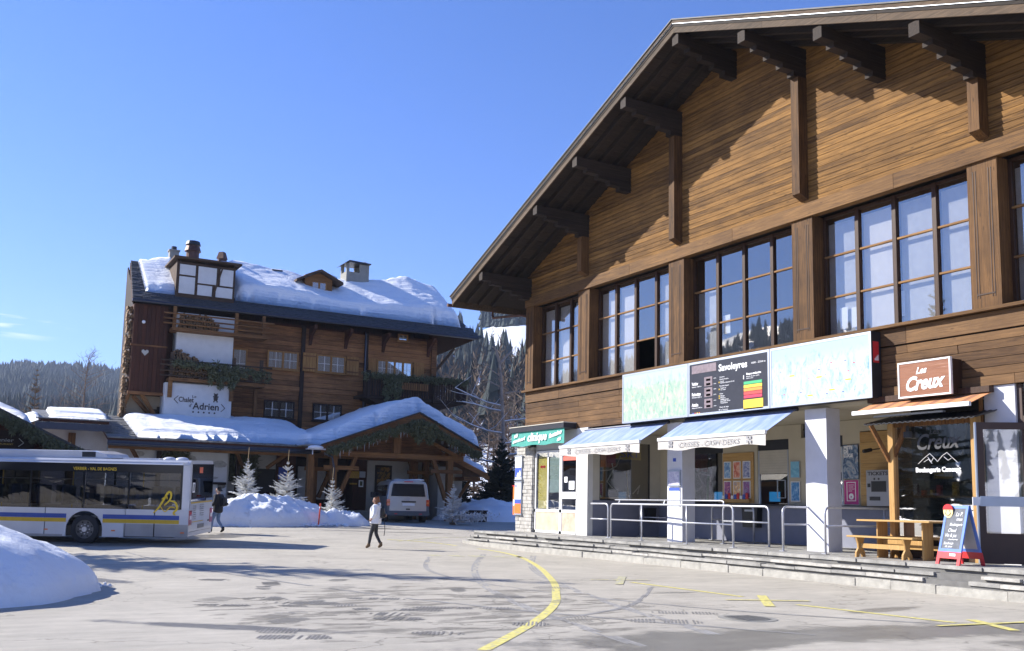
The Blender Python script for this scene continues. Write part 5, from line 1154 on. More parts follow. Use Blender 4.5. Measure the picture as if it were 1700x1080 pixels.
# two balconies of poles on the left
def pole_balcony(zf, zt, rails, m):
    fl = MB().box(8.85, 51.35, zf, 13.75, 52.4, zf + .16).build('balcony_floor', 'timber', H_)
    for z_ in rails: MB().tube([(8.4, 51.4, z_), (14.1, 51.4, z_)], .045, 6).build('balcony_rail', m, H_)
    for x in (8.95, 12.1, 13.55): MB().box(x - .08, 51.42, zf - .0, x + .08, 51.58, zt).build('balcony_post', m, H_)
pole_balcony(10.05, 11.3, (10.4, 10.65, 10.92), 'timber'); pole_balcony(7.45, 8.9, (7.7, 7.95, 8.25, 8.5), 'oldtimber')
MB().box(8.85, 51.45, 6.6, 9.05, 51.6, 7.45).build('balcony_bracket', 'timber', H_); MB().box(11.95, 51.45, 6.6, 12.15, 51.6, 7.45).build('balcony_bracket', 'timber', H_)
for x in (12.2, 13.5): MB().box(x, 52.5, 5.4, x + .18, 52.7, 7.45).build('balcony_support', 'timber_z', H_)
# right balcony with slatted parapet
MB().box(19.3, 51.5, 7.35, 25.85, 52.95, 7.52).build('balcony_floor', 'darktimber', H_)
MB().prism([(19.6, 51.6, 7.34), (25.6, 51.6, 7.34), (24.2, 51.6, 6.95), (20.5, 51.6, 6.95)], (0, 1.2, 0)).build('balcony_support', 'darktimber', H_)
MB().box(19.3, 51.46, 8.62, 25.87, 51.58, 8.72).build('handrail', 'oldtimber', H_); MB().box(25.78, 51.58, 8.62, 25.87, 52.95, 8.72).build('handrail', 'oldtimber', H_)
for i in range(42):
    x = 19.35 + .155 * i; piece('baluster', 'darktimber', H_, x, 51.5, 7.5, x + .125, 51.53, 8.63)
for i in range(9): piece('baluster', 'darktimber', H_, 25.8, 51.6 + .15 * i, 7.5, 25.83, 51.72 + .15 * i, 8.63)
MB().box(19.55, 51.4, 7.3, 19.72, 51.6, 8.9).build('balcony_post', 'darktimber', H_); MB().box(23.62, 51.4, 7.3, 23.78, 51.6, 8.9).build('balcony_post', 'darktimber', H_)
t_ = thing('flower_box', 'brown slatted flower box hooked on the right balcony rail', 'planter', (22.4, 51.3, 7.9)); MB().box(21.55, 51.2, 7.95, 23.2, 51.42, 8.0).build('base', 'chalet', t_)
for k in range(12): MB().box(21.55 + .14 * k, 51.18, 7.93, 21.65 + .14 * k, 51.22, 8.33).build('slat', 'timber_z', t_)
# roof
def slab(pts, dz, m, nm, parent): return MB().prism([(p[0], p[1], p[2]) for p in pts], (0, 0, dz)).build(nm, m, parent)
slab([(6.9, 51.75, 11.42), (26.55, 51.75, 11.42), (25.2, 56, 14.25), (7.25, 56, 14.25)], .12, 'chalet_v', 'roof_deck', H_)
slab([(9, 56, 14.25), (25.2, 56, 14.25), (26.5, 61, 10.9), (9, 61, 10.9)], .12, 'chalet_v', 'roof_deck', H_); slab([(26.55, 51.75, 11.42), (26.5, 61, 10.9), (25.2, 56, 14.25)], .12, 'chalet_v', 'roof_deck', H_)
q = MB()
for r in range(24):
    v0 = r / 24; y = 51.7 + 4.3 * v0; zz = 11.55 + (y - 51.75) * .666; x = 6.9 + .35 * v0; xe = 26.6 - 1.3 * v0
    while x < xe:
        w = rc.uniform(.22, .5); q.prism([(x, y + rc.uniform(-.04, .03), zz + .0), (x + w - .015, y, zz + rc.uniform(0, .01)), (x + w - .015, y + .24, zz + .13), (x, y + .24, zz + .13)], (0, 0, rc.uniform(.03, .06))); x += w
tag(q.build('roof_slates', 'slate_dark', H_), kind='stuff')
MB().tube([(6.88, 51.68, 11.44), (26.6, 51.68, 11.44)], .085).build('gutter', 'gutter', H_)
MB().prism([(6.88, 51.72, 11.3), (6.88, 51.72, 11.5), (7.2, 55.95, 14.3), (7.2, 55.95, 14.05)], (.06, 0, 0)).build('verge_board', 'chalet_v', H_)
for i in range(11): piece('side_board', 'darkboard', H_, 7.08, 52.9 + .277 * i, 5.4, 7.13, 53.17 + .277 * i, 12.1 + .185 * i)
snow_patch('roof_snow', lambda u, v: (12.25 + u * (25.9 - 12.25), 52.62 + v * 3.6, zr(52.62 + v * 3.6) + .12), 'thick rounded snow blanket on the right part of the hotel chalet roof', lambda u, v: .80 + .14 * math.sin(u * 9) + .35 * math.exp(-((u - .83) / .08) ** 2) * v - .55 * math.exp(-((u - .40) / .09) ** 2) * v - .3 * math.exp(-((u - .2) / .12) ** 2) * v, nu=90, nv=36, edge=.09, rough=.10)
snow_patch('roof_snow', lambda u, v: (7.6 + u * 1.75, 52.5 + v * 3.6, zr(52.5 + v * 3.6) + .1), 'bright snow patch at the far left end of the chalet roof beside the panelled box', lambda u, v: .18 + .3 * u, nu=20, nv=18, edge=.15, seed=4, rough=.3)
snow_patch('roof_snow', lambda u, v: (9.4 + u * 5.6, 54.9 + v * 1.6, zr(54.9 + min(v * 1.6, 1.1)) + .3), 'snow heaped behind the panelled box on the chalet ridge', lambda u, v: .45, nu=24, nv=10, edge=.3, seed=9)
# half-timbered lift box in the roof
bx = MB().box(9.05, 52.35, 11.95, 12.1, 54.6, 13.9).build('roof_box', 'oldtimber', H_)
for x0, x1, z0, z1 in ((9.2, 10.0, 13.2, 13.75), (9.2, 10.0, 12.2, 13.1), (10.15, 11.1, 12.85, 13.75), (11.3, 11.98, 12.85, 13.75), (10.15, 10.9, 12.2, 12.75), (11.1, 11.98, 12.2, 12.75)): MB().box(x0, 52.30, z0, x1, 52.36, z1).build('render_panel', 'white', bx)
MB().beam((10.95, 52.31, 12.15), (11.4, 52.31, 13.85), .08, .1, up=(0, 1, 0)).build('diagonal_timber', 'oldtimber', bx)
MB().box(8.85, 52.0, 14.02, 12.35, 55.0, 14.12).build('box_roof', 'oldtimber', bx)
for x in (9.1, 10.5, 12.0): MB().box(x, 52.4, 13.9, x + .12, 52.6, 14.02).build('spacer', 'darktimber', bx)
# chimneys
def chim(x0, x1, z0, z1, m, cap, label=None, y=56.0):
    c = MB().box(x0, y, z0, x1, y + (x1 - x0), z1).build('chimney', m, H_); e = .07
    return c
c = chim(9.25, 9.75, 13.5, 15.3, 'conc', 1); MB().box(9.2, 55.95, 15.301, 9.8, 56.55, 15.38).build('cap', 'conc', c); MB().tube([(9.5, 56.25, 15.38), (9.5, 56.25, 15.6)], .15, 10).build('pot', 'metal_dark', c)
c = MB().tube([(10.52, 56.2, 13.8), (10.52, 56.2, 15.45)], .36, 16).build('chimney', 'rust', H_, smooth=False); MB().tube([(10.52, 56.2, 15.45), (10.52, 56.2, 15.78)], .46, 16, r1=.36).build('cowl', 'rust', c); MB().tube([(10.52, 56.2, 15.82), (10.52, 56.2, 16.03)], .43, 16, r1=.36).build('cap', 'metal_dark', c)
c = MB().box(11.95, 56, 13.8, 12.4, 56.4, 15.25).build('chimney', 'rust', H_); MB().tube([(12.17, 56.2, 15.251), (12.17, 56.2, 15.66)], .33, 4, r1=.2).build('cowl', 'rust', c)
c = chim(15.0, 15.5, 13.6, 14.85, 'conc', 1, y=55.6); MB().box(14.95, 55.55, 14.851, 15.56, 56.15, 14.93).build('cap', 'metal_dark', c)
c = MB().box(19.5, 55.6, 13.6, 20.95, 56.7, 15.45).build('chimney', 'conc', H_)
q = MB()
for x0, x1 in ((19.5, 19.68), (20.35, 20.6), (20.8, 20.95)): q.box(x0, 55.6, 15.45, x1, 55.75, 15.98); q.box(x0, 56.55, 15.45, x1, 56.7, 15.98)
q.box(20.6, 55.62, 15.45, 20.8, 56.68, 15.98); tag(q.build('flue_posts', 'conc', c), kind='stuff'); MB().prism([(19.25, 55.4, 15.85), (19.6, 55.4, 16.12), (21.0, 55.4, 16.06), (21.0, 55.4, 15.99), (19.5, 55.4, 15.99)], (0, 1.5, 0)).build('cap', 'metal_dark', c); MB().tube([(20.8, 56, 16.06), (20.8, 56, 16.25)], .12, 10).build('vent', 'steel', c)
# small gabled dormer
DZ = .28
D_ = MB(); D_.prism([(16.55, 54.3, 13.2), (18.2, 54.3, 13.2), (18.2, 54.3, 14.3), (17.4, 54.3, 14.7), (16.55, 54.3, 14.3)], (0, 1.7, 0)); D_ = D_.build('dormer', 'timber', H_); D_.location.z += DZ
for a, c_2 in (((17.4, 14.92), (15.95, 14.2)), ((17.4, 14.92), (18.75, 14.3))): MB().prism([(a[0], 53.9, a[1]), (c_2[0], 53.9, c_2[1]), (c_2[0], 53.9, c_2[1] - .14), (a[0], 53.9, a[1] - .14)], (0, 2.2, 0)).build('dormer_roof', 'oldtimber', D_).location.z += 0
MB().box(16.95, 54.26, 13.75, 17.85, 54.3, 14.2).build('dormer_window', 'shutter', D_); 
for x in (17.0, 17.45): MB().box(x, 54.25, 13.78, x + .33, 54.262, 14.17).build('pane', 'glass', D_)
snow_patch('roof_snow', lambda u, v: (17.5 + u * 1.2, 54.5 + v * 1.5, 14.75 - .35 * u), 'little snow cap on the right side of the small dormer', lambda u, v: .35, nu=12, nv=8, edge=.3, seed=2)
# ------------------------------------------------ firewood
def firewood(name, label, x0, x1, z0, top, y, r=(.05, .085), depth=.45, every=.135):
    q = MB(); x = x0; rk = random.Random(name + label)
    while x < x1:
        z = z0 + rk.uniform(0, .05); zt = top(x)
        while z < zt:
            rr_ = rk.uniform(*r); yy = y + rk.uniform(-.06, .06); cx = x + rk.uniform(-.03, .03); k = rk.choice([3, 5, 6]); yy -= rk.random() * .12 * (every > .14)
            if rk.random() < .12 * (every > .14): z += .12; continue
            
            q.tube([(cx, yy, z + rr_), (cx, yy + depth, z + rr_)], rr_, k); z += rr_ * 1.75
        x += every
    return solo(q, 'firewood_stack', 'logend', label, 'firewood')
firewood('w', 'split logs piled in a sloping heap on the upper left balcony of the chalet', 9.3, 11.3, 10.22, lambda x: 10.95 - max(0, x - 10.7) * .8, 51.62)
firewood('w', 'logs stacked in a slope against the white chimney breast on the middle balcony', 9.1, 11.9, 7.62, lambda x: 9.0 - max(0, x - 9.3) * .42, 51.6)
firewood('w', 'tall narrow column of firewood up the left corner of the chalet', 6.84, 7.1, 5.5, lambda x: 11.1, 52.5, r=(.05, .11), depth=.5, every=.15)
# ------------------------------------------------ garlands
def needles(q, p, n_, ln, spread, rk, down=0.0):
    for _ in range(n_):
        c = Vector(p) + Vector((rk.gauss(0, spread[0]), rk.gauss(0, spread[1]), rk.gauss(0, spread[2])))
        d = Vector((rk.gauss(0, 1), rk.gauss(0, .7), rk.gauss(0, 1) - down)).normalized() * ln * rk.uniform(.5, 1.3); s_ = d.cross(Vector((rk.gauss(0, 1), rk.gauss(0, 1), rk.gauss(0, 1)))).normalized() * ln * .16
        q.add([c - s_, c + s_, c + d], [(0, 1, 2)]); 
def garland(label, pts, drop, dens=60, ln=.16, w=.12, m='green'):
    q = MB(); rk = random.Random(label)
    for i in range(len(pts) - 1):
        a, c = Vector(pts[i]), Vector(pts[i + 1]); n_ = int((c - a).length * dens)
        for k in range(n_):
            p = a.lerp(c, rk.random()); dr = drop * rk.random() ** .7 * (.55 + .45 * math.sin(p.x * 5.1) ** 2); needles(q, (p.x, p.y, p.z - dr), 7, ln, (.05, w, .05), rk, 1.0)
    return solo(q, 'fir_garland', m, label, 'garland')
garland('fir garland hanging in front of the middle left balcony, thickest under the white wall', [(9.0, 51.3, 8.55), (10.9, 51.3, 8.45)], .35, 70); garland('bulky hanging bunch of fir branches at the centre of the left balcony', [(10.8, 51.28, 8.5), (12.3, 51.28, 8.5)], 1.25, 210, .2); garland('thin fir garland trailing over the right end of the left balcony', [(12.3, 51.3, 8.5), (14.0, 51.3, 8.35)], .65, 75)
garland('fir garland along the rail of the right chalet balcony', [(19.3, 51.35, 8.8), (25.8, 51.35, 8.85)], .4, 75); garland('drooping fir swag at the left of the right balcony', [(20.5, 51.3, 8.7), (21.6, 51.3, 8.7)], 1.5, 150, .2)
# ================================================================== PORCH
P_ = thing('entrance_porch', 'snow-laden timber entrance porch with gable truss and posts', 'porch', (19, 46, .55)); yp = 45.7
def zp(x): return 5.92 - (.37 * (20.1 - x) if x < 20.1 else .475 * (x - 20.1))
xl, xr = 15.0, 23.75
for x0, x1 in ((xl, 20.1), (20.1, xr)):
    MB().prism([(x0, yp - .35, zp(x0)), (x1, yp - .35, zp(x1)), (x1, yp - .35, zp(x1) + .13), (x0, yp - .35, zp(x0) + .13)], (0, 7.6, 0)).build('roof', 'chalet', P_)
    MB().prism([(x0, yp - .42, zp(x0) - .2), (x1, yp - .42, zp(x1) - .2), (x1, yp - .42, zp(x1) + .06), (x0, yp - .42, zp(x0) + .06)], (0, .06, 0)).build('bargeboard', 'timber', P_)
    q = MB(); n_ = 30
    for i in range(n_):
        a = x0 + (x1 - x0) * i / n_; c = x0 + (x1 - x0) * (i + .95) / n_; e = rc.uniform(-.05, .03)
        q.prism([(a, yp - .46 + e, zp(a) + .135), (c, yp - .46 + e, zp(c) + .135), (c, yp - .46 + e, zp(c) + .2), (a, yp - .46 + e, zp(a) + .2)], (0, .6, 0))
    q.build('edge_slates', 'slate_dark', P_)
for yy in (yp + .2, yp + 3.2):
    MB().box(15.4, yy - .12, 3.72, 22.9, yy + .12, 3.98).build('tie_beam', 'timber', P_)
    MB().box(18.95, yy - .1, 3.99, 19.2 + .15, yy + .1, 5.35).build('king_post', 'timber_z', P_)
    for x0, z0, x1, z1 in ((16.2, 3.95, 19.5, 5.25), (22.6, 3.95, 19.4, 5.35)): MB().beam((x0, yy, z0), (x1, yy, z1), .18, .22, up=(0, 1, 0)).build('truss_strut', 'timber', P_)
    for x in (15.85, 22.15): MB().box(x - .15, yy - .15, .5, x + .15, yy + .15, 3.72).build('post', 'timber_z', P_)
    MB().beam((16.15, yy, 1.7), (17.0, yy, 3.75), .18, .2, up=(0, 1, 0)).build('brace', 'timber_z', P_); MB().beam((21.95, yy, 1.7), (21.2, yy, 3.75), .18, .2, up=(0, 1, 0)).build('brace', 'timber_z', P_)
    for x0, x1 in ((15.3, 17.1), (21.0, 22.8)): MB().box(x0, yy - .22, 3.05, x1, yy - .13, 3.25).build('cross_rail', 'timber', P_)
for x in (15.5, 22.7): MB().box(x - .1, yp - .3, 3.98, x + .1, yp + 7, 4.16).build('wall_plate', 'timber', P_)
MB().box(14.55, 45.8, .5, 14.85, 46.1, 3.75).build('post', 'timber_z', P_); MB().box(20.4 + .9, 48.9, .5, 21.7, 49.2, 3.9).build('post', 'timber_z', P_)
MB().prism([(15.5, 47, 3.9), (22.7, 47, 3.9), (20.1, 47, 5.8)], (0, .1, 0)).build('gable_boards', 'chalet', P_)
snow_patch('porch_snow', lambda u, v: ((14.3 + u * 9.45), 45.35 + v * 7.3, (zp(max(xl, 14.3 + u * 9.45)) + .16)), 'huge smooth snow cushion covering the porch roof', lambda u, v: (.62 + .38 * sstep(.1, .55, u)) * (1 - .15 * u), nu=60, nv=22, edge=.12, seed=6, rough=.1, freq=.35)
garland('fir garland with icicles along the left rake of the porch', [(15.3, yp - .5, 4.1), (20.0, yp - .5, 5.7)], .42, 130, .17); garland('fir garland with icicles along the right rake of the porch', [(20.1, yp - .5, 5.75), (23.6, yp - .5, 4.15)], .42, 130, .17); garland('big round bunch of fir at the peak of the porch gable', [(19.6, yp - .55, 5.6), (20.9, yp - .55, 5.55)], 1.0, 230, .22)
q = MB()
for k in range(46):
    x = rc.uniform(15.6, 23.4); l = rc.uniform(.12, .5); z = zp(x) - .35 - rc.random() * .15; q.tube([(x, yp - .45, z), (x, yp - .45, z - l)], .016, 5, r1=.003)
solo(q, 'icicles', mat('pale_ice', (.7, .78, .85), .1, var=.02), 'row of thin icicles hanging from the porch garlands', 'icicles', kind='stuff')
for k in range(0): pass
t_ = thing('wall_lantern', 'snow covered lantern bracket at the left corner of the porch eave', 'lantern', (14.7, 45.3, 4.0)); MB().box(14.3, 45.2, 3.95, 15.2, 45.5, 4.02).build('bracket', 'steel', t_); MB().tube([(14.6, 45.35, 3.95), (14.6, 45.35, 3.72)], .03).build('stem', 'steel', t_)
q = MB(); q.sphere((14.75, 45.35, 4.06), .4, 14, 8, (1, .5, .28)); q.build('snow_cap', 'snow', t_, smooth=True)
MB().tube([(15.2, 45.4, 3.8), (15.6, 45.4, 3.65), (15.72, 45.45, 3.2), (15.74, 45.5, 1.2)], .06, 8).build('downpipe', 'gutter', P_, smooth=True)
# ================================================================== ANNEX in front of the chalet
N_ = thing('hotel_annex', 'low white rendered hotel wing with slate roof and wooden struts behind the snow bank', 'building', (8.5, 48.5, .5))
def za(y): return 4.02 + (y - 47) * .235
b = MB(); b.box(5.9, 48.5, .3, 11.35, 48.8, 4.2); b.build('white_wall', 'white', N_)
b = MB(); b.box(11.35, 48.8, .3, 11.5, 50.2, 4.3); b.box(11.35, 50.2, .3, 15.2, 50.4, 4.6); b.build('recess_wall', 'cream', N_); MB().box(9.5, 50.45, .3, 15.4, 53, 4.7).build('rear_wall', 'dark', N_)
for x0, x1, z0, z1, m_ in ((10.6, 11.35, 3.0, 3.4, 'stone'), (10.2, 11.0, 2.45, 2.6, 'stone'), (10.9, 11.35, 2.0, 2.3, 'slate'), (9.3, 9.9, 3.15, 3.6, 'stone'), (6.4, 7.6, 3.0, 3.3, 'stone'), (7.0, 7.5, 3.4, 3.7, 'stone'), (11.36, 11.8, 2.6, 2.8, 'slate')):
    x = (x0 + x1) / 2; z = (z0 + z1) / 2; q = MB(); q.prism([(x + (x1 - x0) / 2 * math.cos(a) * rc.uniform(.8, 1.05), 48.47 if x < 11.3 else 50.17, z + (z1 - z0) / 2 * math.sin(a) * rc.uniform(.8, 1.05)) for a in [i * 2 * math.pi / 9 for i in range(9)]], (0, .05, 0)); q.build('embedded_stone', m_, N_)
MB().box(11.4, 49.9, 1.72, 14.2, 50.0, 1.92).build('hand_rail', 'darktimber', N_); MB().box(13.0, 50.12, 1.4, 14.2, 50.22, 3.1).build('doorway', 'dark', N_); MB().box(14.2, 49.9, 1.2, 15.2, 50.1, 4.3).build('board_screen', 'chalet_v', N_); MB().box(14.3, 49.85, 2.6, 14.75, 49.9, 3.2).build('blue_notice', 'blue', N_)
MB().box(9.6, 48.3, 2.2, 11.3, 48.4, 2.32).build('wall_rail', 'darktimber', N_)
slab([(5.65, 46.9, za(46.9)), (15.0, 46.9, za(46.9)), (15.0, 53, za(53)), (5.65, 53, za(53))], .14, 'chalet_v', 'roof_deck', N_)
q = MB()
for r in range(26):
    y = 46.85 + r * .235; x = 5.62; zz = za(y) + .15
    while x < (15.2 if r < 9 else 9.2):
        w = rc.uniform(.25, .6); q.prism([(x, y + rc.uniform(-.05, .02), zz), (x + w - .02, y, zz), (x + w - .02, y + .27, zz + .05), (x, y + .27, zz + .05)], (0, 0, rc.uniform(.03, .07))); x += w
tag(q.build('roof_slates', 'slate', N_), kind='stuff')
MB().box(5.62, 46.82, 3.80, 15.1, 46.9, 4.04).build('fascia', 'gutter', N_); MB().tube([(5.6, 46.75, 3.9), (15.0, 46.75, 3.9)], .07).build('gutter', 'gutter', N_)
for x, s_ in ((6.6, 1), (11.4, 1), (14.0, -1)): MB().beam((x, 47.1, 3.85), (x + .7 * s_, 48.5, 3.1), .13, .15).build('strut', 'timber', N_)
MB().box(5.7, 47.05, 3.68, 15.0, 47.2, 3.82).build('eaves_beam', 'timber', N_); 
for x in (8.0, 11.7): MB().box(x, 48.2, .6, x + .2, 48.4, 3.7).build('post', 'darktimber', N_)
snow_patch('annex_snow', lambda u, v: (6.9 + 8.6 * u, 47.1 + (1 - u * .0) * v * 5.6, za(47.1 + v * 5.6) + .2), 'long snow layer lying on the low annex roof below the chalet windows', lambda u, v: .30 + .22 * u, nu=60, nv=16, edge=.14, seed=12, rough=.35)
q = MB(); rk = random.Random(1)
for k in range(900): needles(q, (rk.uniform(11.7, 13.1), 49.9 + rk.uniform(-.1, .1), rk.uniform(2.6, 3.9)), 4, .2, (.08, .08, .08), rk, 1)
solo(q, 'fir_garland', 'green', 'dark curtain of fir branches hanging in the annex recess behind the frosted trees', 'garland')
q = MB(); rk = random.Random(2)
for k in range(350): needles(q, (rk.uniform(8.3, 9.4), 48.2 + rk.uniform(-.1, .1), rk.uniform(3.1, 3.75)), 4, .17, (.08, .05, .06), rk, 1)
solo(q, 'fir_garland', 'green', 'short fir swag under the annex eave above the bus', 'garland')
# entrance wall under the porch
E_ = MB(); E_.box(19.0, 49.5, .4, 23.3, 49.7, 4.6); E_.build('entrance_wall', 'cream', P_)
MB().box(15.1, 50.5, .4, 19.0, 50.6, 5).build('entrance_screen', 'darktimber', P_); MB().box(18.2, 49.5, .4, 18.98, 50.5, 4.6).build('entrance_pier', 'chalet_v', P_)
G_ = MB().box(19.45, 49.44, .9, 20.4, 49.5, 3.5).build('side_door', 'darktimber', P_); MB().box(19.55, 49.42, 1.0, 20.3, 49.438, 3.4).build('pane', patchwork('stained_glass', [(.02, .02, .02), (.06, .05, .03), (.35, .18, .04), (.02, .02, .02)], 5, .15), G_)
for x0, x1, z0, z1, m_ in ((15.5, 16.1, 1.3, 3.3, 'curtain_g'), (16.5, 17.0, 1.6, 3.2, 'curtain_g')): MB().box(x0, 50.42, z0, x1, 50.5, z1).build('glazed_panel', m_, P_)
t_ = thing('hotel_plaques', 'gold and silver plaques beside the hotel entrance', 'plaque', (18.3, 49.4, 2.6)); gm = mat('gold_plaque', (.45, .28, .05), .35, metal=.6, var=.4, scale=20)
MB().box(17.9, 49.35, 2.75, 18.5, 49.4, 3.12).build('gold_plaque', gm, t_); MB().box(18.52, 49.35, 2.8, 18.85, 49.4, 3.12).build('silver_plaque', 'alu', t_); MB().box(18.5, 49.35, 2.3, 18.75, 49.4, 2.66).build('green_plaque', 'letter_w', t_); MB().box(18.55, 49.34, 2.36, 18.7, 49.35, 2.6).build('green_centre', 'green', t_); MB().box(18.0, 49.35, 2.42, 18.4, 49.4, 2.5).build('small_gold_plate', gm, t_)
for k in range(4): MB().box(16.3, 46.8 + .35 * k, .5, 19.2, 49.6, .62 + .15 * k).build('step', 'conc', P_) if k == 3 else MB().box(16.3, 46.8 + .35 * k, .5, 19.2, 46.8 + .35 * k + .349, .62 + .15 * k).build('step', 'conc', P_)
# small lean-to at the right
Q_ = thing('side_wing', 'small cream side wing with its own snowy sloping roof right of the porch', 'building', (23.4, 47.5, .6))
MB().box(22.5, 48.0, .4, 23.95, 52, 3.5).build('wall', 'cream', Q_)
MB().prism([(22.4, 46.6, 4.02), (24.8, 46.6, 2.98), (24.8, 46.6, 3.14), (22.4, 46.6, 4.18)], (0, 6, 0)).build('roof', 'chalet', Q_); MB().prism([(22.4, 46.5, 3.85), (24.85, 46.5, 2.80), (24.85, 46.5, 3.02), (22.4, 46.5, 4.07)], (0, .07, 0)).build('bargeboard', 'timber', Q_)
MB().box(23.4, 46.7, 2.75, 24.4, 48, 2.95).build('purlin', 'timber', Q_); MB().beam((24.15, 47.5, 2.75), (23.6, 48, 1.6), .14, .15).build('brace', 'timber_z', Q_)
snow_patch('wing_snow', lambda u, v: (22.6 + 2.2 * u, 46.65 + 5.6 * v, 4.1 - .95 * u), 'snow on the little wing roof right of the porch', lambda u, v: .42, nu=20, nv=16, edge=.15, seed=14)
# ================================================================== buildings at the left
L_ = thing('garage_wing', 'low white wing with short slate roof and orange post between the chalet and the restaurant', 'building', (4.3, 48.5, .4))
MB().box(-2, 49.2, .2, 5.9, 49.4, 4.6).build('wall', 'white', L_); MB().box(4.2, 49.0, .3, 4.5, 49.2, 4.4).build('post', 'timber_z', L_)
slab([(2.75, 47.8, 4.78), (5.75, 47.8, 4.78), (5.75, 52, 5.45), (2.75, 52, 5.45)], .12, 'chalet_v', 'roof_deck', L_); MB().box(2.7, 47.7, 4.45, 5.85, 47.8, 4.75).build('fascia', 'gutter', L_)
q = MB()
for r in range(14):
    y = 47.75 + .28 * r; x = 2.72
    while x < 5.75: w = rc.uniform(.25, .55); q.prism([(x, y, 4.8 + r * .045 + .1), (x + w - .02, y + rc.uniform(-.04, .02), 4.8 + r * .045 + .1), (x + w - .02, y + .3, 4.85 + r * .045 + .1), (x, y + .3, 4.85 + r * .045 + .1)], (0, 0, .05)); x += w
tag(q.build('roof_slates', 'slate', L_), kind='stuff')
for x, z, r_ in ((3.1, 4.0, .3), (5.1, 3.5, .35), (2.6, 3.1, .25)): q = MB(); q.prism([(x + r_ * 1.4 * math.cos(a), 49.17, z + r_ * .5 * math.sin(a)) for a in [i * 2 * math.pi / 8 for i in range(8)]], (0, .05, 0)); q.build('embedded_stone', 'stone', L_)
snow_patch('wing_snow', lambda u, v: (3.3 + 2.5 * u, 48.6 + 3.2 * v, 5.05 + v * .5), 'snow slab on the short slate roof left of the chalet', lambda u, v: .28, nu=24, nv=10, edge=.2, seed=15)
snow_patch('wing_snow', lambda u, v: (3.2 + 2.2 * u, 47.85 + .5 * v, 4.92 + v * .1), 'thin snow strip along the eave of the short slate roof', lambda u, v: .12, nu=24, nv=5, edge=.3, seed=16)
snow_patch('wing_snow', lambda u, v: (1.0 + 1.9 * u, 47.6 + 4 * v, 4.1 + .75 * u + v * .3), 'snow drift sloping down from the short roof towards the restaurant gable', lambda u, v: .4, nu=16, nv=10, edge=.3, seed=17)
K_ = thing('restaurant_gable', 'dark timber restaurant gable with fir trimmed eave at the left edge', 'building', (-1, 40, .2))
def zk(x): return 4.50 - .475 * (x - 1.09)
MB().prism([(-4, 40.3, .2), (2.6, 40.3, .2), (2.6, 40.3, zk(2.6) - .1), (-4, 40.3, zk(-4) - .1)], (0, 5, 0)).build('wall', 'chalet_v', K_)
MB().prism([(-5, 39.6, zk(-5)), (4.0, 39.6, zk(4.0)), (4.0, 39.6, zk(4.0) - .28), (-5, 39.6, zk(-5) - .28)], (0, 6, 0)).build('roof', 'timber', K_); MB().prism([(-5, 39.5, zk(-5) + .0), (4.05, 39.5, zk(4.05)), (4.05, 39.5, zk(4.05) + .1), (-5, 39.5, zk(-5) + .1)], (0, 6.2, 0)).build('roof_covering', 'slate_dark', K_)
snow_patch('wing_snow', lambda u, v: (-4.8 + 7.0 * u, 39.6 + 5.8 * v, zk(-4.8 + 7.0 * u) + .11), 'snow on the restaurant roof at the left edge', lambda u, v: .3, nu=30, nv=12, edge=.15, seed=18)
garland('dense fir trimming on the sloping eave of the left restaurant', [(-1, 39.42, zk(-1) - .02), (4.1, 39.42, zk(4.1) - .02)], .5, 170, .16)
t_ = thing('restaurant_sign', 'dark board with cream lettering under the left restaurant gable', 'sign', (1.5, 40.1, 3.1)); MB().box(-1.5, 40.18, 3.1, 2.3, 40.25, 3.85).build('board', 'darktimber', t_)
text('Le Grenier', (.45, 40.17, 3.44), RX, UZ, .19, 'cream', t_, depth=.02, width=1.15)
text('CAFE & RESTAURANT', (.5, 40.17, 3.33), RX, UZ, .075, gm, t_, depth=.02, width=1.1)
q = MB(); q.beam((1.95, 40.16, 3.42), (1.78, 40.16, 3.58), .02, .03); q.beam((1.95, 40.16, 3.42), (1.78, 40.16, 3.28), .02, .03); q.build('bracket_mark', 'cream', t_)

# ================================================================== BUS
BUS = thing('city_bus', 'white city bus with blue and yellow stripes, tinted windows and dusty rear panels', 'bus', (6.62, 33.2, -.02), rot=(R(2.2), 0, R(-29.6)))
def bb(x0, y0, z0, x1, y1, z1, nm, m, par=None, bev=0): return MB().box(x0, y0, z0, x1, y1, z1).build(nm, m, par or BUS, local=True, bevel=bev)
M['bus_w'] = mat('white_bus_paint', (.60, .61, .64), .3, var=.06, scale=2, coat=.5); M['bus_d'] = mat('dusty_bus_panel', (.38, .36, .34), .6, var=.2, scale=1.5); M['bus_b'] = mat('bus_stripe_blue', (.02, .07, .33), .35); M['bus_y'] = mat('bus_stripe_yellow', (.62, .40, .02), .35, var=.08)
M['buspane'] = glass('bus_window_glass', refl=.09, trans=.02); M['busblack'] = mat('gloss_black_panel', (.015, .016, .02), .12, var=.05)
Lb = 12.0; Zr = 2.76
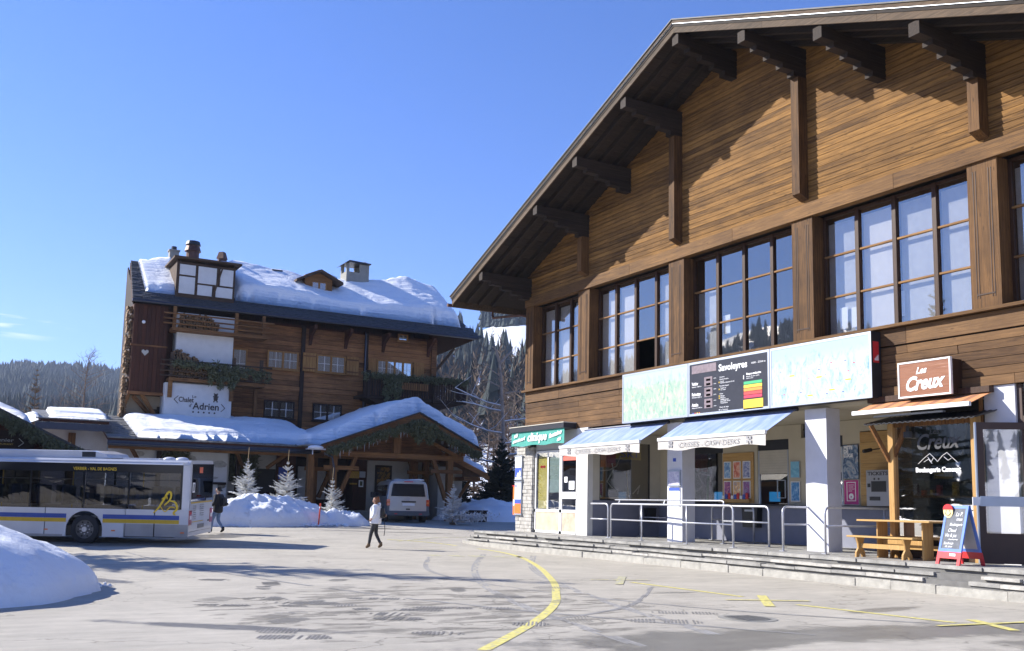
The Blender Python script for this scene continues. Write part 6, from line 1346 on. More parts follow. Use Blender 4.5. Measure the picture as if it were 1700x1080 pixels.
# body shell: lower sides with cut wheel arches, roof, pillars
def side(y, s_):
    q = MB(); th_ = .06 * s_
    def pan(x0, x1, z0, z1, m, nm):
        MB().box(x0, y, z0, x1, y + th_, z1).build(nm, m, BUS, local=True)
    arches = [(-3.4, .62), (-9.3, .62)]
    def arch_panel(x0, x1, z0, z1, cx, r, m, nm, off=0.0):
        P = [(x0, z0), (x0, z1), (x1, z1), (x1, z0), (cx + r, z0)]; a0 = []
        for k in range(13):
            t = math.pi * k / 12; px, pz = cx + r * math.cos(t), .47 + r * math.sin(t)
            if pz < z0: pz = z0
            a0.append((px, min(pz, z1)))
        P += a0 + [(cx - r, z0)]
        MB().prism([(p[0], y - off, p[1]) for p in P], (0, th_ + off, 0)).build(nm, m, BUS, local=True)
    return pan, arch_panel
for y, s_ in ((0, 1), (2.5, -1)):
    pan, arch = side(y, s_)
    for a, c, m_ in ((-12, -10.6, 'bus_w'), (-8.0, -4.7, 'bus_w'), (-2.1, -1.12, 'bus_d'), (-1.1, -.0, 'bus_w' if s_ < 0 else 'bus_d')):
        pan(a, c - .012, .28 if a > -3 else .22, .68, m_, 'side_panel'); pan(a, c - .012, .68, 1.16, 'bus_w', 'side_panel')
    for cx in (-3.4, -9.3): arch(cx - 1.29, cx + 1.29, .24, 1.16, cx, .60, 'bus_w', 'wheel_arch_panel')
    o_ = -.006 if s_ > 0 else .006
    for z0, z1, m_ in ((.83, .97, 'bus_b'), (.70, .825, 'bus_y')):
        for a, c in ((-12, -9.9), (-8.7, -4.0), (-2.8, -.3)):
            MB().box(a, y + o_, z0, c, y, z1).build('stripe', m_, BUS, local=True)
    MB().box(-11.9, y + o_ * .5, 2.35, -.24, y + .02 * s_, 2.62).build('window_band', 'busblack', BUS, local=True)
    for a, c in ((-11.9, -10.4), (-8.87, -8.80), (-7.07, -7.0), (-5.27, -5.2), (-3.52, -3.45), (-2.04, -1.98), (-.32, -.24)): MB().box(a - .0, y + o_ * .5, 1.17, c + .0, y + .02 * s_, 2.35).build('window_pillar', 'busblack', BUS, local=True)
    if s_ > 0:
        for a, c in ((-2.0, -.85), (-3.45, -2.02), (-5.2, -3.5), (-7.0, -5.25), (-8.8, -7.05), (-10.4, -8.85), (-.8, -.3)):
            W_ = MB().box(a + .02, -.012, 1.22, c - .02, -.006, 2.36).build('bus_window', 'busview', BUS, local=True) if 'busview' in M else None
bb(-11.95, .05, 2.62, -.1, 2.45, 2.74, 'roof', 'bus_w', bev=.03); 
MB().prism([(-12, .0, 2.62), (-.05, .0, 2.62), (-.05, .12, 2.75), (-12, .12, 2.75)], (0, .0, .01)).build('roof_cove', 'bus_w', BUS, local=True)
MB().prism([(-12, 0, 2.61), (-12, .14, 2.78), (-12, 2.36, 2.78), (-12, 2.5, 2.61)], (11.98, 0, 0)).build('roof_shell', 'bus_w', BUS, local=True)
MB().prism([(-.23, .0, .3), (.0, .03, .42), (.0, .03, 2.66), (-.26, 0, 2.72)], (0, .1, 0)).build('corner_pillar', 'bus_w', BUS, local=True)
# rear
bb(-.16, .03, .42, .0, 2.47, 1.42, 'rear_panel', 'bus_w', bev=.03); bb(-.12, .05, .3, -.02, 2.45, .42, 'rear_bumper', 'bus_w'); bb(-.1, .02, 1.42, -.01, .22, 2.68, 'rear_pillar', 'bus_w')
RW = bb(-.13, .22, 1.5, .004, 2.44, 2.66, 'rear_window', 'busblack'); bb(.005, .3, 1.58, .009, 2.36, 2.2, 'pane', 'busglass', RW); bb(.006, .9, 2.36, .012, 1.25, 2.56, 'route_display', mat('orange_led_digits', (.75, .12, .02), .4), RW); bb(.006, .26, 1.72, .012, .5, 2.05, 'white_sticker', 'letter_w', RW); bb(.0125, .33, 1.78, .016, .43, 2.0, 'dark_pictogram', 'letter_k', RW)
bb(.002, .2, 1.36, .008, 2.44, 1.41, 'yellow_line', 'bus_y'); 
wmB = WM(BUS)
def bt(s, p, r_, size, m, width, sh=0): text(s, wmB @ Vector(p), wmB.to_3x3() @ Vector(r_), wmB.to_3x3() @ Vector((0, 0, 1)), size, m, BUS, depth=.004, width=width, shear=sh)
bt('SAVEURS DU VAL', (.008, .3, 1.45), (0, 1, 0), .1, 'bus_b', 1.3)
for i, s in enumerate(('Fromage', 'Raclette', 'Fondue', 'Tartines', 'Assiette', 'Glaces', 'Cafe')): bt(s, (.008, .42, 1.26 - .07 * i), (0, 1, 0), .06, 'letter_g', .3)
for i, s in enumerate(('Location', 'Ski, luge', 'Raquettes', 'Snowboard', 'Entretien', 'Vente')): bt(s, (.008, 1.1, 1.28 - .07 * i), (0, 1, 0), .06, 'letter_g', .42)
bb(.002, .35, .74, .008, 1.5, .77, 'yellow_line', 'bus_y'); bb(.001, .95, .52, .012, 1.6, .66, 'number_plate', mat('grey_number_plate', (.2, .2, .2), .4)); bb(.001, 2.0, .7, .01, 2.15, .76, 'handle', 'black')
for y0 in (.04, 2.22):
    T_ = bb(.0, y0, .66, .018, y0 + .25, 1.14, 'tail_light', mat('red_lens', (.45, .01, .01), .15, coat=1)); bb(.018, y0 + .03, .84, .021, y0 + .22, .97, 'clear_lens', 'letter_w', T_)
t2 = bb(.018, .12, 1.02, .023, .2, 1.08, 'lit_bulb', 'red')
bt('VERBIER - VAL DE BAGNES', (-4.75, -.012, 2.42), (1, 0, 0), .14, 'bus_yt', 1.5) if 'bus_yt' in M else bt('VERBIER - VAL DE BAGNES', (-3.85, -.014, 2.40), (1, 0, 0), .14, 'yellow', 1.42)
q = MB()
def curl(P, w0): 
    P = smooth([(p[0], p[1]) for p in P], 5)
    for i in range(len(P) - 1): q.beam((P[i][0], -.014, P[i][1]), (P[i + 1][0], -.014, P[i + 1][1]), .006, w0 * (.5 + .5 * math.sin(math.pi * (i + .5) / len(P))), up=(0, 0, 1))
curl([(-1.15, 1.05), (-1.0, 1.2), (-.85, 1.45), (-.7, 1.72), (-.6, 1.7), (-.62, 1.5), (-.8, 1.3)], .07); curl([(-.62, 1.45), (-.45, 1.4), (-.38, 1.2), (-.5, 1.05), (-.42, 1.0)], .07); curl([(-.95, 1.3), (-.78, 1.1), (-.6, 1.25), (-.45, 1.22)], .035); curl([(-.9, 1.5), (-.75, 1.6), (-.72, 1.5)], .04)
q.build('yellow_swirl', 'yellow', BUS, local=True)
# windows with a real interior behind
for a, c in ((-1.98, -.3), (-3.45, -2.02), (-5.2, -3.5), (-7.0, -5.25), (-8.8, -7.05), (-10.4, -8.85)):
    W_ = MB().box(a + .03, -.008, 1.2, c - .03, -.002, 2.34).build('bus_window', 'busview', BUS, local=True) if False else MB().box(a + .03, -.010, 1.17, c - .03 + .03, -.005, 2.35).build('bus_window', 'busglass', BUS, local=True)
    MB().box(a + .03, -.014, 2.1 - .01, c - .03, -.012, 2.11).build('top_light_bar', 'black', W_, local=True)
for a, c in ((-1.98, -.3), (-3.45, -2.02), (-5.2, -3.5), (-7.0, -5.25), (-8.8, -7.05), (-10.4, -8.85)): MB().box(a, 2.5, 1.17, c, 2.505, 2.35).build('far_window', 'busglass', BUS, local=True)
bb(-11.8, .1, .86, -.2, 2.4, .92, 'cabin_floor', 'vanp'); bb(-11.8, .1, 2.5, -.2, 2.4, 2.55, 'cabin_ceiling', 'curtain_g')
M['seat'] = mat('dark_blue_seat', (.03, .05, .12), .8, var=.3)
for k in range(12):
    for y0 in (.15, .62, 1.5, 1.95): St = bb(-1.0 - .82 * k, y0, 1.25, -1.0 - .82 * k + .1, y0 + .42, 1.86, 'seat_back', 'seat', bev=.03)
for x in (-2.0, -4.4, -6.8, -9.2): MB().tube([(x, 1.25, .9), (x, 1.25, 2.5)], .02, 6).build('grab_pole', 'yellow', BUS, local=True)
for x in (-1.1, -2.06, -4.69, -8.0): MB().box(x - .006, -.003, .26, x + .006, .001, 1.16).build('panel_seam', 'black', BUS, local=True)
MB().box(-11.9, -.004, 1.155, -.3, .0, 1.172).build('rubber_seal', 'black', BUS, local=True); MB().box(-11.9, -.004, .225, -4.1, .0, .30).build('sill_grime', 'bus_d', BUS, local=True)
# underside, wheels, roof gear
bb(-11.8, .1, .25, -.5, 2.4, .6, 'chassis', 'black'); bb(-11.98, .02, .3, -11.9, 2.48, 2.7, 'front_panel', 'bus_w')
for wx in (-3.4, -9.3):
    for wy, s_ in ((.04, 1), (2.46, -1)):
        q = MB(); prof = [(.30, 0), (.44, -.0), (.475, .04), (.475, .24), (.44, .28), (.3, .28)]
        n_ = 36
        V = []; F = []
        for i in range(n_):
            a = 2 * math.pi * i / n_
            for r_, d in prof: V.append((wx + r_ * math.cos(a), wy + s_ * d, .47 + r_ * math.sin(a)))
        for i in range(n_):
            for j in range(5): F.append((i * 6 + j, ((i + 1) % n_) * 6 + j, ((i + 1) % n_) * 6 + j + 1, i * 6 + j + 1))
        q.add(V, F); Wh = thing('wheel', '', '', (0, 0, 0)); bpy.data.objects.remove(Wh); Wh = q.build('wheel', 'rubber', BUS, smooth=True, local=True)
        MB().disc((wx, wy + .05 * s_, .47), .31, (0, s_, 0), .05, 30).build('rim', mat('dull_steel_rim', (.12, .12, .125), .5, metal=.3, var=.3), Wh, local=True)
        q = MB(); q.disc((wx, wy - .02 * s_, .47), .085, (0, s_, 0), .1, 16)
        for k in range(8): a = 2 * math.pi * k / 8; q.disc((wx + .15 * math.cos(a), wy + .02 * s_, .47 + .15 * math.sin(a)), .022, (0, s_, 0), .05, 6)
        tag(q.build('hub', 'steel', Wh, local=True), kind='stuff'); q = MB()
        for k in range(8): a = 2 * math.pi * (k + .5) / 8; q.disc((wx + .235 * math.cos(a), wy + .044 * s_, .47 + .235 * math.sin(a)), .032, (0, s_, 0), .01, 10)
        tag(q.build('rim_hole', 'black', Wh, local=True), kind='stuff')
for x in (-4.7, -2.5, -.1): bb(x, -.012, .43, x + .12, .0, .47, 'side_reflector', 'orange') if x < -.2 else bb(-.24, -.012, .40, -.12, .0, .44, 'side_reflector', 'orange')
MB().prism([(-12, .35, 2.77), (-3.15, .35, 2.77), (-2.85, .35, 2.8), (-2.95, .35, 2.93), (-3.4, .35, 3.04), (-12, .35, 3.04)], (0, 1.8, 0)).build('roof_pod', 'bus_w', BUS, local=True, bevel=.02); bb(-3.75, .342, 2.83, -3.3, .35, 3.0, 'vent_grille', 'metal_dark')
for x in (-1.15, -.72): MB().sphere((x, 1.25, 2.80), .22, 16, 8, (1, 1, .4)).build('roof_dome', 'bus_w', BUS, smooth=True, local=True)
bb(-2.6, .9, 2.78, -1.4, 1.6, 2.83, 'roof_hatch', 'bus_w')
# ================================================================== VAN
VAN = thing('parked_van', 'silver passenger van seen from behind, parked in the shade under the hotel porch', 'van', (18.95, 43.75, .53), rot=(0, 0, R(-12)))
M['van_s'] = mat('silver_van_paint', (.47, .47, .46), .28, metal=.35, var=.04, coat=.6)
def vb(x0, y0, z0, x1, y1, z1, nm, m, par=None, bev=0): return MB().box(x0, y0, z0, x1, y1, z1).build(nm, m, par or VAN, local=True, bevel=bev)
hw = .95
sec = [(-hw, .35), (-hw, .62), (-hw, 1.15), (-.86, 1.75), (-.78, 1.88), (-.55, 1.94), (0, 1.955), (.55, 1.94), (.78, 1.88), (.86, 1.75), (hw, 1.15), (hw, .62), (hw, .35)]
def ring(y, sx, zt, z0=.35): return [(x * sx, y + (.0), z0 + (z - .35) * zt) for x, z in sec]
stations = [(.0, .95, .93), (.06, 1, .985), (1.2, 1, 1.0), (3.0, 1, 1.0), (3.5, .98, .97), (4.1, .95, .62), (4.7, .92, .5), (4.88, .8, .42)]
q = MB(); rings = [[(x, y + (.10 * max(0, (z - 1.15)) if k == 0 else (.06 * max(0, z - 1.15) if k == 1 else 0)), z) for x, y, z in ring(yy, sx, zt)] for k, (yy, sx, zt) in enumerate(stations)]
V = [p for r_ in rings for p in r_]; n_ = len(sec); F = []
for i in range(len(rings) - 1):
    for j in range(n_): F.append((i * n_ + j, i * n_ + (j + 1) % n_, (i + 1) * n_ + (j + 1) % n_, (i + 1) * n_ + j))
F += [tuple(range(n_)), tuple(range((len(rings) - 1) * n_, len(rings) * n_))[::-1]]
q.add(V, F); body = q.build('body', 'van_s', VAN, local=True, bevel=.02)
RWn = MB().prism([(-.78, .018, 1.2), (.78, .018, 1.2), (.70, .075, 1.76), (-.70, .075, 1.76)], (0, -.035, 0)).build('rear_window', 'busblack', VAN, local=True, bevel=.015)
vb(-.5, -.035, 1.22, -.05, -.03, 1.235, 'wiper', 'black', RWn); vb(-.2, -.0, 1.84, .2, .05, 1.87, 'brake_light', 'red')
vb(-.97, -.12, .33, .97, .1, .55, 'rear_bumper', 'vanp', bev=.03); vb(-.3, -.03, .93, .35, .0, .99, 'grip_strip', 'black'); vb(-.26, -.032, .78, .3, -.012, .90, 'number_plate', 'letter_w'); vb(-.09, -.03, .6, .09, .0, .66, 'tow_hook_cover', 'black')
MB().tube([(.055 * math.cos(a), -.015, 1.08 + .055 * math.sin(a)) for a in [i * math.pi / 8 for i in range(17)]], .008, 6).build('round_badge', 'alu', VAN, local=True)
for s_ in (-1, 1):
    T_ = vb(s_ * .82, -.03, .78, s_ * .96, .1, 1.06, 'tail_light', 'redlens') if 'redlens' in M else vb(s_ * .82, -.03, .78, s_ * .965, .12, 1.06, 'tail_light', mat('red_orange_lens', (.6, .04, .01), .15, coat=1)); vb(s_ * .84, -.034, .88, s_ * .95, -.029, .95, 'amber_lens', 'orange', T_); vb(s_ * .84, -.02, .55, s_ * .965, .1, .78, 'corner_trim', 'vanp')
    vb(s_ * .5, -.125, .4, s_ * .62, -.119, .44, 'reflector', 'red')
    for a, c in ((.35, 1.5), (1.6, 2.75), (2.85, 3.45)): MB().prism([(s_ * .958, a, 1.2), (s_ * .958, c, 1.2), (s_ * .885, c, 1.7), (s_ * .885, a, 1.7)], (s_ * -.02, 0, 0)).build('side_window', 'busblack', VAN, local=True)
    vb(s_ * .955, 3.0, 1.15, s_ * 1.2, 3.1, 1.4, 'wing_mirror', 'black', bev=.02)
    for yy in (.95, 4.0):
        Wv = MB().disc((s_ * .98, yy, .33), .33, (-s_, 0, 0), .22, 26).build('wheel', 'rubber', VAN, local=True); MB().disc((s_ * .985, yy, .33), .19, (-s_, 0, 0), .04, 18).build('rim', 'alu', Wv, local=True)
        MB().prism([(s_ * .955, yy + .42 * math.cos(t), .33 + .42 * math.sin(t)) for t in [math.pi * k / 12 for k in range(13)]], (-s_ * .02, 0, 0)).build('wheel_arch', 'black', VAN, local=True)
q = MB()
for k in range(26): q.sphere((rc.uniform(-.5, .6), rc.uniform(.3, 3.0), 1.95), rc.uniform(.08, .28), 8, 4, (1, 1, .18))
q.build('snow_remains', 'snow', VAN, smooth=True, local=True)
VAN.scale = (1.08, 1.08, 1.08)
# ================================================================== PEOPLE
def skin(name, J, E, m, parent, sub=2, root=0):
    me = bpy.data.meshes.new(name); me.from_pydata([j[0] for j in J], E, []); me.update()
    o = bpy.data.objects.new(name, me); C.objects.link(o)
    o.modifiers.new('skin', 'SKIN'); 
    if not me.skin_vertices: me.attributes  # layer made by modifier
    sv = me.skin_vertices[0].data if me.skin_vertices else None
    if sv is None: raise RuntimeError('no skin layer')
    for i, j in enumerate(J):
        r_ = j[1]; sv[i].radius = (r_, r_) if not isinstance(r_, tuple) else r_; sv[i].use_root = (i == root)
    sb = o.modifiers.new('sub', 'SUBSURF'); sb.levels = sub; sb.render_levels = sub
    dg = bpy.context.evaluated_depsgraph_get(); m2 = bpy.data.meshes.new_from_object(o.evaluated_get(dg)); bpy.data.objects.remove(o)
    m2.materials.clear(); m2.materials.append(M[m] if isinstance(m, str) else m)
    for p in m2.polygons: p.use_smooth = True
    o = bpy.data.objects.new(name, m2); C.objects.link(o); o.parent = parent; return o
def chainE(*idx): return [(idx[i], idx[i + 1]) for i in range(len(idx) - 1)]
M['skin'] = mat('skin', (.48, .27, .18), .55, var=.05); M['hairb'] = mat('auburn_hair', (.19, .07, .025), .6, var=.3, scale=30); M['haird'] = mat('dark_hair', (.018, .012, .009), .6); M['jacket'] = mat('white_puffer_fabric', (.74, .76, .82), .7, var=.05, scale=20, bump=.02, bscale=12)
M['legs'] = mat('dark_grey_leggings', (.035, .036, .04), .8); M['boot'] = mat('tan_boots', (.16, .10, .05), .7); M['coat'] = mat('black_coat', (.012, .012, .016), .75); M['jeans'] = mat('washed_blue_denim', (.16, .24, .38), .8, var=.15, scale=20); M['bootk'] = mat('black_boots', (.015, .013, .012), .5); M['bagb'] = mat('brown_leather', (.12, .05, .03), .5)
def person(label, loc, rz, h, pose, mats, backpack, hair, group=None):
    """local frame: +Y is the walking direction, z up, feet on z=0, 1.72 m tall before scaling"""
    t_ = thing('person', label, 'person', loc, rot=(0, 0, rz)); t_.scale = (h / 1.72,) * 3
    hipL, kneeL, ankL, toeL, hipR, kneeR, ankR, toeR, shL, elL, wrL, shR, elR, wrR = pose
    J = [((0, 0, .93), .10), ((0, -.005, 1.1), (.12, .09)), ((0, 0, 1.28), (.145, .10)), ((0, -.01, 1.40), (.10, .075)), ((0, .0, 1.475), .05), ((0, .03, 1.56), (.07, .082)), ((0, .025, 1.64), (.072, .088)), ((0, .01, 1.69), .045),
         (hipL, .085), (kneeL, .058), (ankL, .038), (toeL, .034), (hipR, .085), (kneeR, .058), (ankR, .038), (toeR, .034), (shL, .058), (elL, .04), (wrL, .027), (shR, .058), (elR, .04), (wrR, .027), ((0, .125, 1.575), .012)]
    E = chainE(0, 1, 2, 3, 4, 5, 6, 7) + [(5, 22)] + chainE(0, 8, 9, 10, 11) + chainE(0, 12, 13, 14, 15) + chainE(3, 16, 17, 18) + chainE(3, 19, 20, 21)
    J = [(Vector(p), r_) for p, r_ in J]
    for wi, ei in ((18, 17), (21, 20)):
        w = J[wi][0]; d = (w - J[ei][0]).normalized(); sd = Vector((0, 1, 0)) - d * d.y; sd.normalize(); n0 = d.cross(sd)
        pc = w + d * .05; J.append((pc, (.03, .018))); pi = len(J) - 1; E.append((wi, pi))
        for k, (o_, l_) in enumerate(((-.027, .07), (-.009, .08), (.010, .075), (.028, .06))):
            a_ = pc + d * .035 + sd * o_; b_ = a_ + d * l_ * .5 + n0 * .012; c_2 = b_ + d * l_ * .3 + n0 * .03; i0 = len(J); J += [(a_, .0095), (b_, .0085), (c_2, .007)]; E += [(pi, i0), (i0, i0 + 1), (i0 + 1, i0 + 2)]
        a_ = w + d * .03 + sd * .035; i0 = len(J); J += [(a_, .011), (a_ + sd * .02 + d * .035 + n0 * .015, .009)]; E += [(wi, i0), (i0, i0 + 1)]
    body = skin('body', J, E, 'skin', t_)
    P = [j[0] for j in J]; G = 1.0
    kj = mats['r']
    skin('jacket', [(Vector((0, 0, mats['hem'] - .04)), .165 * kj), (Vector((0, -.005, 1.05)), .165 * kj), (Vector((0, 0, 1.27)), .172 * kj), (Vector((0, -.005, 1.39)), (.12, .10)), (Vector((0, -.01, 1.455)), (.08, .08)),
                    (P[16], .085 * kj), (P[17], .068 * kj), (P[18], .048 * kj), (P[19], .085 * kj), (P[20], .068 * kj), (P[21], .048 * kj)], chainE(0, 1, 2, 3, 4) + chainE(3, 5, 6, 7) + chainE(3, 8, 9, 10), mats['jacket'], t_, root=1)
    skin('trousers', [(Vector((0, 0, 1.0)), .15), (Vector((0, 0, .9)), .15), (P[8], .10), (P[9], .066), (P[10] + Vector((0, 0, .03)), .048), (P[12], .10), (P[13], .066), (P[14] + Vector((0, 0, .03)), .048)], chainE(0, 1, 2, 3, 4) + chainE(1, 5, 6, 7), mats['trousers'], t_)
    for a_, b_ in ((10, 11), (14, 15)):
        an, to = P[a_], P[b_]; skin('boot', [(an + Vector((0, 0, .13)), .052), (an, .05), (an + Vector((0, -.03, -.045)), .042), (to, .042)], [(0, 1), (1, 2), (1, 3)], mats['boot'], t_, root=1)
    q = MB(); 
    for x in (-.032, .032): q.sphere((x, .108, 1.605), .011, 8, 6)
    q.build('eyes', 'letter_k', t_, local=True, smooth=True); MB().sphere((0, .108, 1.53), .022, 8, 5, (1, .4, .25)).build('mouth', 'redlip' if 'redlip' in M else mat('lips', (.3, .08, .06), .5), t_, smooth=True, local=True)
    if hair == 'long':
        skin('hair', [(Vector((0, -.02, 1.70)), .085), (Vector((0, -.045, 1.62)), (.088, .08)), (Vector((0, -.06, 1.52)), .07), (Vector((.055, .045, 1.45)), .035), (Vector((.06, .07, 1.36)), .03), (Vector((-.055, .045, 1.45)), .035), (Vector((-.06, .07, 1.36)), .03)], chainE(0, 1, 2) + chainE(2, 3, 4) + chainE(2, 5, 6), 'hairb', t_, root=1)
        skin('hood', [(Vector((-.07, -.10, 1.46)), .07), (Vector((0, -.13, 1.48)), .09), (Vector((.07, -.10, 1.46)), .07), (Vector((0, -.12, 1.56)), .07)], [(0, 1), (1, 2), (1, 3)], mats['jacket'], t_, root=1)
    else:
        skin('hair', [(Vector((0, -.01, 1.70)), .083), (Vector((0, -.04, 1.635)), (.083, .075)), (Vector((0, -.05, 1.57)), .06)], chainE(0, 1, 2), 'haird', t_, root=1)
        skin('collar', [(Vector((-.06, .03, 1.46)), .035), (Vector((0, -.05, 1.47)), .045), (Vector((.06, .03, 1.46)), .035)], chainE(0, 1, 2), mats['jacket'], t_, root=1)
    return t_
V3 = lambda *a: Vector(a)
wl = (12.04, 30.43, 0)
woman_rz = R(60.6)
person('woman in a white hooded puffer jacket and dark leggings striding left across the road', wl, woman_rz, 1.71,
       [V3(-.085, 0, .9), V3(-.06, .13, .50), V3(-.03, .19, .10), V3(-.03, .30, .045), V3(.085, 0, .9), V3(.06, -.02, .50), V3(.03, -.20, .12), V3(.03, -.11, .05), V3(-.19, -.01, 1.38), V3(-.24, .0, 1.12), V3(-.19, .10, 1.0), V3(.19, -.01, 1.38), V3(.24, -.03, 1.12), V3(.20, .09, .98)],
       dict(jacket='jacket', trousers='legs', boot='boot', r=1.28, hem=.86), True, 'long')
def backpack(label, loc, rz, m, sc=1, strap=False):
    t_ = thing('backpack', label, 'backpack', loc, rot=(0, 0, rz)); t_.scale = (sc, sc, sc)
    skin('bag', [(Vector((0, -.05, .08)), (.16, .09)), (Vector((0, -.06, .25)), (.165, .10)), (Vector((0, -.03, .42)), (.12, .07))], [(0, 1), (1, 2)], m, t_, root=1); skin('front_pocket', [(Vector((0, -.16, .1)), (.11, .04)), (Vector((0, -.16, .24)), (.10, .035))], [(0, 1)], 'bagb' if strap else m, t_)
    for s_ in (-.11, .11): MB().tube([(s_, .02, .42), (s_, .12, .47), (s_, .24, .40), (s_, .25, .2), (s_, .1, .08), (s_, 0, .08)], .018, 6).build('shoulder_strap', m, t_, local=True)
    if strap: MB().tube([(.05, -.12, 0), (.06, -.14, -.3), (.05, -.12, -.5)], .012, 5).build('hanging_strap', m, t_, local=True)
def offs(loc, rz, dy, z): return (loc[0] - math.sin(rz) * dy, loc[1] + math.cos(rz) * dy, loc[2] + z)
M['packk'] = mat('black_nylon', (.012, .012, .013), .6)
backpack('black and brown backpack worn by the woman in white', offs(wl, woman_rz, -.17, .93), woman_rz, 'packk', 1, True)
ml = (8.62, 37.95, .215); mz = R(52)
person('man in a black coat and blue jeans walking left behind the bus', ml, mz, 1.76,
       [V3(-.085, 0, .9), V3(-.07, .17, .52), V3(-.06, .20, .10), V3(-.06, .32, .045), V3(.085, 0, .9), V3(.07, .0, .49), V3(.06, -.22, .14), V3(.06, -.12, .06), V3(-.2, -.01, 1.38), V3(-.26, .0, 1.12), V3(-.22, .20, 1.0), V3(.2, -.01, 1.38), V3(.26, .02, 1.12), V3(.2, .22, 1.05)],
       dict(jacket='coat', trousers='jeans', boot='bootk', r=1.18, hem=.78), True, 'short')
backpack('black backpack on the back of the man in the black coat', offs(ml, mz, -.2, .95), mz, 'packk', 1.02)
t_ = thing('shoulder_bag', 'long brown bag held in front by the man behind the bus', 'bag', offs(ml, mz, .26, .62), rot=(0, 0, mz)); MB().prism([(-.16, 0, 0), (.16, 0, 0), (.13, .05, .42), (-.13, .05, .42)], (0, .12, 0)).build('bag_body', 'bagb', t_, local=True, bevel=.02); MB().tube([(-.1, .08, .42), (0, .08, .55), (.1, .08, .42)], .01, 5).build('handle', 'bagb', t_, local=True)
# ================================================================== SNOW BANKS
def heap(nm, label, cx, cy, rx, ry, rot, hgt, seed, m='snow', power=.6, nr=26, na_=64, rough=.25, irr=.12, z=None, fr=.7):
    q = MB(); q.v = []; ca, sa = math.cos(rot), math.sin(rot)
    for i in range(nr + 1):
        t = i / nr
        for j in range(na_):
            a = 2 * math.pi * j / na_; e = 1 + irr * fbm(math.cos(a) * 1.3 + seed, math.sin(a) * 1.3, seed) * 2
            u, w = rx * t * e * math.cos(a), ry * t * e * math.sin(a); x, y = cx + u * ca - w * sa, cy + u * sa + w * ca
            hh = hgt * (1 - t ** 2.2) ** power; hh *= 1 + rough * fbm(x * fr + seed, y * fr, seed, 5) + rough * .18 * fbm(x * fr * 5, y * fr * 5, seed, 4); g0 = gz(x, y) if z is None else z
            q.v.append((x, y, g0 - .05 + max(0, hh) + (.05 if t < 1 else 0)))
    for i in range(nr):
        for j in range(na_): q.f.append((i * na_ + j, (i + 1) * na_ + j, (i + 1) * na_ + (j + 1) % na_, i * na_ + (j + 1) % na_))
    q.m = [0] * len(q.f); return solo(q, nm, m, label, 'snow bank', smooth=True)
heap('snow_bank', 'big smooth ploughed snow bank in the left foreground', -2.15, 17.6, 4.6, 3.3, R(12), 1.28, 3, 'snowf', power=.58, rough=.16, irr=.07, fr=.6, nr=40, na_=120)
heap('snow_bank', 'long sunlit snow bank below the frosted trees beside the hotel drive', 11.3, 42.3, 3.3, 1.35, R(0), 1.1, 5, 'snowd', power=.5, rough=.30, irr=.15, nr=34, na_=110, fr=1.1)
heap('snow_bank', 'low snow bank stretching away behind the rear of the bus', 7.6, 42.6, 2.8, 1.3, R(0), .95, 25, 'snowd', power=.5, rough=.3, irr=.15, fr=1.1)
heap('snow_bank', 'small dirty snow heap beside the third frosted tree', 15.0, 42.2, 1.35, .75, R(-20), .62, 9, 'snowd', power=.6, rough=.4, irr=.2, fr=1.8)
heap('snow_bank', 'shaded snow mound behind the stone pier below the dark spruce', 26.2, 48.5, 4.2, 3.0, R(20), 1.1, 13, power=.8, rough=.3)
heap('snow_bank', 'long snow bank beyond the van at the far side', 30, 56, 7, 4, R(20), 1.2, 15, power=.7, rough=.3)
rk = random.Random(44)
def chunks(label, x0, x1, yf, n_, r0, r1, m='snowf'):
    q = MB()
    for _ in range(n_):
        x = rk.uniform(x0, x1); y = yf(x) + abs(rk.gauss(0, .22)) * -1 + rk.uniform(0, .5); r_ = rk.uniform(r0, r1); o = len(q.v); q.sphere((x, y, gz(x, y) + r_ * .3), r_, 6, 4, (1, rk.uniform(.6, 1.1), rk.uniform(.5, .8)))
        q.v[o:] = [(p[0] + rk.gauss(0, r_ * .14), p[1] + rk.gauss(0, r_ * .14), p[2] + rk.gauss(0, r_ * .12)) for p in q.v[o:]]
    o = q.build('snow_rubble', m); tag(o, label, 'snow', kind='stuff')
chunks('broken snow lumps along the foot of the bank below the frosted trees', 8.4, 15.8, lambda x: 41.05 + .5 * ((x - 11.5) / 3.5) ** 2, 190, .03, .15, 'snowd')
chunks('small crumbs of snow round the toe of the foreground snow bank', .2, 2.4, lambda x: 15.6 + (x - .4) * 1.5, 60, .015, .05)
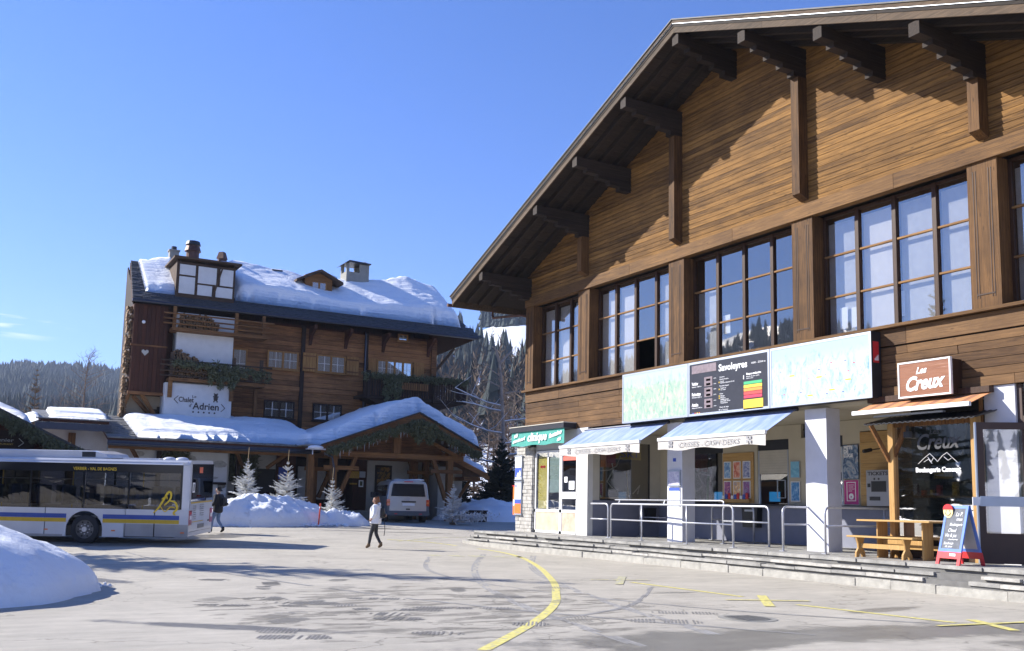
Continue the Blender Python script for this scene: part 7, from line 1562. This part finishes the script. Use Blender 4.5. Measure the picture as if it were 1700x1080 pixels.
# ================================================================== TREES
def conifer(name, label, loc, h, rad, m, trunk_m, seed, whorls=16, per=9, tw=7, group=None, lean=0, twig=.5, droop=.25, z0=.1, cat='tree', nw=.012, jag=.35):
    t_ = thing(name, label, cat, loc, group=group); rk = random.Random(seed)
    MB().tube([(0, 0, -.1), (lean * .5, 0, h * .5), (lean, 0, h)], h * .012 + .012, 7, r1=.006).build('trunk', trunk_m, t_, local=True)
    q = MB()
    for wv in range(whorls):
        f = min(1, max(0, (wv + rk.uniform(-.4, .4)) / (whorls - 1))); z = h * (z0 + (1 - z0) * f * .96); L0 = rad * (1 - f) ** .85 + .04 * rad
        for k in range(max(4, int(per * (1 - .4 * f)))):
            a = rk.uniform(0, 6.283); L_ = L0 * rk.uniform(1 - jag, 1.15); up = rk.uniform(-.05, .35) + f * .7 - droop * (1 - f)
            d = Vector((math.cos(a), math.sin(a), up)).normalized(); b0 = Vector((lean * z / h, 0, z)); sd = d.cross(Vector((0, 0, 1))).normalized(); n_ = max(3, int(tw * L_ / rad) + 2)
            e = b0 + d * L_; w = nw * (1 + L_)
            q.add([b0 - sd * w, b0 + sd * w, e], [(0, 1, 2)]); q.add([b0 + Vector((0, 0, w)), b0 - Vector((0, 0, w)), e], [(0, 1, 2)])
            for j in range(n_):
                s_ = (j + .6) / n_; p = b0 + d * L_ * s_; tl = twig * L_ * (1 - s_ * .7) * rk.uniform(.3, 1.3) + .03 * rad
                for sg in (-1, 1):
                    dd = (sd * sg * rk.uniform(.6, 1) + d * .75 + Vector((0, 0, rk.uniform(-.35, .25)))).normalized(); e2 = p + dd * tl; ww = nw * 1.4 + tl * .07; u = Vector((0, 0, 1)) * ww; v_ = d * ww
                    q.add([p - v_, p + v_, e2], [(0, 1, 2)]); q.add([p - u, p + u, e2], [(0, 1, 2)])
    q.build('crown', m, t_, local=True); return t_
M['frost'] = mat('frosted_white_needles', (.68, .68, .66), .8, var=.3, scale=9); M['frosttr'] = mat('pale_leader_wood', (.42, .30, .14), .8); M['spruce'] = mat('dark_spruce_needles', (.018, .028, .018), .8, var=.5, scale=3); M['bark'] = mat('grey_brown_bark', (.10, .075, .055), .9, var=.4, scale=6)
for x, y, z, h, r_, sd_, lab in ((11.0, 43.2, 1.25, 2.1, .88, 1, 'frosted white fir nearest the bus, standing behind the snow bank'), (12.8, 43.2, 1.1, 2.2, .95, 2, 'frosted white fir in the middle of the snow bank, beside the blue notice'), (14.85, 43.0, .62, 2.0, .85, 3, 'frosted white fir left of the porch steps near the red marker'), (20.95, 42.9, .6, 1.9, .9, 4, 'shaded frosted fir right of the van in front of the porch post')):
    t_ = conifer('frosted_fir', lab, (x, y, z), h, r_, 'frost', 'frosttr', sd_, whorls=15, per=11, tw=8, group='frosted firs in front of the hotel', twig=.5, droop=0, z0=.05, nw=.007, jag=.6)
    MB().tube([(0, 0, h * .9), (.02, 0, h * 1.22)], .014, 5, r1=.01).build('leader', 'frosttr', t_, local=True)
    MB().box(-.12, -.12, -.8, .12, .12, .02).build('stand', 'bark', t_, local=True)
conifer('spruce_tree', 'tall spruce outside the left edge that throws its shadow on the road', (-4.0, 31.4, 0), 13, 3.5, 'spruce', 'bark', 31, whorls=30, per=8, tw=11, twig=.42, droop=.3, z0=.12, nw=.035, jag=.55)
conifer('spruce_tree', 'second tall spruce farther off beyond the left edge', (-13, 22, 0), 14, 3.2, 'spruce', 'bark', 32, whorls=30, per=9, tw=9, twig=.4, droop=.35, z0=.1, nw=.03)
conifer('dark_spruce', 'dense dark young spruce standing behind the stone pier', (27.2, 49.5, .5), 4.9, 1.7, 'spruce', 'bark', 33, whorls=26, per=14, tw=10, twig=.5, droop=.2, z0=.03, nw=.035)
conifer('dark_spruce', 'small shaded conifer left of the dense spruce, behind the side wing', (26.2, 53, .5), 4.0, 1.3, 'spruce', 'bark', 34, whorls=20, per=11, tw=9, twig=.5, droop=.2, z0=.03, nw=.03)
# bare trees
def branch(q, rk, p, d, L_, r_, lvl, snow=None, up=.12):
    n_ = 3; pts = [p]; dd = d.copy()
    for k in range(n_):
        dd = (dd + Vector((rk.gauss(0, .16), rk.gauss(0, .16), rk.gauss(0, .1) + up * .3))).normalized(); pts.append(pts[-1] + dd * L_ / n_)
    q.tube(pts, r_, 3 if lvl else 5, cap=False, r1=r_ * .35)
    if snow is not None and lvl <= 1:
        snow.tube([a + Vector((0, 0, r_ * .8)) for a in pts], r_ * .75, 4, cap=False, r1=r_ * .4)
    if lvl < 2:
        for k in range(5 if lvl == 0 else 4):
            i = rk.randint(1, n_); a = rk.uniform(0, 6.28); e = Vector((math.cos(a), math.sin(a), rk.uniform(0, .7))); branch(q, rk, pts[i], (dd * .6 + e).normalized(), L_ * rk.uniform(.3, .55), r_ * .4, lvl + 1, snow, up)
def bare(name, label, loc, h, seed, spread=.35, m='larchbark', snowy=False, group=None, nb_=26, start=.25):
    t_ = thing(name, label, 'tree', loc, group=group); rk = random.Random(seed); q = MB(); sn = MB() if snowy else None
    tr = [(0, 0, -.3)] + [(rk.gauss(0, .02 * h * .5), rk.gauss(0, .01 * h), h * k / 6) for k in range(1, 7)]
    tk = MB().tube(tr, h * .014 + .02, 8, r1=.015).build('trunk', m, t_, local=True); tr = [Vector(p) for p in tr]
    for k in range(nb_):
        f = start + (1 - start) * (k / nb_) ** .9; i = min(5, int(f * 6)); p = tr[i].lerp(tr[i + 1], f * 6 - i) if i < 6 else tr[6]
        a = rk.uniform(0, 6.283); branch(q, rk, p, Vector((math.cos(a), math.sin(a), .15 + .5 * f)).normalized(), h * spread * (1.1 - f * .85) * rk.uniform(.6, 1.1), h * .0018 + .006, 0, sn)
    q.build('crown', m, t_, local=True)
    if sn and sn.v: sn.build('snow_on_branches', 'snow', t_, local=True)
    return t_
M['larchbark'] = mat('brown_twigs', (.16, .115, .085), .9, var=.4, scale=4); M['greybark'] = mat('grey_dead_wood', (.30, .24, .19), .9, var=.35, scale=5)
bt_ = thing('dead_larch', 'tall bare larch with a broken forked top and snow on its long branches', 'tree', (27.9, 50.5, .5)); rk = random.Random(77)
pts = [(0, 0, -.3), (.05, 0, 3), (-.1, 0, 6), (-.28, 0, 8.4), (-.45, 0, 9.6)]
MB().tube(pts, .14, 8, r1=.07).build('trunk', 'greybark', bt_, local=True); q = MB(); sn = MB()
q.tube([(-.45, 0, 9.5), (-.7, 0, 10.2), (-.95, 0, 10.35)], .09, 6, r1=.04); q.tube([(-.42, 0, 9.3), (0, 0, 9.8), (.45, .1, 10.2), (.5, .1, 10.5)], .08, 6, r1=.03); q.tube([(-.3, 0, 8.6), (-.9, 0, 8.9), (-1.5, 0, 9.3)], .05, 6, r1=.02)
for z, a, l in ((6.8, 3.0, 3.2), (6.5, 2.7, 2.6), (5.2, 3.3, 3.4), (4.6, .2, 2.4), (3.4, 2.9, 2.6), (3.9, -.2, 2.2), (7.6, .1, 1.5), (7.9, 3.2, 1.8), (2.8, .3, 1.9), (5.9, .4, 1.8)):
    d = Vector((math.cos(a), .3 * math.sin(a * 7), .12)); branch(q, rk, Vector((-.05, 0, z)), d.normalized(), l, .05, 0, sn if z < 7 else None, .1)
q.build('branches', 'greybark', bt_, local=True); sn.build('snow_on_branches', 'snow', bt_, local=True)
variants = []
gl = 'bare brown trees on the slope between the hotel and the lift station'
for k in range(4): variants.append(bare('bare_tree', 'bare brown tree among the thicket below the ski slope, between hotel and lift station', (0, 0, 0), 11 + k, 50 + k, .26, 'larchbark', False, gl, nb_=44, start=.18))
rk = random.Random(3); placed = 0
for k in range(13):
    az = rk.uniform(24.4, 31.5); r_ = rk.uniform(62, 115); x, y = r_ * math.sin(R(az)), r_ * math.cos(R(az)); z = max(.3, th(x, y)) - .2 if r_ > 70 else .3
    if k < 4: o = variants[k]; o.location = (x, y, z)
    else: o = clone(variants[k % 4], (x, y, z))
    o.rotation_euler = (0, 0, rk.uniform(0, 6.28)); s_ = rk.uniform(.5, .85); o.scale = (s_, s_, s_)
for k, (az, r_, h, sd_) in enumerate(((25.8, 70, 8.5, 91), (27.2, 78, 9.5, 92), (29.4, 74, 8, 93), (30.2, 82, 10, 94), (28.3, 88, 11, 95))):
    x, y = r_ * math.sin(R(az)), r_ * math.cos(R(az)); conifer('larch_tree', ['feathery brown larch just right of the chalet balcony', 'brown conical larch behind the dead larch', 'dull larch low between dead tree and lift station', 'greyish larch beside the lift station corner', 'taller brown larch up the slope behind the dead larch'][k], (x, y, .3), h, h * .2, 'larchbark', 'bark', sd_, whorls=24, per=8, tw=8, twig=.4, droop=.1, z0=.08, nw=.015)
bare('birch_tree', 'wide bare birch with pale trunk behind the short slate roof at the left', (9.0, 92, .5), 13.5, 61, .33, 'larchbark', False, nb_=60, start=.15); conifer('larch_tree', 'slender golden brown larch at far left behind the snow drift', (5.2, 95, .5), 12.5, 2.4, mat('golden_larch_twigs', (.17, .11, .06), .9, var=.3), 'bark', 62, whorls=26, per=8, tw=8, twig=.4, droop=.1, z0=.05, nw=.02)
bare('birch_tree', 'bare bushy tree between the larch and the wide birch', (7.3, 96, .5), 9.5, 63, .4, 'larchbark', False, nb_=50, start=.1)
# small things by the drive
t_ = thing('snow_marker', 'red orange snow marker post with white reflector in the snow bank', 'marker post', (13.75, 41.7, .5)); MB().tube([(13.62, 41.05, .4), (13.66, 41.0, 1.42)], .035, 8).build('post', mat('red_orange_marker', (.75, .08, .03), .5), t_); MB().tube([(13.65, 41.015, 1.2), (13.653, 41.01, 1.28)], .038, 8).build('reflector_band', 'letter_w', t_)
t_ = thing('dark_planter', 'low dark box at the foot of the side wing', 'planter', (23.6, 45.6, .6)); MB().box(23.1, 45.3, .58, 24.1, 45.9, 1.15).build('box', 'darktimber', t_); MB().box(23.05, 45.25, 1.151, 24.15, 45.95, 1.2).build('rim', 'oldtimber', t_)
t_ = thing('rail_fence', 'low wooden rail fence dusted with snow behind the side wing', 'fence', (25.5, 54, .5))
for k in range(4): MB().box(24 + 1.3 * k, 54, .3, 24.12 + 1.3 * k, 54.12, 2.1).build('fence_post', 'oldtimber', t_)
for z in (1.0, 1.6): MB().box(23.8, 53.95, z, 28.2, 54.0, z + .14).build('fence_rail', 'oldtimber', t_); MB().box(23.8, 53.93, z + .141, 28.2, 54.02, z + .19).build('snow_strip', 'snow', t_)
q = MB(); rk = random.Random(4)
for k in range(160): needles(q, (rk.gauss(21.6, .5), rk.gauss(42.6, .2), .75 + rk.random() * .3), 3, .22, (.1, .1, .05), rk, .3)
solo(q, 'fir_cuttings', 'frost', 'loose frosted fir cuttings on the ground under the fir right of the van', 'branches', kind='stuff')
